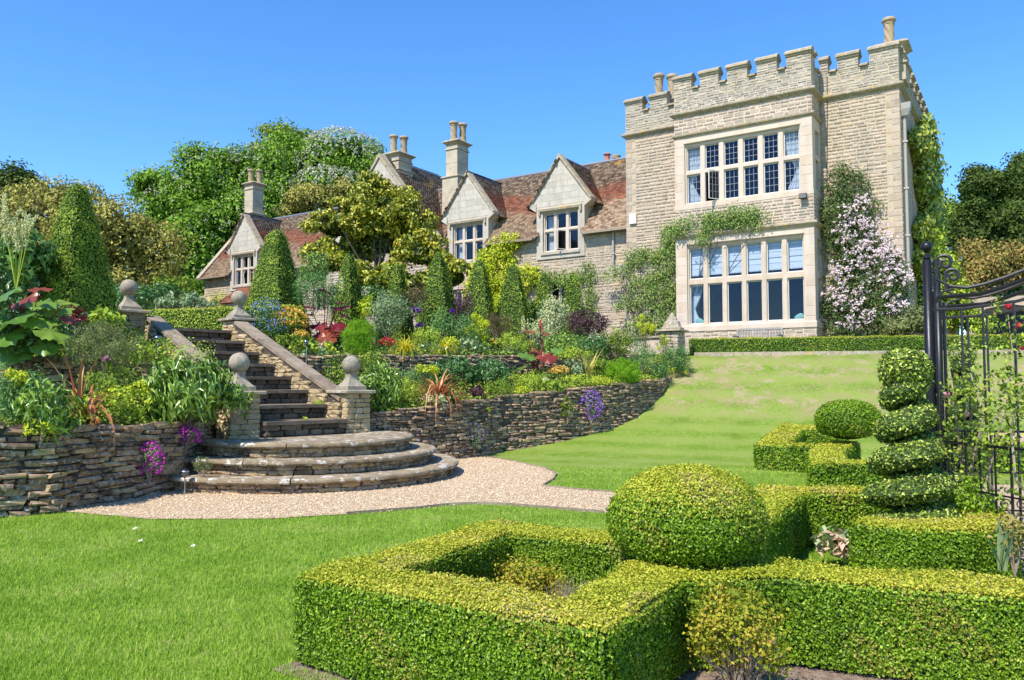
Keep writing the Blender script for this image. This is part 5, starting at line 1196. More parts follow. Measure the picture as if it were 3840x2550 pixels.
# ---------------------------------------------------------------- background trees
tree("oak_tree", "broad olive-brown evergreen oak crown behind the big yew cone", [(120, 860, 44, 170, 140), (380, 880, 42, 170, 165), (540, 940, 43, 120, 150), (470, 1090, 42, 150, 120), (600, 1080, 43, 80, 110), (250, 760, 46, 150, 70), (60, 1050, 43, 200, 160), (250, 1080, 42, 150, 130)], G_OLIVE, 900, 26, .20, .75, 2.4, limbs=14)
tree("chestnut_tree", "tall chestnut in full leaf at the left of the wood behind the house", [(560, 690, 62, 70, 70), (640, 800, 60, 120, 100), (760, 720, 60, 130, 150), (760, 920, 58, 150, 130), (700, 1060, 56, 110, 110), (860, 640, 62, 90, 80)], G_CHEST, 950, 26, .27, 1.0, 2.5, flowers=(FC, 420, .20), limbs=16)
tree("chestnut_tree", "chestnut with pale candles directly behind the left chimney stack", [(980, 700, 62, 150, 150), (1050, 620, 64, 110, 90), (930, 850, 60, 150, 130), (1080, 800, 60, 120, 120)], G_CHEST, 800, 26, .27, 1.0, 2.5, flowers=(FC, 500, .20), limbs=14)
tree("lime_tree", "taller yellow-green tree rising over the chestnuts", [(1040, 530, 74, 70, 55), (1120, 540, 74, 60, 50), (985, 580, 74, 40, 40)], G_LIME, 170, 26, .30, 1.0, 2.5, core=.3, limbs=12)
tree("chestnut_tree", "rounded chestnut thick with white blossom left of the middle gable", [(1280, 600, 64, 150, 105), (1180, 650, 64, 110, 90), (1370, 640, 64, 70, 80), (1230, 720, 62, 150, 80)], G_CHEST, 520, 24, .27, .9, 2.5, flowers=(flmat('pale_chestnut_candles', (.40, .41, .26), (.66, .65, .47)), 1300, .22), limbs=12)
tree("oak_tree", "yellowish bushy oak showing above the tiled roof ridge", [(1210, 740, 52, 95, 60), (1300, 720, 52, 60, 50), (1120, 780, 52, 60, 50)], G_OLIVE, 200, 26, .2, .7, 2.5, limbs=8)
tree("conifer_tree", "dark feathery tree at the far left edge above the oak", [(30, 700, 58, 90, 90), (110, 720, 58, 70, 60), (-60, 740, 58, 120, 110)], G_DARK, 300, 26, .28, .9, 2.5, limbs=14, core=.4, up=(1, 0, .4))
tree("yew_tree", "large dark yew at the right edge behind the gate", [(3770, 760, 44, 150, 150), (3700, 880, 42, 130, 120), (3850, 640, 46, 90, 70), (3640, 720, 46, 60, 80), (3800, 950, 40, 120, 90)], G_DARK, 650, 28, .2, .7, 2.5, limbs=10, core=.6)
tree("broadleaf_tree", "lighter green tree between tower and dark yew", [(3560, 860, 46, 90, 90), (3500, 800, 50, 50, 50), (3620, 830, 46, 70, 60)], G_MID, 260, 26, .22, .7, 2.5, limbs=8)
tree("beech_bush", "copper-tinged beech bush over the dark archway", [(3700, 1000, 33, 150, 90), (3840, 980, 33, 90, 80), (3600, 1080, 32, 90, 60)], G_BEECH, 420, 22, .14, .45, 2.5, limbs=8, cat="bush", core=.5, tr=.12)
tree("broadleaf_bush", "fresh green tall shrub growing up the tower's right corner", [(3450, 900, 30, 60, 120), (3480, 1050, 29, 90, 150), (3560, 1160, 28.5, 90, 100), (3640, 1200, 28.5, 70, 60)], G_LIGHT, 480, 20, .12, .35, 2.5, limbs=8, cat="bush", core=.5, tr=.12)
tree("broadleaf_bush", "olive-green shrub at the foot of the tower's right corner", [(3430, 1210, 24.9, 100, 60), (3350, 1235, 25.2, 40, 35)], G_ROSM, 160, 20, .07, .22, 2.5, limbs=8, cat="bush", core=.5, tr=.06)
tree("broadleaf_bush", "dark green trees filling the gap behind the stone arch at right", [(3780, 1080, 38, 160, 110), (3900, 1100, 38, 120, 120), (3620, 1130, 38, 100, 90)], G_DKGRN, 420, 22, .18, .5, 2.5, limbs=6, cat="bush", core=.7, tr=.1)
arch = empty("garden_arch", (19.0, 29.9, 2.5), R(-30), label="old stone wall with a dark round-headed opening at the right edge", cat="wall")
m = MB(); oc = [(-1.5, 0), (-1.1, 0), (-1.1, 1.6), (-.8, 1.95), (0, 2.1), (.8, 1.95), (1.1, 1.6), (1.1, 0), (1.6, 0), (1.6, 2.4), (-1.5, 2.4)]; m.prism_y(oc, 0, .5).build("wall_face", RUBBLE, arch); MB().box(-1.3, 1.3, .9, .95, 0, 2.3).build("opening_shade", LAMPM, arch)  # black sheet behind the opening stands in for its shade
# ivy on the tower side
P = []; root = empty("ivy", hw(0.2, 4.5, 2.5), 0, label="yellow-green ivy covering the tower's right side wall", cat="climber")
Pl = []
for i in range(14000):
    y = random.uniform(1.6, 8.3); z = random.uniform(4, 11.9); lim = 11.2-.18*max(0, (7-y))*1.2
    edge = 2.8+.9*math.sin(z*1.7)+.5*math.sin(z*4.1)
    if y > edge and z < 12.0-.35*abs(y-5.4)+.3*math.sin(y*3): Pl.append((.02+abs(random.gauss(.22+.14*math.sin(y*2.3+z*1.9), .16)), y, z))
Pl = np.array(Pl); Mh = np.array(HM)[:3, :3]; Pw = Pl @ Mh.T+np.array(HC)-np.array(root.location); Dn = np.tile(Mh @ np.array((1, -.3, .3)), (len(Pw), 1))
leaf_obj("foliage", [leaves(Pw, Dn, .20, .15, rng.random(len(Pw)), jit=.45, droop=.3)], G_IVY, root)
def climber(name, label, blobs, mat, n, L, dens, flowers=None, b=.0, stems=((0, 0),), thick=.25, cat="climber", jit=.6):
    """blobs: (x,z,rx,rz) on the facade plane y=b, house frame"""
    root = empty(name, hw(blobs[0][0], b-.1, 2.5), 0, label=label, cat=cat); o = np.array(root.location); Ps = []; w = np.array([r[2]*r[3] for r in blobs]); w = w/w.sum()
    for (x, z, rx, rz, *yy), ww in zip(blobs, w):
        k = int(n*ww); kc = max(3, int(k/dens)); a = rng.uniform(0, 2*np.pi, kc); rr = np.sqrt(rng.random(kc)); cx, cz = x+rr*np.cos(a)*rx, z+rr*np.sin(a)*rz; i = rng.integers(0, kc, k)
        bb = yy[0] if yy else b; Ps.append(np.stack([cx[i]+rng.normal(0, .13, k), bb-.04-np.abs(rng.normal(thick*.5, thick*.5, k))*(1.15-rr[i]*.7), cz[i]+rng.normal(0, .11, k)], 1))
    Pl = np.concatenate(Ps); Pw = Pl @ Mh.T+np.array(HC)-o; Dn = np.tile(Mh @ np.array((0, -1, .35)), (len(Pw), 1))
    leaf_obj("foliage", [leaves(Pw, Dn, L, L*.6, rng.random(len(Pw)), jit=jit, droop=.25)], mat, root)
    if flowers:
        fm, fn, fs, fb = flowers; Ps = []; w = np.array([r[2]*r[3] for r in fb]); w = w/w.sum()
        for (x, z, rx, rz), ww in zip(fb, w):
            k = int(fn*ww); kc = max(3, k//9); a = rng.uniform(0, 2*np.pi, kc)[rng.integers(0, kc, k)]; rr = np.sqrt(np.modf(a*97.3)[0]); Ps.append(np.stack([x+rr*np.cos(a)*rx+rng.normal(0, .13, k), b-thick*.4-np.abs(rng.normal(thick*.6, thick*.3, k)), z+rr*np.sin(a)*rz+rng.normal(0, .13, k)], 1))
        C = np.concatenate(Ps); q = 5; P2 = np.repeat(C, q, 0)+rng.normal(0, fs*.32, (len(C)*q, 3)); Pw = P2 @ Mh.T+np.array(HC)-o
        leaf_obj("flowers", [leaves(Pw, np.tile(Mh @ np.array((0, -1, .3)), (len(Pw), 1)), fs*.8, fs*.6, rng.random(len(Pw)), jit=.5)], fm, root)
    mb = MB()
    for (sx, sz) in stems:
        p0 = hw(sx, b-.06, 2.4)-Vector(root.location); 
        for t in range(5):
            i = random.randrange(len(blobs)); q = hw(blobs[i][0]+random.uniform(-.5, .5)*blobs[i][2], (blobs[i][4] if len(blobs[i]) > 4 else b)-.07, blobs[i][1])-Vector(root.location); mid = p0.lerp(q, .5)+Vector((random.uniform(-.3, .3), 0, 0)); mb.tube([p0, mid, q], [.03, .02, .008], 5)
    mb.build("stem", BARK, root); return root
climber("climbing_clematis", "big pink-white clematis covering the wall right of the bay", [(-1.75, 4.2, .85, 1.7), (-1.1, 5.0, 1.1, 1.5), (-.35, 4.6, .5, 1.3), (-1.9, 7.0, .5, 1.4), (-1.6, 6.4, .85, 1.0), (-1.65, 7.5, .90, .75), (-1.7, 8.3, .70, .60), (-1.9, 8.8, .35, .35), (-2.2, 7.4, .3, .8), (-.7, 3.8, .5, .9)], G_CLEM, 17000, .085, 26, (FW, 720, .095, [(-1.3, 6.4, .9, .8), (-.8, 5.6, .8, 1.0), (-1.9, 5.2, .5, 1.0), (-1.2, 7.3, .7, .6), (-.3, 4.7, .5, .9), (-1.3, 4.1, .8, .7)]), b=0, stems=((-1.6, 0), (-1.1, 0)), thick=.55)
climber("wall_vine", "green vine spreading over the ledge between the bay's two windows", [(-6.6, 7.35, 1.3, .30, -1.28), (-5.3, 7.55, 1.0, .33, -1.28), (-4.6, 7.35, .8, .24, -1.28), (-7.9, 7.2, .7, .55, 0), (-6.4, 6.85, .25, .25, -1.34)], G_VINE, 5200, .075, 22, b=0, stems=((-7.8, 0),), thick=.22)
climber("wall_vine", "leafy vine trained on the wall left of the bay", [(-8.4, 6.3, .75, .6), (-9.0, 5.2, 1.1, .75), (-8.2, 4.3, .6, .9), (-9.4, 6.6, .8, .35), (-9.3, 3.9, .9, .35), (-10.4, 6.0, .7, .25), (-10.2, 4.8, .6, .2), (-8.0, 7.0, .4, .5)], G_VINE, 8200, .08, 24, b=0, stems=((-8.2, 0), (-9.4, 0)), thick=.3)
climber("golden_creeper", "bright yellow-green creeper between the two dormer windows", [(-16.9, 6.6, 1.3, 1.2), (-16.2, 7.9, .8, .4), (-17.9, 6.0, .6, .8), (-15.0, 6.3, .7, .4), (-16.6, 7.5, .8, .5), (-17.4, 5.4, .9, .9), (-15.7, 5.9, .7, .6), (-16.2, 4.8, .8, .8)], G_GOLD, 8500, .14, 18, b=.5, stems=((-16.8, 0),), thick=.5)
climber("wall_rose", "thin green rose trained under the right dormer window", [(-14.4, 6.1, 1.0, .35), (-13.1, 6.0, .9, .3), (-12.2, 6.2, .5, .35), (-12.0, 5.0, .3, .9)], G_VINE, 2300, .09, 16, b=.5, stems=((-13, 0),), thick=.25)
climber("wisteria", "cream-flowered climber on the far left house corner", [(-37.6, 5.6, .7, 1.3), (-36.6, 6.0, .4, 1.2), (-37.4, 4.3, .9, .8)], G_GOLD, 1400, .14, 16, (FWI, 600, .16, [(-37.9, 5.6, .6, 1.2), (-37.2, 4.6, .6, .7)]), b=.5, stems=((-37, 0),), thick=.5)
# magnolia
def magnolia():
    blobs = [(1385, 715, 31, 90, 50), (1440, 790, 31, 150, 70), (1260, 850, 30.5, 100, 55), (1540, 850, 31, 90, 75), (1330, 800, 31, 100, 60), (1430, 900, 31.5, 150, 80), (1590, 950, 30, 100, 70), (1210, 960, 30, 70, 50), (1520, 760, 31, 50, 40), (1650, 1000, 29.5, 60, 50), (1320, 940, 31, 90, 50)]
    r = tree("magnolia_tree", "large glossy yellow-green magnolia in front of the middle gable", blobs, G_MAG, 1150, 20, .155, .26, 2.5, limbs=26, core=.5, tr=.16, zmin=-.4)
magnolia()
tree("magnolia_bush", "low spreading magnolia boughs below the big tree behind the cones", [(1440, 1040, 28, 100, 60), (1580, 1060, 28, 80, 60), (1700, 1040, 28.5, 60, 50), (1260, 990, 29, 60, 40), (1350, 1030, 28.5, 70, 50)], G_MAG, 330, 18, .20, .26, 2.5, limbs=10, core=.4, tr=.07, cat="bush")
# ---------------------------------------------------------------- clipped yews
cone(293, 690, 1215, 14.6, 325, top=.14, ex=.92, label="biggest clipped yew cone at the left behind the stone borders", n=26000, mat=G_YEWL, L=.055, twist=-.42, zb=1.9, dp=.95)
cone(1038, 865, 1190, 22, 246, top=.20, ex=.95, label="second largest yew cone standing right of the stair-top pier", n=15000, mat=G_YEWL, L=.06, twist=-.38, zb=2.4)
for i, (px, yt, w, Y, lb) in enumerate(((1310, 948, 96, 24.0, "slim yew cone behind the red-leaved rhubarb"), (1492, 985, 92, 25.5, "narrow yew cone behind the silvery shrub"), (1645, 948, 118, 24.0, "yew cone behind the purple irises"), (1797, 972, 112, 25.0, "yew cone behind the acid-yellow spurge"), (1925, 992, 122, 25.6, "broad yew cone in front of the golden creeper"),
        (2040, 1022, 92, 26.5, "slim yew cone just left of the ground-floor window"), (2148, 1020, 96, 26.5, "yew cone behind the dark purple bush"))):
    cone(px, yt, 1240, Y, w*1.55, top=.16, ex=.85, label=lb, n=5500, mat=G_YEWL, L=.07, twist=-.45+.06*i, name="clipped_yew_cone", group="row of small clipped yew cones before the house", zb=2.3)
# hedges
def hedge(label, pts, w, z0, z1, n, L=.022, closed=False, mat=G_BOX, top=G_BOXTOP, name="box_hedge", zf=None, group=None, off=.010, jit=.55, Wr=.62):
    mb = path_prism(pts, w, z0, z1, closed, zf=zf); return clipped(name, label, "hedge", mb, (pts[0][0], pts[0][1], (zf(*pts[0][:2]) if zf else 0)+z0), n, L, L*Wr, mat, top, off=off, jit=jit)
hedge("low clipped hedge along the terrace in front of the tower", [(5.75, 25.35), (15.2, 22.98), (24, 20.8)], .55, 2.5, 2.99, 34000, .045, top=G_BOXTOP, mat=G_BOX, name="terrace_hedge")
hedge("clipped bright hedge behind the top of the steps", [(-9.6, 20.3), (-6.4, 19.4), (-5.2, 19.0)], .6, 2.5, 3.44, 14000, .05, top=G_BOXTOP, mat=G_LIGHT, name="clipped_hedge")
p_, q_ = Vector((.855, -.519)), Vector((.515, .857))
A_ = Vector((-1.23, 4.53)); w_ = .40
def inner(P0, a, b): v = P0+p_*a+q_*b; return (v.x, v.y)
ring = [inner(A_, w_/2, w_/2), inner(A_, 1.92-w_/2, w_/2), inner(A_, 1.92-w_/2, 2.10-w_/2), inner(A_, w_/2, 2.10-w_/2)]
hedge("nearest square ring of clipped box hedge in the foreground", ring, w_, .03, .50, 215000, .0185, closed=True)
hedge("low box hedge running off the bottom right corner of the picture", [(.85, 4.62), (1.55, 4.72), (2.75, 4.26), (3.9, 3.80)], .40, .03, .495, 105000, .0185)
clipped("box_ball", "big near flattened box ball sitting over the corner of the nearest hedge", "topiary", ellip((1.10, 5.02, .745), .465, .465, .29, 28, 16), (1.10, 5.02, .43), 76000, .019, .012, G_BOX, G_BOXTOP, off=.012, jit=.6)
clipped("box_ball", "farther flattened box ball on the lawn below the bank", "topiary", ellip((5.91, 13.9, .93), .52, .52, .345, 24, 14), (5.91, 13.9, .58), 16000, .035, .022, G_BOX, None, off=.014, jit=.6)
hedge("middle box hedge bending round behind the near box ball", [(1.35, 5.45), (2.72, 8.0), (4.3, 7.85)], .46, .03, .52, 75000, .026)
hedge("angled box hedge between the middle hedge and the far ring", [(5.6, 10.75), (4.3, 10.75), (5.0, 12.6), (6.0, 14.3)], .48, .03, .52, 40000, .035)
hedge("farthest box hedge ring on the lawn beyond the far ball", [(5.7, 14.1), (4.80, 14.65), (6.1, 17.2), (7.1, 16.8)], .52, .0, .46, 26000, .04, zf=Gh)
hedge("far dark box hedge behind the iron gate", [(7.6, 14.6), (9.2, 14.0), (11.5, 13.1)], .5, .0, .50, 14000, .045, zf=Gh)
cs_ = (3.42, 6.85); arcp = [(cs_[0]+.62*math.cos(a), cs_[1]+.62*math.sin(a)) for a in [R(200-360)+R(10), R(-140), R(-112), R(-84), R(-56), R(-28), R(0), R(30)]]
hedge("curved box hedge round the foot of the spiral topiary", arcp, .34, .02, .47, 60000, .024)
# yellowing box bush in the notch and dead bits
def bush(label, c, r, n, mat, L, dead=0, name="box_bush"):
    root = empty(name, (c[0], c[1], 0), label=label, cat="bush"); P, D, ci, m_ = clumpy(n, (0, 0, c[2]+.03), np.array(r)*.95, 46, .038, .35, 1.08, -.6); rc = rng.random(m_)
    leaf_obj("foliage", [leaves(P, D, L, L*.65, np.clip(rc[ci]*.5+rng.random(len(P))*.5, 0, 1), jit=.7)], mat, root)
    mb = MB()
    for i in range(70):
        d = Vector((random.gauss(0, 1), random.gauss(0, 1), random.uniform(.2, 1.6))).normalized(); b = Vector((random.uniform(-.05, .05), random.uniform(-.05, .05), 0)); t = Vector((d.x*r[0], d.y*r[1], c[2]*.6+d.z*r[2]*.9)); mb.tube([b, b.lerp(t, .5)+Vector((0, 0, .04)), t], [.010, .005, .002], 4)
    mb.build("twigs", TWIG, root); return root
bush("yellowing ragged box bush with bare twigs in the notch of the near hedges", (1.16, 4.10, .29), (.23, .22, .26), 3400, G_BOXYEL, .024)
bush("yellow box tuft growing inside the nearest hedge ring", (.10, 4.95, .27), (.20, .18, .22), 3000, G_BOXYEL, .024)
root = empty("dead_branches", (.36, 4.72, 0), label="patch of bare grey twigs inside the nearest hedge ring", cat="twigs"); mb = MB()
for i in range(160):
    b = Vector((random.uniform(-.10, .10), random.uniform(-.10, .10), .05)); t = b+Vector((random.uniform(-.14, .14), random.uniform(-.14, .10), random.uniform(.25, .40))); mb.tube([b, b.lerp(t, .5)+Vector((random.uniform(-.02, .02), 0, 0)), t], [.004, .003, .0015], 3)
o = mb.build("twig_mass", TWIG, root); o["kind"] = "stuff"
# spiral topiary
def spiral(c, H, R0, R1, turns, label, n, z0=.35, top=.12):
    root = empty("spiral_topiary", (c[0], c[1], 0), label=label, cat="topiary"); mb = MB(); vs = []; fs = []; steps_ = int(turns*22); K = 8
    for i in range(steps_+1):
        t = i/steps_; a = R(150)+t*turns*2*math.pi; Rr = (R0*(1-t)+R1*t); z = z0+(H-z0-.22)*t; pr = (H-z0)/turns*.60
        for k in range(K):
            b = 2*math.pi*k/K; rad = Rr*.50+Rr*.50*math.cos(b); zz = z+pr*.56*math.sin(b)+.035*math.cos(b)*-1; vs.append((rad*math.cos(a), rad*math.sin(a), zz))
    for i in range(steps_):
        for k in range(K): fs.append((i*K+k, i*K+(k+1) % K, (i+1)*K+(k+1) % K, (i+1)*K+k))
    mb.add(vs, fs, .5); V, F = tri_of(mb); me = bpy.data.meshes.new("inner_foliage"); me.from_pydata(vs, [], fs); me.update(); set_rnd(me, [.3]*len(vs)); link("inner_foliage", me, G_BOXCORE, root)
    cap = ellip((0, 0, H-.17), R1*1.08, R1*1.08, .17, 14, 8); V2, F2 = tri_of(cap); 
    P, D, _ = tri_sample(V, F, n)
    cc = np.stack([P[:, 0]*0, P[:, 1]*0, P[:, 2]], 1); rad = np.linalg.norm(P[:, :2], axis=1); keep = rad > R1*.35
    out = P[keep]-cc[keep]; sgn = np.sign(np.sum(D[keep]*out, 1)+.15*D[keep][:, 2]); Dk = D[keep]
    # orient normals away from the coil's own centre line
    P = P[keep]; P2, D2, _ = tri_sample(V2, F2, n//8); 
    allP = np.concatenate([P, P2]); allD = np.concatenate([Dk, D2]); allP = allP+allD*rng.normal(.006, .010, (len(allP), 1))
    leaf_obj("foliage", [leaves(allP, allD, .030, .019, rng.random(len(allP)), jit=.7)], G_SPIRAL, root)
    MB().tube([(0, 0, 0), (0, 0, H-.2)], [.035, .02], 7).build("trunk", BARK, root); return root
spiral(cs_, 1.88, .42, .185, 4.6, "large dark green spiral topiary beside the iron gate post", 46000)
spiral((5.78, 10.1), 2.15, .28, .14, 5.5, "smaller spiral topiary seen behind the gate posts", 9000)
# ---------------------------------------------------------------- lawn blades near the camera
def blocked(x, y):
    v = Vector((x, y))-A_; a, b = v.dot(p_), v.dot(q_)
    if -.02 < a < 1.94 and -.02 < b < 2.12: return True
    if x > .8 and y < 5.2-.35*(x-.8) and y > 3.5-.35*(x-.8): return True
    return False
pts = []
for _ in range(330000):
    Y = 2.6*math.exp(random.random()*1.75); X = random.uniform(-.68, .60)*Y
    if blocked(X, Y) or inpoly(X+random.gauss(0, .03), Y+random.gauss(0, .03), gravel_poly) or Gh(X, Y) > .5: continue
    if X < -4.0 and Y > 9.2+(X+6.5)*1.2: continue
    pts.append((X, Y))
P = np.array(pts); n = len(P); h = rng.uniform(.018, .042, n); a = rng.uniform(0, 6.28, n); l = rng.uniform(.2, .9, n)*h; wd = .0016+.0006*P[:, 1]*.35
Z = np.array([Gh(*p) for p in pts]); B0 = np.stack([P[:, 0]-np.cos(a)*wd, P[:, 1]-np.sin(a)*wd, Z], 1); B1 = np.stack([P[:, 0]+np.cos(a)*wd, P[:, 1]+np.sin(a)*wd, Z], 1); a2 = a+rng.normal(1.57, .5, n)
Tp = np.stack([P[:, 0]+np.cos(a2)*l, P[:, 1]+np.sin(a2)*l, Z+h], 1); V = np.stack([B0, B1, Tp], 1).reshape(-1, 3); k = np.arange(n)*3
tag(link("grass", np_mesh("grass", V, np.stack([k, k+1, k+2], 1), np.repeat(rng.random(n), 3)), BLADE), "short mown grass blades of the near lawn", "grass", kind="stuff")
poly_sheet("soil_strip", [(-1.34, 4.47, .006), (.38, 3.34, .006), (.72, 3.75, .006), (1.5, 3.7, .006), (4, 2.9, .006), (4.2, 4.0, .006), (2.9, 4.7, .006), (1.5, 5.1, .006), (1.4, 5.8, .006), (-.15, 6.5, .006)], stone_mat("dry_pale_soil", [(0, (.22, .15, .10)), (.5, (.36, .26, .19)), (1, (.50, .38, .29))], 20, .8, bscale=60, bstr=1, bdist=.03), label="dry soil with bark bits under the near hedges")
# ================================================================ FLOWER BEDS
# ---- left borders
plant("blue-green spurge clump at the left edge in front of the low wall", "spurge", 60, 1520, 10.3, 260, 300, G_BLUE, 3800, .075, .016, 60, .13, heads=(FY, [(40, 1402), (85, 1410), (62, 1425)], .075), up=(0, 0, .3))
plant("peony foliage hanging over the wall left of the orange sword plant", "peony", 175, 1545, 9.95, 220, 260, G_PEONY, 950, .13, .034, 45, .2, droop=.35, up=(.2, -.3, -.3), zmin=-.9)
plant("acid-yellow spurge flowers low under the left peony", "spurge", 150, 1612, 9.7, 110, 70, G_MID, 350, .04, .02, flowers=(FY, 80, .035, -.3))
swords("orange-bronze sword plant on the left border wall", 330, 1585, 10.75, 38, G_PHOR, .75, .042, 1.0, 3, lean=1.0)
swords("single tall orange sword leaves rising by the left upper wall", 290, 1575, 10.7, 7, G_PHOR, 1.05, .055, .3, 9, lean=.25)
plant("low leafy green plants between orange sword plant and big peony", "plant", 440, 1530, 11.4, 260, 150, G_LIGHT, 1500, .06, .032, 45, .2, flowers=(FY, 60, .04, .1))
plant("fine green seedlings under the rosemary bush", "plant", 420, 1450, 12.0, 280, 150, G_MID, 1500, .05, .025, 40, .2)
plant("large glossy peony bush left of the lower pier", "peony", 700, 1475, 12.1, 390, 270, G_PEONY, 3000, .155, .042, 110, .16, droop=.4, up=(.25, -.35, -.25), zmin=-.75, depth=330)
plant("peony shoots spilling past the lower left pier", "peony", 880, 1500, 12.55, 110, 150, G_PEONY, 360, .13, .036, 26, .25, droop=.3, up=(.5, -.3, 0))
plant("rosemary-like bush with brown twigs above the left wall", "bush", 400, 1310, 12.5, 320, 250, G_ROSM, 11000, .042, .010, 150, .085, up=(0, 0, .7), zmin=-.8)
plant("rose foliage beside the left sloping coping", "rose", 580, 1340, 12.9, 210, 150, G_LIGHT, 800, .065, .035, 36, .25, zmin=-.8)
plant("thin rose shoots with reddish tips before the stair treads", "rose", 720, 1330, 12.9, 170, 110, G_LIGHT, 260, .05, .028, 26, .3, zmin=-.5)
plant("pale green hosta behind the rosemary bush", "hosta", 395, 1200, 13.6, 120, 80, G_LIGHT, 130, .16, .075, 16, .3, droop=.2, up=(0, 0, .8))
rhubarb("huge rhubarb-like plant with red and green leaves at the left edge", 90, 1330, 12.3, [(20, 1100, .36, .5, .3), (95, 1120, .32, .7, .97), (160, 1130, .30, .4, .5), (60, 1190, .40, .3, .2), (140, 1190, .34, .6, .55), (210, 1160, .28, .3, .5), (250, 1190, .22, .5, .98), (30, 1250, .38, .6, .3), (110, 1260, .36, .8, .25), (190, 1240, .30, .5, .6), (240, 1250, .26, .9, .6), (0, 1180, .4, .4, .3), (170, 1290, .26, .8, .35), (60, 1310, .30, .9, .3), (10, 1330, .28, 1.2, .4), (150, 1080, .2, .2, .97), (250, 1130, .2, .2, .7)], G_RHUB)
plant("dense green leaves under the huge rhubarb", "plant", 110, 1255, 12.55, 330, 230, G_DKGRN, 1800, .10, .045, 60, .2, zmin=-.8)
plant("tall green leafy plant behind the rhubarb at left", "plant", 90, 960, 13.8, 230, 190, G_BLUE, 900, .17, .07, 50, .2, droop=.3, base=G_MID)
plant("dark shrubbery filling the left edge below the cream plumes", "shrub", 60, 1080, 14.4, 300, 260, G_DKGRN, 2600, .11, .05, 80, .2, zmin=-.9)
def plumes(label, pts, Y, base):
    c = at(base[0], base[1], Y); root = empty("plume_flower", tuple(c), label=label, cat="flower"); parts = []; mb = MB()
    for (x, yt) in pts:
        tp = at(x, yt, Y)-c; H = tp[2]
        for s in range(7):
            a = random.uniform(0, 6.28); l = random.uniform(.15, .42); z0 = H*random.uniform(.62, .92); b = np.array((tp[0]*z0/H, 0, z0)); e = b+np.array((math.cos(a)*l*.4, math.sin(a)*l*.4, l)); k = 70; t = rng.random((k, 1)); P = b*(1-t)+e*t+rng.normal(0, .014, (k, 3)); parts.append(leaves(P, rng.normal(0, 1, (k, 3)), .03, .018, rng.random(k), up=(0, 0, 1))); mb.tube([tuple(b), tuple(e)], .004, 3)
        mb.tube([(0, 0, 0), tuple(tp*.9)], .006, 5)
    leaf_obj("plume", parts, FCR, root); mb.build("stem", G_LIGHT, root)
plumes("cream feathery flower plumes rising at the left edge before the oak", [(8, 740), (35, 800), (105, 800), (120, 830), (60, 850), (20, 860), (85, 860)], 12.9, (60, 1090))
plant("red-leaved small plant at the foot of the big yew cone", "plant", 285, 1190, 13.3, 70, 90, G_RED, 200, .07, .035)
plant("blue-grey low leaves right of the yew cone foot", "plant", 320, 1200, 13.5, 70, 60, G_SILVER, 260, .07, .03)
swords("pink foxglove-like spike before the rosemary bush", 400, 1400, 11.7, 5, G_MID, .3, .03, .5, 4)
plant("tiny pink flowers in front of the rosemary bush", "flower", 399, 1350, 11.7, 22, 50, FPK, 60, .03, .022, 6, .3, stems=False)
def wallplant(label, px, py, Y, w, h, mat, n, L, fl=None, cat="flower", W_=.5, **k): return plant(label, cat, px, py, Y, w, h, mat, n, L, L*W_, 30, .2, zmin=-.9, flowers=fl, droop=.2, depth=w*.5, **k)
wallplant("magenta rock cress high on the left wall beside the pier", 692, 1640, 12.0, 115, 80, G_BLUE, 700, .03, (FM, 150, .035, -.5))
wallplant("magenta rock cress hanging lower on the left wall", 565, 1725, 11.1, 95, 130, G_SILVER, 700, .028, (FM, 130, .032, -.8))
wallplant("dry green tuft growing from the wall beside the bottom step", 757, 1742, 11.55, 80, 70, G_ROSM, 600, .035, cat="plant", W_=.25)
wallplant("small yellow spurge in the left wall's low bank", 380, 1560, 10.9, 70, 50, G_LIGHT, 200, .04, (FY, 40, .03, 0))
# filling of the upper-left area toward the yew
plant("green undergrowth between the big yew cone and the top left pier", "plant", 420, 1215, 14.6, 130, 60, G_MID, 500, .07, .04)
# artichoke leaves
plant("grey-green artichoke leaves behind the bright clipped hedge", "artichoke", 700, 1140, 21.5, 230, 70, G_SILVER, 900, .20, .05, 40, .2, up=(0, 0, .8))
plant("tall dark undergrowth in front of the oak at left", "shrub", 500, 1120, 30, 420, 150, G_DKGRN, 3000, .16, .08, 80, .12, zmin=-.9)
plant("lighter wild shrubs behind the clipped hedge at left", "shrub", 640, 1090, 34, 160, 130, G_MID, 1600, .16, .08, 50, .14, zmin=-.9)
# ---- upper right border
plant("blue forget-me-not bush next to the top right pier", "flower", 1000, 1215, 18.4, 150, 190, G_DKGRN, 2600, .05, .022, 60, .16, flowers=(FB_, 190, .035, -.3))
plant("orange and yellow azalea beside the forget-me-nots", "azalea", 1085, 1210, 18.8, 130, 110, G_LIGHT, 900, .05, .03, 40, .2, flowers=(FO, 240, .06, -.2))
rhubarb("deep red rhubarb with tall plumes in the upper border", 1215, 1300, 19.3, [(1150, 1180, .26, .2, .1), (1165, 1150, .22, -.1, .3), (1200, 1215, .30, .5, .6), (1240, 1235, .32, .7, .85), (1270, 1215, .26, .6, .5), (1190, 1250, .28, .8, .75), (1285, 1150, .22, .1, .1), (1262, 1155, .2, .3, .2), (1220, 1090, .18, -.2, .0), (1225, 1265, .28, .9, .9), (1290, 1180, .18, .4, .4), (1150, 1230, .2, .6, .35), (1275, 1135, .16, 0, .15)], G_RED, stalks=((1232, 1045, FCR), (1282, 1050, FCR)))
plant("green feathery plants behind the red rhubarb", "plant", 1175, 1090, 20.8, 170, 170, G_BLUE, 2600, .08, .022, 60, .16, zmin=-.9)
plant("bright green lettuce-like leaves under the red rhubarb", "plant", 1180, 1300, 18.3, 190, 60, G_LIGHT, 240, .12, .08, 24, .3, zmin=-.6)
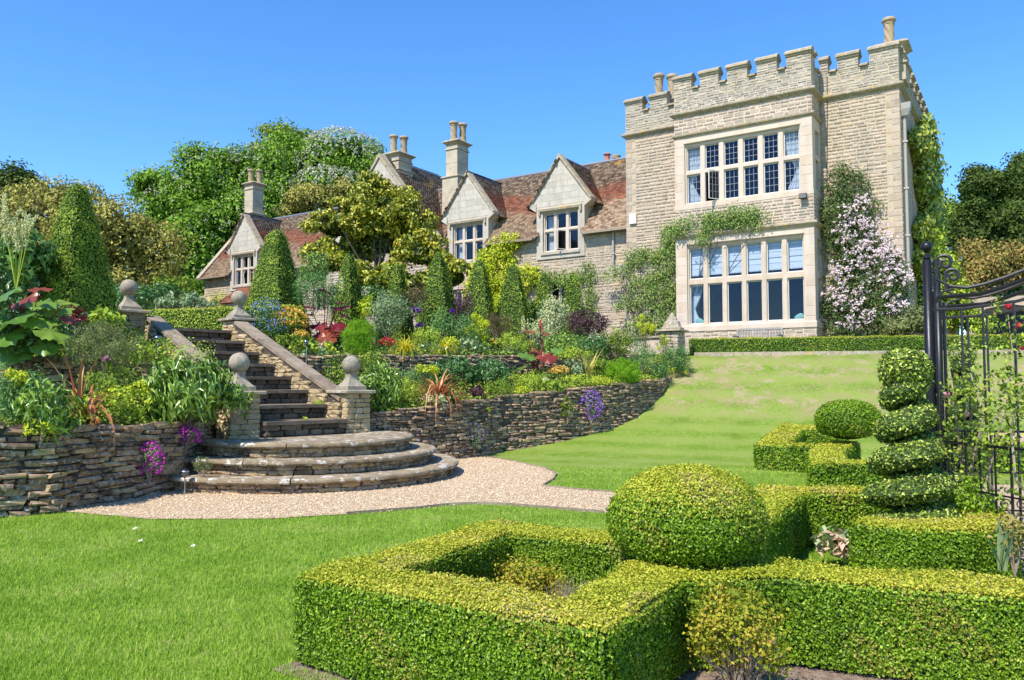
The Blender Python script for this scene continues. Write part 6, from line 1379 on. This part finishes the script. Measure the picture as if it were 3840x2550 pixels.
plant("green leafy tuft behind the sloping coping", "plant", 1075, 1285, 17.6, 130, 70, G_MID, 500, .07, .04)
plant("bright feathery green grass ball above the mid wall", "ornamental grass", 1352, 1270, 18.6, 148, 160, G_BRIGHT, 16000, .075, .006, 300, .09, up=(0, 0, 1), zmin=-.9, stems=False)
plant("silvery willow-like shrub behind the grass ball", "shrub", 1462, 1180, 21.0, 160, 200, G_SILVER, 3000, .075, .028, 80, .14, zmin=-.9, up=(0, 0, .6))
plant("golden shrub between red rhubarb and silvery shrub", "shrub", 1378, 1160, 22.3, 80, 110, G_GOLD, 700, .08, .05, 24, .2)
for i, (x, y, w) in enumerate(((1518, 1325, 95), (1668, 1322, 62))):
    swords(("bigger" if i == 0 else "smaller")+" tuft of golden grass on top of the mid wall", x, y, 19.1+i*1.1, 220, G_YGR, (.55, .42)[i], .013, 1.0, 20+i, name="golden_grass", cat="ornamental grass", lean=.8)
plant("pale green mixed foliage between the two golden grass tufts", "plant", 1595, 1270, 20.8, 150, 110, G_LIGHT, 1100, .07, .025, 50, .2, up=(0, 0, .8), zmin=-.8)
swords("upright iris leaves in the middle of the upper border", 1610, 1300, 21.2, 40, G_BLUE, .75, .035, .5, 31, lean=.3)
for j, (x, y) in enumerate(((1570, 1163), (1695, 1165), (1578, 1218), (1565, 1222), (1548, 1160))):
    c = at(x, y, 21.3); r_ = empty("iris_flower", tuple(c-np.array((0, 0, .5))), label=("deep purple iris just below the tallest one near the silvery shrub", "lone deep purple iris at the right of its group", "deep purple iris lowest of the group", "second lowest deep purple iris", "deep purple iris nearest to the silvery shrub")[j], cat="flower", group="purple irises of the upper border")
    P, D = ell_pts(60, (0, 0, .5), (.065, .065, .06), .4, 1); leaf_obj("petals", [leaves(P, D, .06, .045, rng.random(60))], FIR, r_); MB().tube([(0, 0, 0), (0, 0, .48)], .007, 4).build("stem", G_BLUE, r_)
plant("bronze and plum foliage behind the irises", "shrub", 1560, 1120, 23, 110, 110, G_BRNP, 900, .06, .03, 30, .2)
plant("dark bronze rose foliage between two yew cones", "shrub", 1735, 1150, 23.2, 80, 150, G_PURP, 700, .06, .03, 30, .2, flowers=(FPK, 14, .06, 0))
plant("grey-green broad-leaved plant under the yew cone with irises", "plant", 1660, 1215, 21.7, 110, 120, G_BLUE, 900, .10, .03, 40, .2, up=(0, 0, .7), zmin=-.8)
plant("blue-green spurge with big acid-yellow heads in the upper border", "spurge", 1760, 1255, 21.5, 150, 150, G_BLUE, 1800, .09, .02, 50, .18, heads=(FY, [(1782, 1188), (1800, 1215), (1812, 1240), (1770, 1230), (1790, 1245), (1815, 1258), (1752, 1242), (1822, 1215), (1800, 1200)], .115))
plant("large-leaved green plant below the spurge", "plant", 1755, 1300, 20.9, 110, 70, G_SILVER, 160, .13, .08, 20, .3)
plant("brown-bronze fennel-like shrub before the broad yew cone", "shrub", 1868, 1215, 23, 150, 110, G_BRNP, 3000, .06, .010, 60, .15, up=(0, 0, .8), zmin=-.9)
plant("small orange poppies among green leaves", "poppy", 1840, 1290, 21.4, 90, 60, G_LIGHT, 700, .05, .02, flowers=(FO, 10, .05, 0))
plant("soft green geranium-like mound in the upper border", "plant", 1930, 1285, 21.6, 170, 80, G_LIGHT, 1500, .05, .025, 60, .15, zmin=-.8, flowers=(FB_, 14, .035, 0))
plant("cream variegated dogwood bush before the slim yew cone", "shrub", 2080, 1180, 24, 130, 140, G_VAR, 1500, .08, .045, 50, .18, zmin=-.8)
plant("cream and green foliage below the variegated dogwood", "shrub", 2035, 1240, 22.8, 140, 110, G_VAR, 1100, .07, .035, 44, .18, zmin=-.8)
plant("dark purple elder-like bush near the low pale wall", "bush", 2200, 1215, 23.3, 175, 130, G_PURP, 2800, .075, .03, 60, .16, zmin=-.8)
plant("dark green and purple understorey of the purple bush", "bush", 2215, 1300, 22.7, 140, 110, G_DKGRN, 1500, .08, .035, 50, .18, zmin=-.9)
plant("green peony foliage right of the red rhubarb clump", "peony", 2110, 1295, 22.4, 160, 85, G_PEONY, 900, .10, .035, 40, .2, up=(0, 0, .3), zmin=-.8)
plant("sage green foliage in front of the low pale wall", "plant", 2310, 1275, 23.2, 150, 110, G_MID, 1700, .06, .03, 50, .18, zmin=-.9)
plant("loose green catmint left of the stepped pier", "plant", 2385, 1290, 23.4, 120, 90, G_BLUE, 1300, .05, .018, 50, .18, zmin=-.9)
plant("tall spurge with yellow heads leaning before the stepped pier", "spurge", 2420, 1255, 23.2, 80, 120, G_BRNP, 240, .07, .02, 20, .25, heads=(FY, [(2405, 1190), (2398, 1218), (2425, 1222), (2440, 1235), (2412, 1240), (2450, 1225)], .10))
plant("yellow spurge heads on brown stems beside the pier foot", "spurge", 2490, 1290, 23.3, 60, 90, G_MID, 260, .06, .02, heads=(FY, [(2485, 1262), (2500, 1275), (2490, 1285)], .06))
swords("red-flowered rhubarb stems", 2100, 1300, 21, 3, G_RED, .4, .02, .2, 77) if False else None
rhubarb("rhubarb with red-backed leaves standing in front of the mid wall", 2010, 1420, 20.3, [(1990, 1240, .20, .1, .9), (1980, 1330, .30, .3, .3), (2020, 1320, .32, .6, .95), (2055, 1335, .28, .8, .99), (2085, 1310, .22, .4, .4), (1955, 1375, .32, .2, .2), (2040, 1395, .26, .9, .5), (2085, 1375, .24, .7, .95), (2130, 1370, .2, .6, .9), (2010, 1420, .26, .8, .3), (2065, 1425, .34, .5, .55), (1965, 1240, .14, .2, .95), (2045, 1250, .14, .2, .96)], G_RHUB, stalks=((1962, 1200, FCR), (2028, 1205, FR)))
# ---- lower right border
plant("big peony bush right of the lower right pier", "peony", 1425, 1450, 15.75, 160, 180, G_PEONY, 1500, .13, .036, 70, .2, droop=.4, up=(.2, -.3, -.1), zmin=-.85)
plant("rose foliage climbing behind the lower right pier", "rose", 1275, 1400, 16.0, 130, 150, G_MID, 900, .055, .03, 50, .2, zmin=-.9)
plant("leafy foliage at the foot of the grass ball", "plant", 1385, 1350, 17.3, 130, 80, G_MID, 800, .06, .035, 40, .2, zmin=-.9)
plant("light green mixed herbs left of the red sword plant", "plant", 1510, 1475, 16.3, 150, 110, G_LIGHT, 1500, .05, .025, 60, .18, zmin=-.9, flowers=(FY, 26, .03, .2))
plant("grey-green spurge with two yellow heads near the mid wall", "spurge", 1560, 1425, 17.3, 190, 110, G_BLUE, 1800, .07, .016, 60, .18, zmin=-.9, heads=(FY, [(1572, 1378), (1568, 1390), (1630, 1382), (1636, 1392)], .075))
swords("bronze-red sword plant on top of the curving wall", 1645, 1500, 16.6, 95, G_PHOR, .85, .045, 1.1, 12, lean=1.1)
plant("dark green glossy acanthus-like mound in the lower border", "plant", 1700, 1400, 18.5, 210, 130, G_DKGRN, 3000, .10, .035, 90, .14, zmin=-.8)
plant("second dark green mound just right of the acanthus-like mound", "plant", 1850, 1405, 18.9, 160, 120, G_DKGRN, 2300, .09, .03, 70, .15, zmin=-.8)
plant("purple heuchera on the wall edge in the middle of the border", "heuchera", 1790, 1475, 17.6, 70, 45, G_PURP, 320, .07, .05, 20, .25)
plant("airy green foliage above the wall right of the purple heuchera", "plant", 1875, 1460, 18.1, 150, 70, G_MID, 1300, .05, .018, 50, .2, zmin=-.8)
plant("low green and white-edged leaves under the bronze sword plant", "plant", 1625, 1500, 16.5, 160, 60, G_VAR, 500, .07, .035, 30, .2)
plant("fresh light green mound left of the standing rhubarb", "plant", 1985, 1440, 18.9, 140, 100, G_LIGHT, 2200, .05, .018, 70, .15, up=(0, 0, .5), zmin=-.9)
plant("hosta-like leaves spilling on the wall below the rhubarb", "plant", 2060, 1455, 19.0, 110, 60, G_MID, 200, .12, .07, 22, .3, up=(0, 0, .3))
plant("grey-leaved mound right of the standing rhubarb", "plant", 2160, 1385, 20.3, 120, 90, G_SILVER, 500, .11, .055, 34, .2, zmin=-.8)
plant("lime green foliage in front of the mid wall", "plant", 2150, 1330, 21.2, 160, 60, G_LIGHT, 900, .06, .03, 40, .2)
swords("yellow-striped upright sword plant in the lower border", 2205, 1430, 20.1, 22, G_YSW, 1.0, .06, .38, 41, lean=.35)
plant("yellow poppies and green leaves on the wall top near the sword plant", "poppy", 2170, 1435, 19.7, 200, 60, G_LIGHT, 1100, .05, .025, 50, .2, flowers=(FY, 60, .04, 0))
plant("bright feathery green mound leaning over the wall end", "ornamental grass", 2335, 1400, 20.6, 155, 125, G_BRIGHT, 15000, .075, .006, 260, .09, up=(.3, 0, 1), zmin=-.9, stems=False)
plant("green foliage between lime mound and feathery mound", "plant", 2270, 1380, 21.4, 110, 80, G_MID, 1000, .06, .03, 40, .2, zmin=-.9)
plant("blue-grey spurge in front of the pier", "spurge", 2410, 1350, 22.3, 130, 110, G_BLUE, 1600, .07, .016, 60, .18, zmin=-.9)
plant("rounded green spurge bush at the right end of the border", "spurge", 2535, 1350, 22.9, 130, 110, G_BLUE, 2400, .08, .020, 60, .16, zmin=-.9, heads=(FY, [(2505, 1390), (2525, 1388), (2575, 1395), (2470, 1305)], .07))
plant("dark leafy fringe where the wall meets the bank", "plant", 2470, 1395, 22.2, 110, 80, G_DKGRN, 1000, .06, .025, 40, .2, zmin=-.9, flowers=(FY, 16, .035, 0))
wallplant("bright green plant hanging on the curving wall under the sword plant", 1662, 1530, 16.7, 90, 90, G_LIGHT, 420, .07, cat="plant")
wallplant("narrow green plant growing from the curving wall near the pier", 1547, 1575, 16.1, 40, 110, G_LIGHT, 200, .05, cat="plant")
wallplant("tiny green tuft in the wall next to the pier", 1480, 1578, 15.75, 24, 46, G_MID, 80, .045, cat="plant")
wallplant("small green plant in the middle of the curving wall", 1818, 1535, 17.4, 52, 60, G_LIGHT, 200, .05, cat="plant")
wallplant("green plant hanging left of the purple mound", 2128, 1525, 18.7, 70, 95, G_MID, 700, .05, cat="plant", W_=.3)
wallplant("vivid purple rock cress hanging on the curving wall", 2215, 1520, 19.1, 85, 110, G_SILVER, 600, .035, (FP, 190, .04, -.9))
wallplant("mauve lavender-like clump at the foot of the curving wall", 1780, 1640, 16.9, 72, 110, G_SILVER, 900, .035, (flmat("mauve_petals", (.30, .20, .42), (.50, .38, .62)), 60, .03, -.2))
wallplant("leafy rose hanging over the wall near the feathery mound", 2275, 1460, 20.0, 80, 95, G_MID, 420, .06, cat="rose")
wallplant("green sprigs on the wall beneath the feathery mound's right", 2420, 1430, 21.4, 50, 60, G_LIGHT, 200, .05, cat="plant")
c = gp(1573, 1810); plant("tiny green weed in the gravel by the bottom step", "weed", 1573, 1808, c[1], 26, 18, G_LIGHT, 30, .07, .02, 6, .3, stems=False)
for i, (x, y, Y, lb) in enumerate(((1190, 1512, 14.9, "small light green weed on the stair tread next to the right pier"), (1145, 1570, 14.1, "tiny weed sprouting on the lowest stair tread"))): plant(lb, "weed", x, y, Y, (46, 22)[i], (24, 14)[i], G_LIGHT, (90, 24)[i], .05, .03, 8, .3, stems=False)
# plants between near hedges
root = plant("withered tulip leaves, pink-brown and green, between middle hedges", "plant", 3120, 2040, 6.9, 150, 90, leaf_mat("withered_leaves", [(0, (.30, .42, .20)), (.45, (.42, .48, .25)), (.6, (.62, .42, .28)), (1, (.72, .52, .38))]), 110, .12, .05, 24, .3, up=(0, 0, .8), stems=False)
swords("three upright green tulip leaves in the pink-brown withered clump", 3130, 2085, 6.8, 7, G_SILVER, .34, .04, .5, 5, lean=.4)
swords("broad blue-green tulip leaves at the right edge by the curved hedge", 3760, 2140, 5.6, 6, G_SILVER, .36, .055, .35, 6, lean=.2)
plant("rose shoots with reddish leaves at the right edge", "rose", 3800, 2010, 5.6, 130, 190, G_BEECH, 150, .05, .03, 20, .3, zmin=-.9)
plant("leafy rose growth at the foot of the gate beside the spiral", "rose", 3640, 1900, 6.9, 190, 200, G_BOX, 2200, .035, .022, 50, .2, zmin=-.9)
plant("small dead stump tuft below the notch bush", "plant", 2760, 2500, 4.0, 60, 30, TWIG and G_BRNP, 60, .03, .01)
# solar lights
def solar(label, px, pyb, Y, h):
    c = at(px, pyb, Y); r_ = empty("path_light", tuple(c), label=label, cat="garden light"); MB().tube([(0, 0, -.08), (0, 0, h*.68)], .010, 8).build("stake", STEEL, r_); MB().lathe([(.018, h*.66), (.045, h*.80), (.048, h*.90)], 14).build("lantern", CLEARP, r_); MB().lathe([(.062, h*.90), (.060, h*.93), (.035, h*.975), (.0, h*1.0)][:3]+[(.004, h)], 18).build("cap", STEEL, r_, smooth=True)
solar("steel solar path light at the foot of the left wall beside the bottom step", 692, 1855, 11.35, .36)
solar("steel solar path light in the upper border behind the sloping coping", 1148, 1345, 16.9, .40)
solar("steel solar path light by the left sloping coping among roses", 590, 1340, 13.0, .36)
solar("low steel light half sunk at the wall foot right of the steps", 1555, 1700, 14.8, .16)
# ================================================================ GATE
pole = lambda label, x, y, H, r: None
def gate_post(x, y, H, r, label):
    root = empty("gate_post", (x, y, 0), label=label, cat="post"); MB().tube([(0, 0, 0), (0, 0, H-.18)], r, 18).build("shaft", IRON, root).data.shade_smooth()
    MB().lathe([(r*.5, H-.18), (r*.9, H-.165), (r*.9, H-.14), (r*.5, H-.13), (r*.45, H-.115), (r*.7, H-.10)], 16).build("collar", IRON, root)
    bm = bmesh.new(); bmesh.ops.create_uvsphere(bm, u_segments=24, v_segments=16, radius=r*1.28); me = bpy.data.meshes.new("ball"); bm.to_mesh(me); bm.free(); me.shade_smooth(); o = link("ball", me, IRON, root); o.location = (0, 0, H-.055); return root
gate_post(3.93, 7.4, 2.94, .041, "thick black iron gate post with ball top, nearest the camera")
gate_post(4.51, 8.3, 2.93, .034, "second black iron gate post with ball top just behind the first")
Rt = lambda P0, s: (P0[0]+.855*s, P0[1]-.519*s)
def scroll(c, r0, turns, a0, dirn, d, n=26):
    """planar spiral in vertical plane along d"""
    out = []
    for i in range(n+1):
        t = i/n; a = a0+dirn*turns*2*math.pi*t; r = r0*(1-.8*t); out.append((c[0]+d[0]*r*math.cos(a), c[1]+d[1]*r*math.cos(a), c[2]+r*math.sin(a)))
    return out
def screen(P0, label, k):
    root = empty("gate_screen", (P0[0], P0[1], 0), label=label, cat="iron screen"); d = (.855, -.519); pt = lambda s, z: (d[0]*s, d[1]*s, z)
    # swept top bars (curving up to the right), tail ends in scrolls
    MB().tube([pt(.055, 0), pt(.055, 2.45)], .018, 6).build("end_stile", IRON, root)
    top = [pt(.10, 2.74), pt(.05, 2.66), pt(.08, 2.57), pt(.18, 2.50), pt(.32, 2.475), pt(.46, 2.50), pt(.62, 2.55), pt(.80, 2.62), pt(1.05, 2.76), pt(1.4, 2.9)]
    sc = scroll((d[0]*.145, d[1]*.145, 2.725), .075, 1.3, math.pi*.85, -1, d); MB().tube(sc[::-1]+top[2:], .017, 6).build("scroll_bar", IRONB, root)
    low = [pt(.045, 2.30), pt(.06, 2.38), pt(.12, 2.45), pt(.22, 2.475)]; MB().tube(low, .012, 6).build("scroll_bar", IRONB, root)
    mid = [pt(.06, 2.36), pt(.10, 2.40), pt(.25, 2.405), pt(.42, 2.41), pt(.6, 2.46), pt(.85, 2.55), pt(1.1, 2.68), pt(1.4, 2.8)]; MB().tube(mid, .020, 6).build("scroll_bar", IRON, root)
    MB().tube([pt(0, 2.285), pt(.3, 2.285), pt(.7, 2.33), pt(1.4, 2.5)], .015, 6).build("rail", IRONB, root)
    MB().tube([pt(0, 1.30), pt(1.4, 1.30)], .004, 4).build("wire", IRONB, root)
    for i, s in enumerate((.27, .44, .68, .95, 1.2)):
        z1 = 2.285+max(0, (s-.3))*.15; MB().tube([pt(s, .35), pt(s, z1)], .011, 6).build("upright_bar", IRONB, root)
screen((3.93, 7.4), "front iron screen with scrolled swept top bars right of the gate post", 0)
screen((4.51, 8.3), "rear iron screen with scrolled swept top bars behind the front one", 1)
def low_gate(P0, P1, H, label, bars):
    d = Vector((P1[0]-P0[0], P1[1]-P0[1], 0)); L = d.length; d.normalize(); root = empty("iron_gate", (P0[0], P0[1], 0), label=label, cat="gate"); pt = lambda s, z: (d.x*s, d.y*s, z)
    for z, r in ((H, .013), (H*.62, .009), (.30, .010), (.12, .010)): MB().tube([pt(0, z), pt(L, z)], r, 6).build("rail", IRON, root)
    for i in range(bars+1):
        s = L*i/bars; MB().tube([pt(s, .05), pt(s, H)], .009, 6).build("upright_bar", IRON, root)
        if i < bars:
            m_ = L/bars/2; 
            for z, sg in ((.36, 1), (.21, -1)):
                MB().tube(scroll((d.x*(s+m_), d.y*(s+m_), z), min(.065, m_*.8), 1.4, 0 if sg > 0 else math.pi, sg, (d.x, d.y)), .006, 5).build("scroll", IRON, root)
low_gate((3.97, 7.36), (4.30, 5.35), 1.06, "low black iron gate leaf with scrolls swung toward the camera", 12)
low_gate((4.53, 8.25), (5.25, 8.05), 1.10, "rear low black iron railing with scrolls beyond the gate", 5)
# climbing rose on gate
root = empty("climbing_rose", (4.4, 7.3, 0), label="climbing rose with red and pink blooms tangled through the iron gate", cat="rose"); mb = MB(); tips = []
for (bx, by, pts_) in ((.0, 0, [(3640, 1760, 7.1), (3690, 1560, 7.0), (3640, 1400, 7.2)]), (.3, -.3, [(3700, 1800, 6.8), (3760, 1560, 6.7), (3800, 1340, 6.9), (3780, 1180, 7.0)]), (.3, .1, [(3560, 1780, 7.3), (3700, 1620, 7.1), (3830, 1420, 7.0)]), (-.1, .1, [(3600, 1700, 7.2), (3580, 1500, 7.1), (3560, 1380, 7.2)]), (.5, -.6, [(3810, 1800, 6.4), (3790, 1600, 6.5), (3835, 1450, 6.4)])):
    q = [Vector((bx, by, 0))]+[Vector(at(*p))-Vector((4.4, 7.3, 0)) for p in pts_]; mb.tube(q, [.013, .011, .008, .005, .004][:len(q)], 6)
    for a, b in zip(q[1:-1], q[2:]):
        for i in range(15): tips.append(a.lerp(b, random.random())+Vector((random.gauss(0, .09), random.gauss(0, .09), random.gauss(0, .09))))
mb.build("stems", TWIG, root); T_ = np.array([tuple(t) for t in tips]); P = np.repeat(T_, 9, 0)+rng.normal(0, .045, (len(T_)*9, 3))
leaf_obj("foliage", [leaves(P, rng.normal(0, 1, (len(P), 3))+np.array((0, -.5, .7)), .045, .03, rng.random(len(P)), jit=.4)], G_MID, root); i = rng.integers(0, len(P), 60); leaf_obj("young_leaves", [leaves(P[i]+.02, rng.normal(0, 1, (60, 3)), .045, .028, rng.random(60))], G_BEECH, root)
for (x, y, Y, r, m_) in ((3782, 1150, 7.0, .024, FR), (3822, 1222, 7.0, .022, FR), (3550, 1480, 7.1, .022, FPK), (3622, 1555, 7.1, .022, FPK), (3835, 1305, 6.9, .018, FR)):
    P, D = ell_pts(50, at(x, y, Y)-np.array((4.4, 7.3, 0)), (r, r, r), .4, 1); leaf_obj("bloom", [leaves(P, D, r*1.2, r, rng.random(50), jit=.4)], m_, root)

# ---- ground cover in the borders: uncountable low leaves between the named plants
def cover(label, A, B, n, h, mat, L, zoff=0):
    P = []
    for _ in range(n):
        t = random.random()*(len(A)-1.001); i = int(t); f = t-i; a = np.array(A[i])*(1-f)+np.array(A[i+1])*f; tb = t/(len(A)-1)*(len(B)-1); j = min(int(tb), len(B)-2); g = tb-j; b = np.array(B[j])*(1-g)+np.array(B[j+1])*g; s = random.random()
        p = a*(1-s)+b*s; lump = .5+.5*math.sin(p[0]*3.1+1.7*math.sin(p[1]*2.3)); p[2] += zoff+random.random()*h*(.35+lump)*(.3+.7*s if h > .4 else 1); P.append(p)
    P = np.array(P); o = leaf_obj("ground_cover", [leaves(P, np.tile((.15, -.4, .8), (n, 1)), L, L*.5, rng.random(n), jit=.7)], mat); tag(o, label, "ground cover", kind="stuff")
cover("mixed low green leaves filling the lower border right of the steps", rb0, rb1, 15000, .17, G_MID, .07)
cover("paler mixed leaves among the lower border right of the steps", rb0, rb1, 3500, .22, G_LIGHT, .06)
cover("mixed low green leaves filling the lower border left of the steps", lb0, lb1, 9000, .20, G_MID, .07)
hb = [tuple(hw(x, -1.6, 2.5)) for x in (-31, -26, -20, -14, -11)]
ub = [(-6.2, 18.6, 2.45)]+[(x, y+.2, z) for x, y, z in RU]
cover("dense green leaves under the cones of the upper border", ub, hb, 24000, .50, G_MID, .10)
cover("darker leaves under the cones of the upper border", ub, hb, 14000, .75, G_DKGRN, .12)
cover("low leaves on the bank left of the steps below the yew cone", [(-15, 11.2, 1.95), (-8.5, 12.8, 1.95), (-6.9, 13.3, 1.95), (-6.3, 14.3, 2.0)], [(-17, 17, 2.3), (-12, 17, 2.5), (-9, 17, 2.7), (-8.4, 16.7, 2.7)], 14000, .45, G_MID, .09)
cover("wild greenery at the foot of the background trees", [(-45, 26, 2.4), (-25, 27, 2.4), (-12, 27, 2.5)], [(-60, 60, 2.4), (-35, 60, 2.4), (-22, 52, 2.4)], 16000, 1.5, G_MID, .3)
for i, (x, y, w, h, Y, m_) in enumerate(((1180, 1010, 120, 130, 27, G_VINE), (1400, 1130, 130, 130, 26, G_DKGRN), (1570, 1150, 110, 120, 27, G_DKGRN), (1700, 1170, 90, 110, 27, G_PURP), (1860, 1160, 100, 120, 27.5, G_GOLD), (1990, 1170, 90, 110, 28, G_VINE), (1275, 1130, 120, 150, 25.5, G_DKGRN))):
    plant(("grey-green wall shrub under the tiled roof left of the magnolia", "dark evergreen shrub between slim cone and silvery shrub", "dark evergreen shrub between the narrow cone and the iris cone", "plum-coloured shrub between the iris cone and the spurge cone", "golden foliage low between the two cones before the creeper", "green vine growth low between broad cone and slim cone", "dark evergreen shrub behind the red rhubarb plumes")[i], "shrub", x, y, Y, w, h, m_, 1500, .11, .05, 50, .16, zmin=-.9)

for (px, py, lb) in ((522, 2042, "white scrap lying on the near lawn, left one"), (720, 2062, "white scrap lying on the near lawn, right one"), (500, 1995, "small white scrap on the lawn nearest the gravel")):
    x, y = gp(px, py); P = np.array([(0, 0, .035), (.015, .01, .04)]); o = leaf_obj("white_scrap", [leaves(P, np.array([(0, -.6, .6)]*2), .035, .028, np.array((.9, 1.)), jit=.2)], FW); o.location = (x, y, 0); tag(o, lb, "scrap")

for i, (x, y, Y, w, h, m_, fl, lb) in enumerate(((1130, 1265, 18.2, 60, 50, G_MID, (FO, 70, .05, -.2), "orange flowers low beside the azalea"), (1450, 1290, 19.6, 60, 40, G_RHUB, (FR, 62, .06, -.2), "red-flecked leaves just right of the grass ball"),
        (1960, 1470, 18.4, 60, 40, G_LIGHT, (FY, 70, .035, -.2), "yellow-flowered tuft on the curving wall's middle"), (2255, 1435, 19.9, 90, 45, G_LIGHT, (FY, 90, .04, -.3), "bright yellow flowers at the foot of the yellow-striped sword plant"),
        (2100, 1395, 19.7, 60, 40, G_RHUB, (FO, 70, .05, -.2), "golden-orange leaves under the standing rhubarb"), (520, 1465, 11.6, 70, 60, G_LIGHT, (FY, 90, .035, -.3), "yellow-green spurge flowers left of the big peony"),
        (1600, 1390, 17.2, 60, 40, G_LIGHT, (FY, 66, .04, -.2), "yellow tufts between the two yellow spurge heads"), (1690, 1290, 20.6, 70, 50, G_LIGHT, (FY, 70, .045, -.3), "yellow-green tuft between golden grass and spurge"))):
    plant(lb, "flower", x, y, Y, w, h, m_, 260, .05, .025, 18, .2, flowers=fl, zmin=-.8)
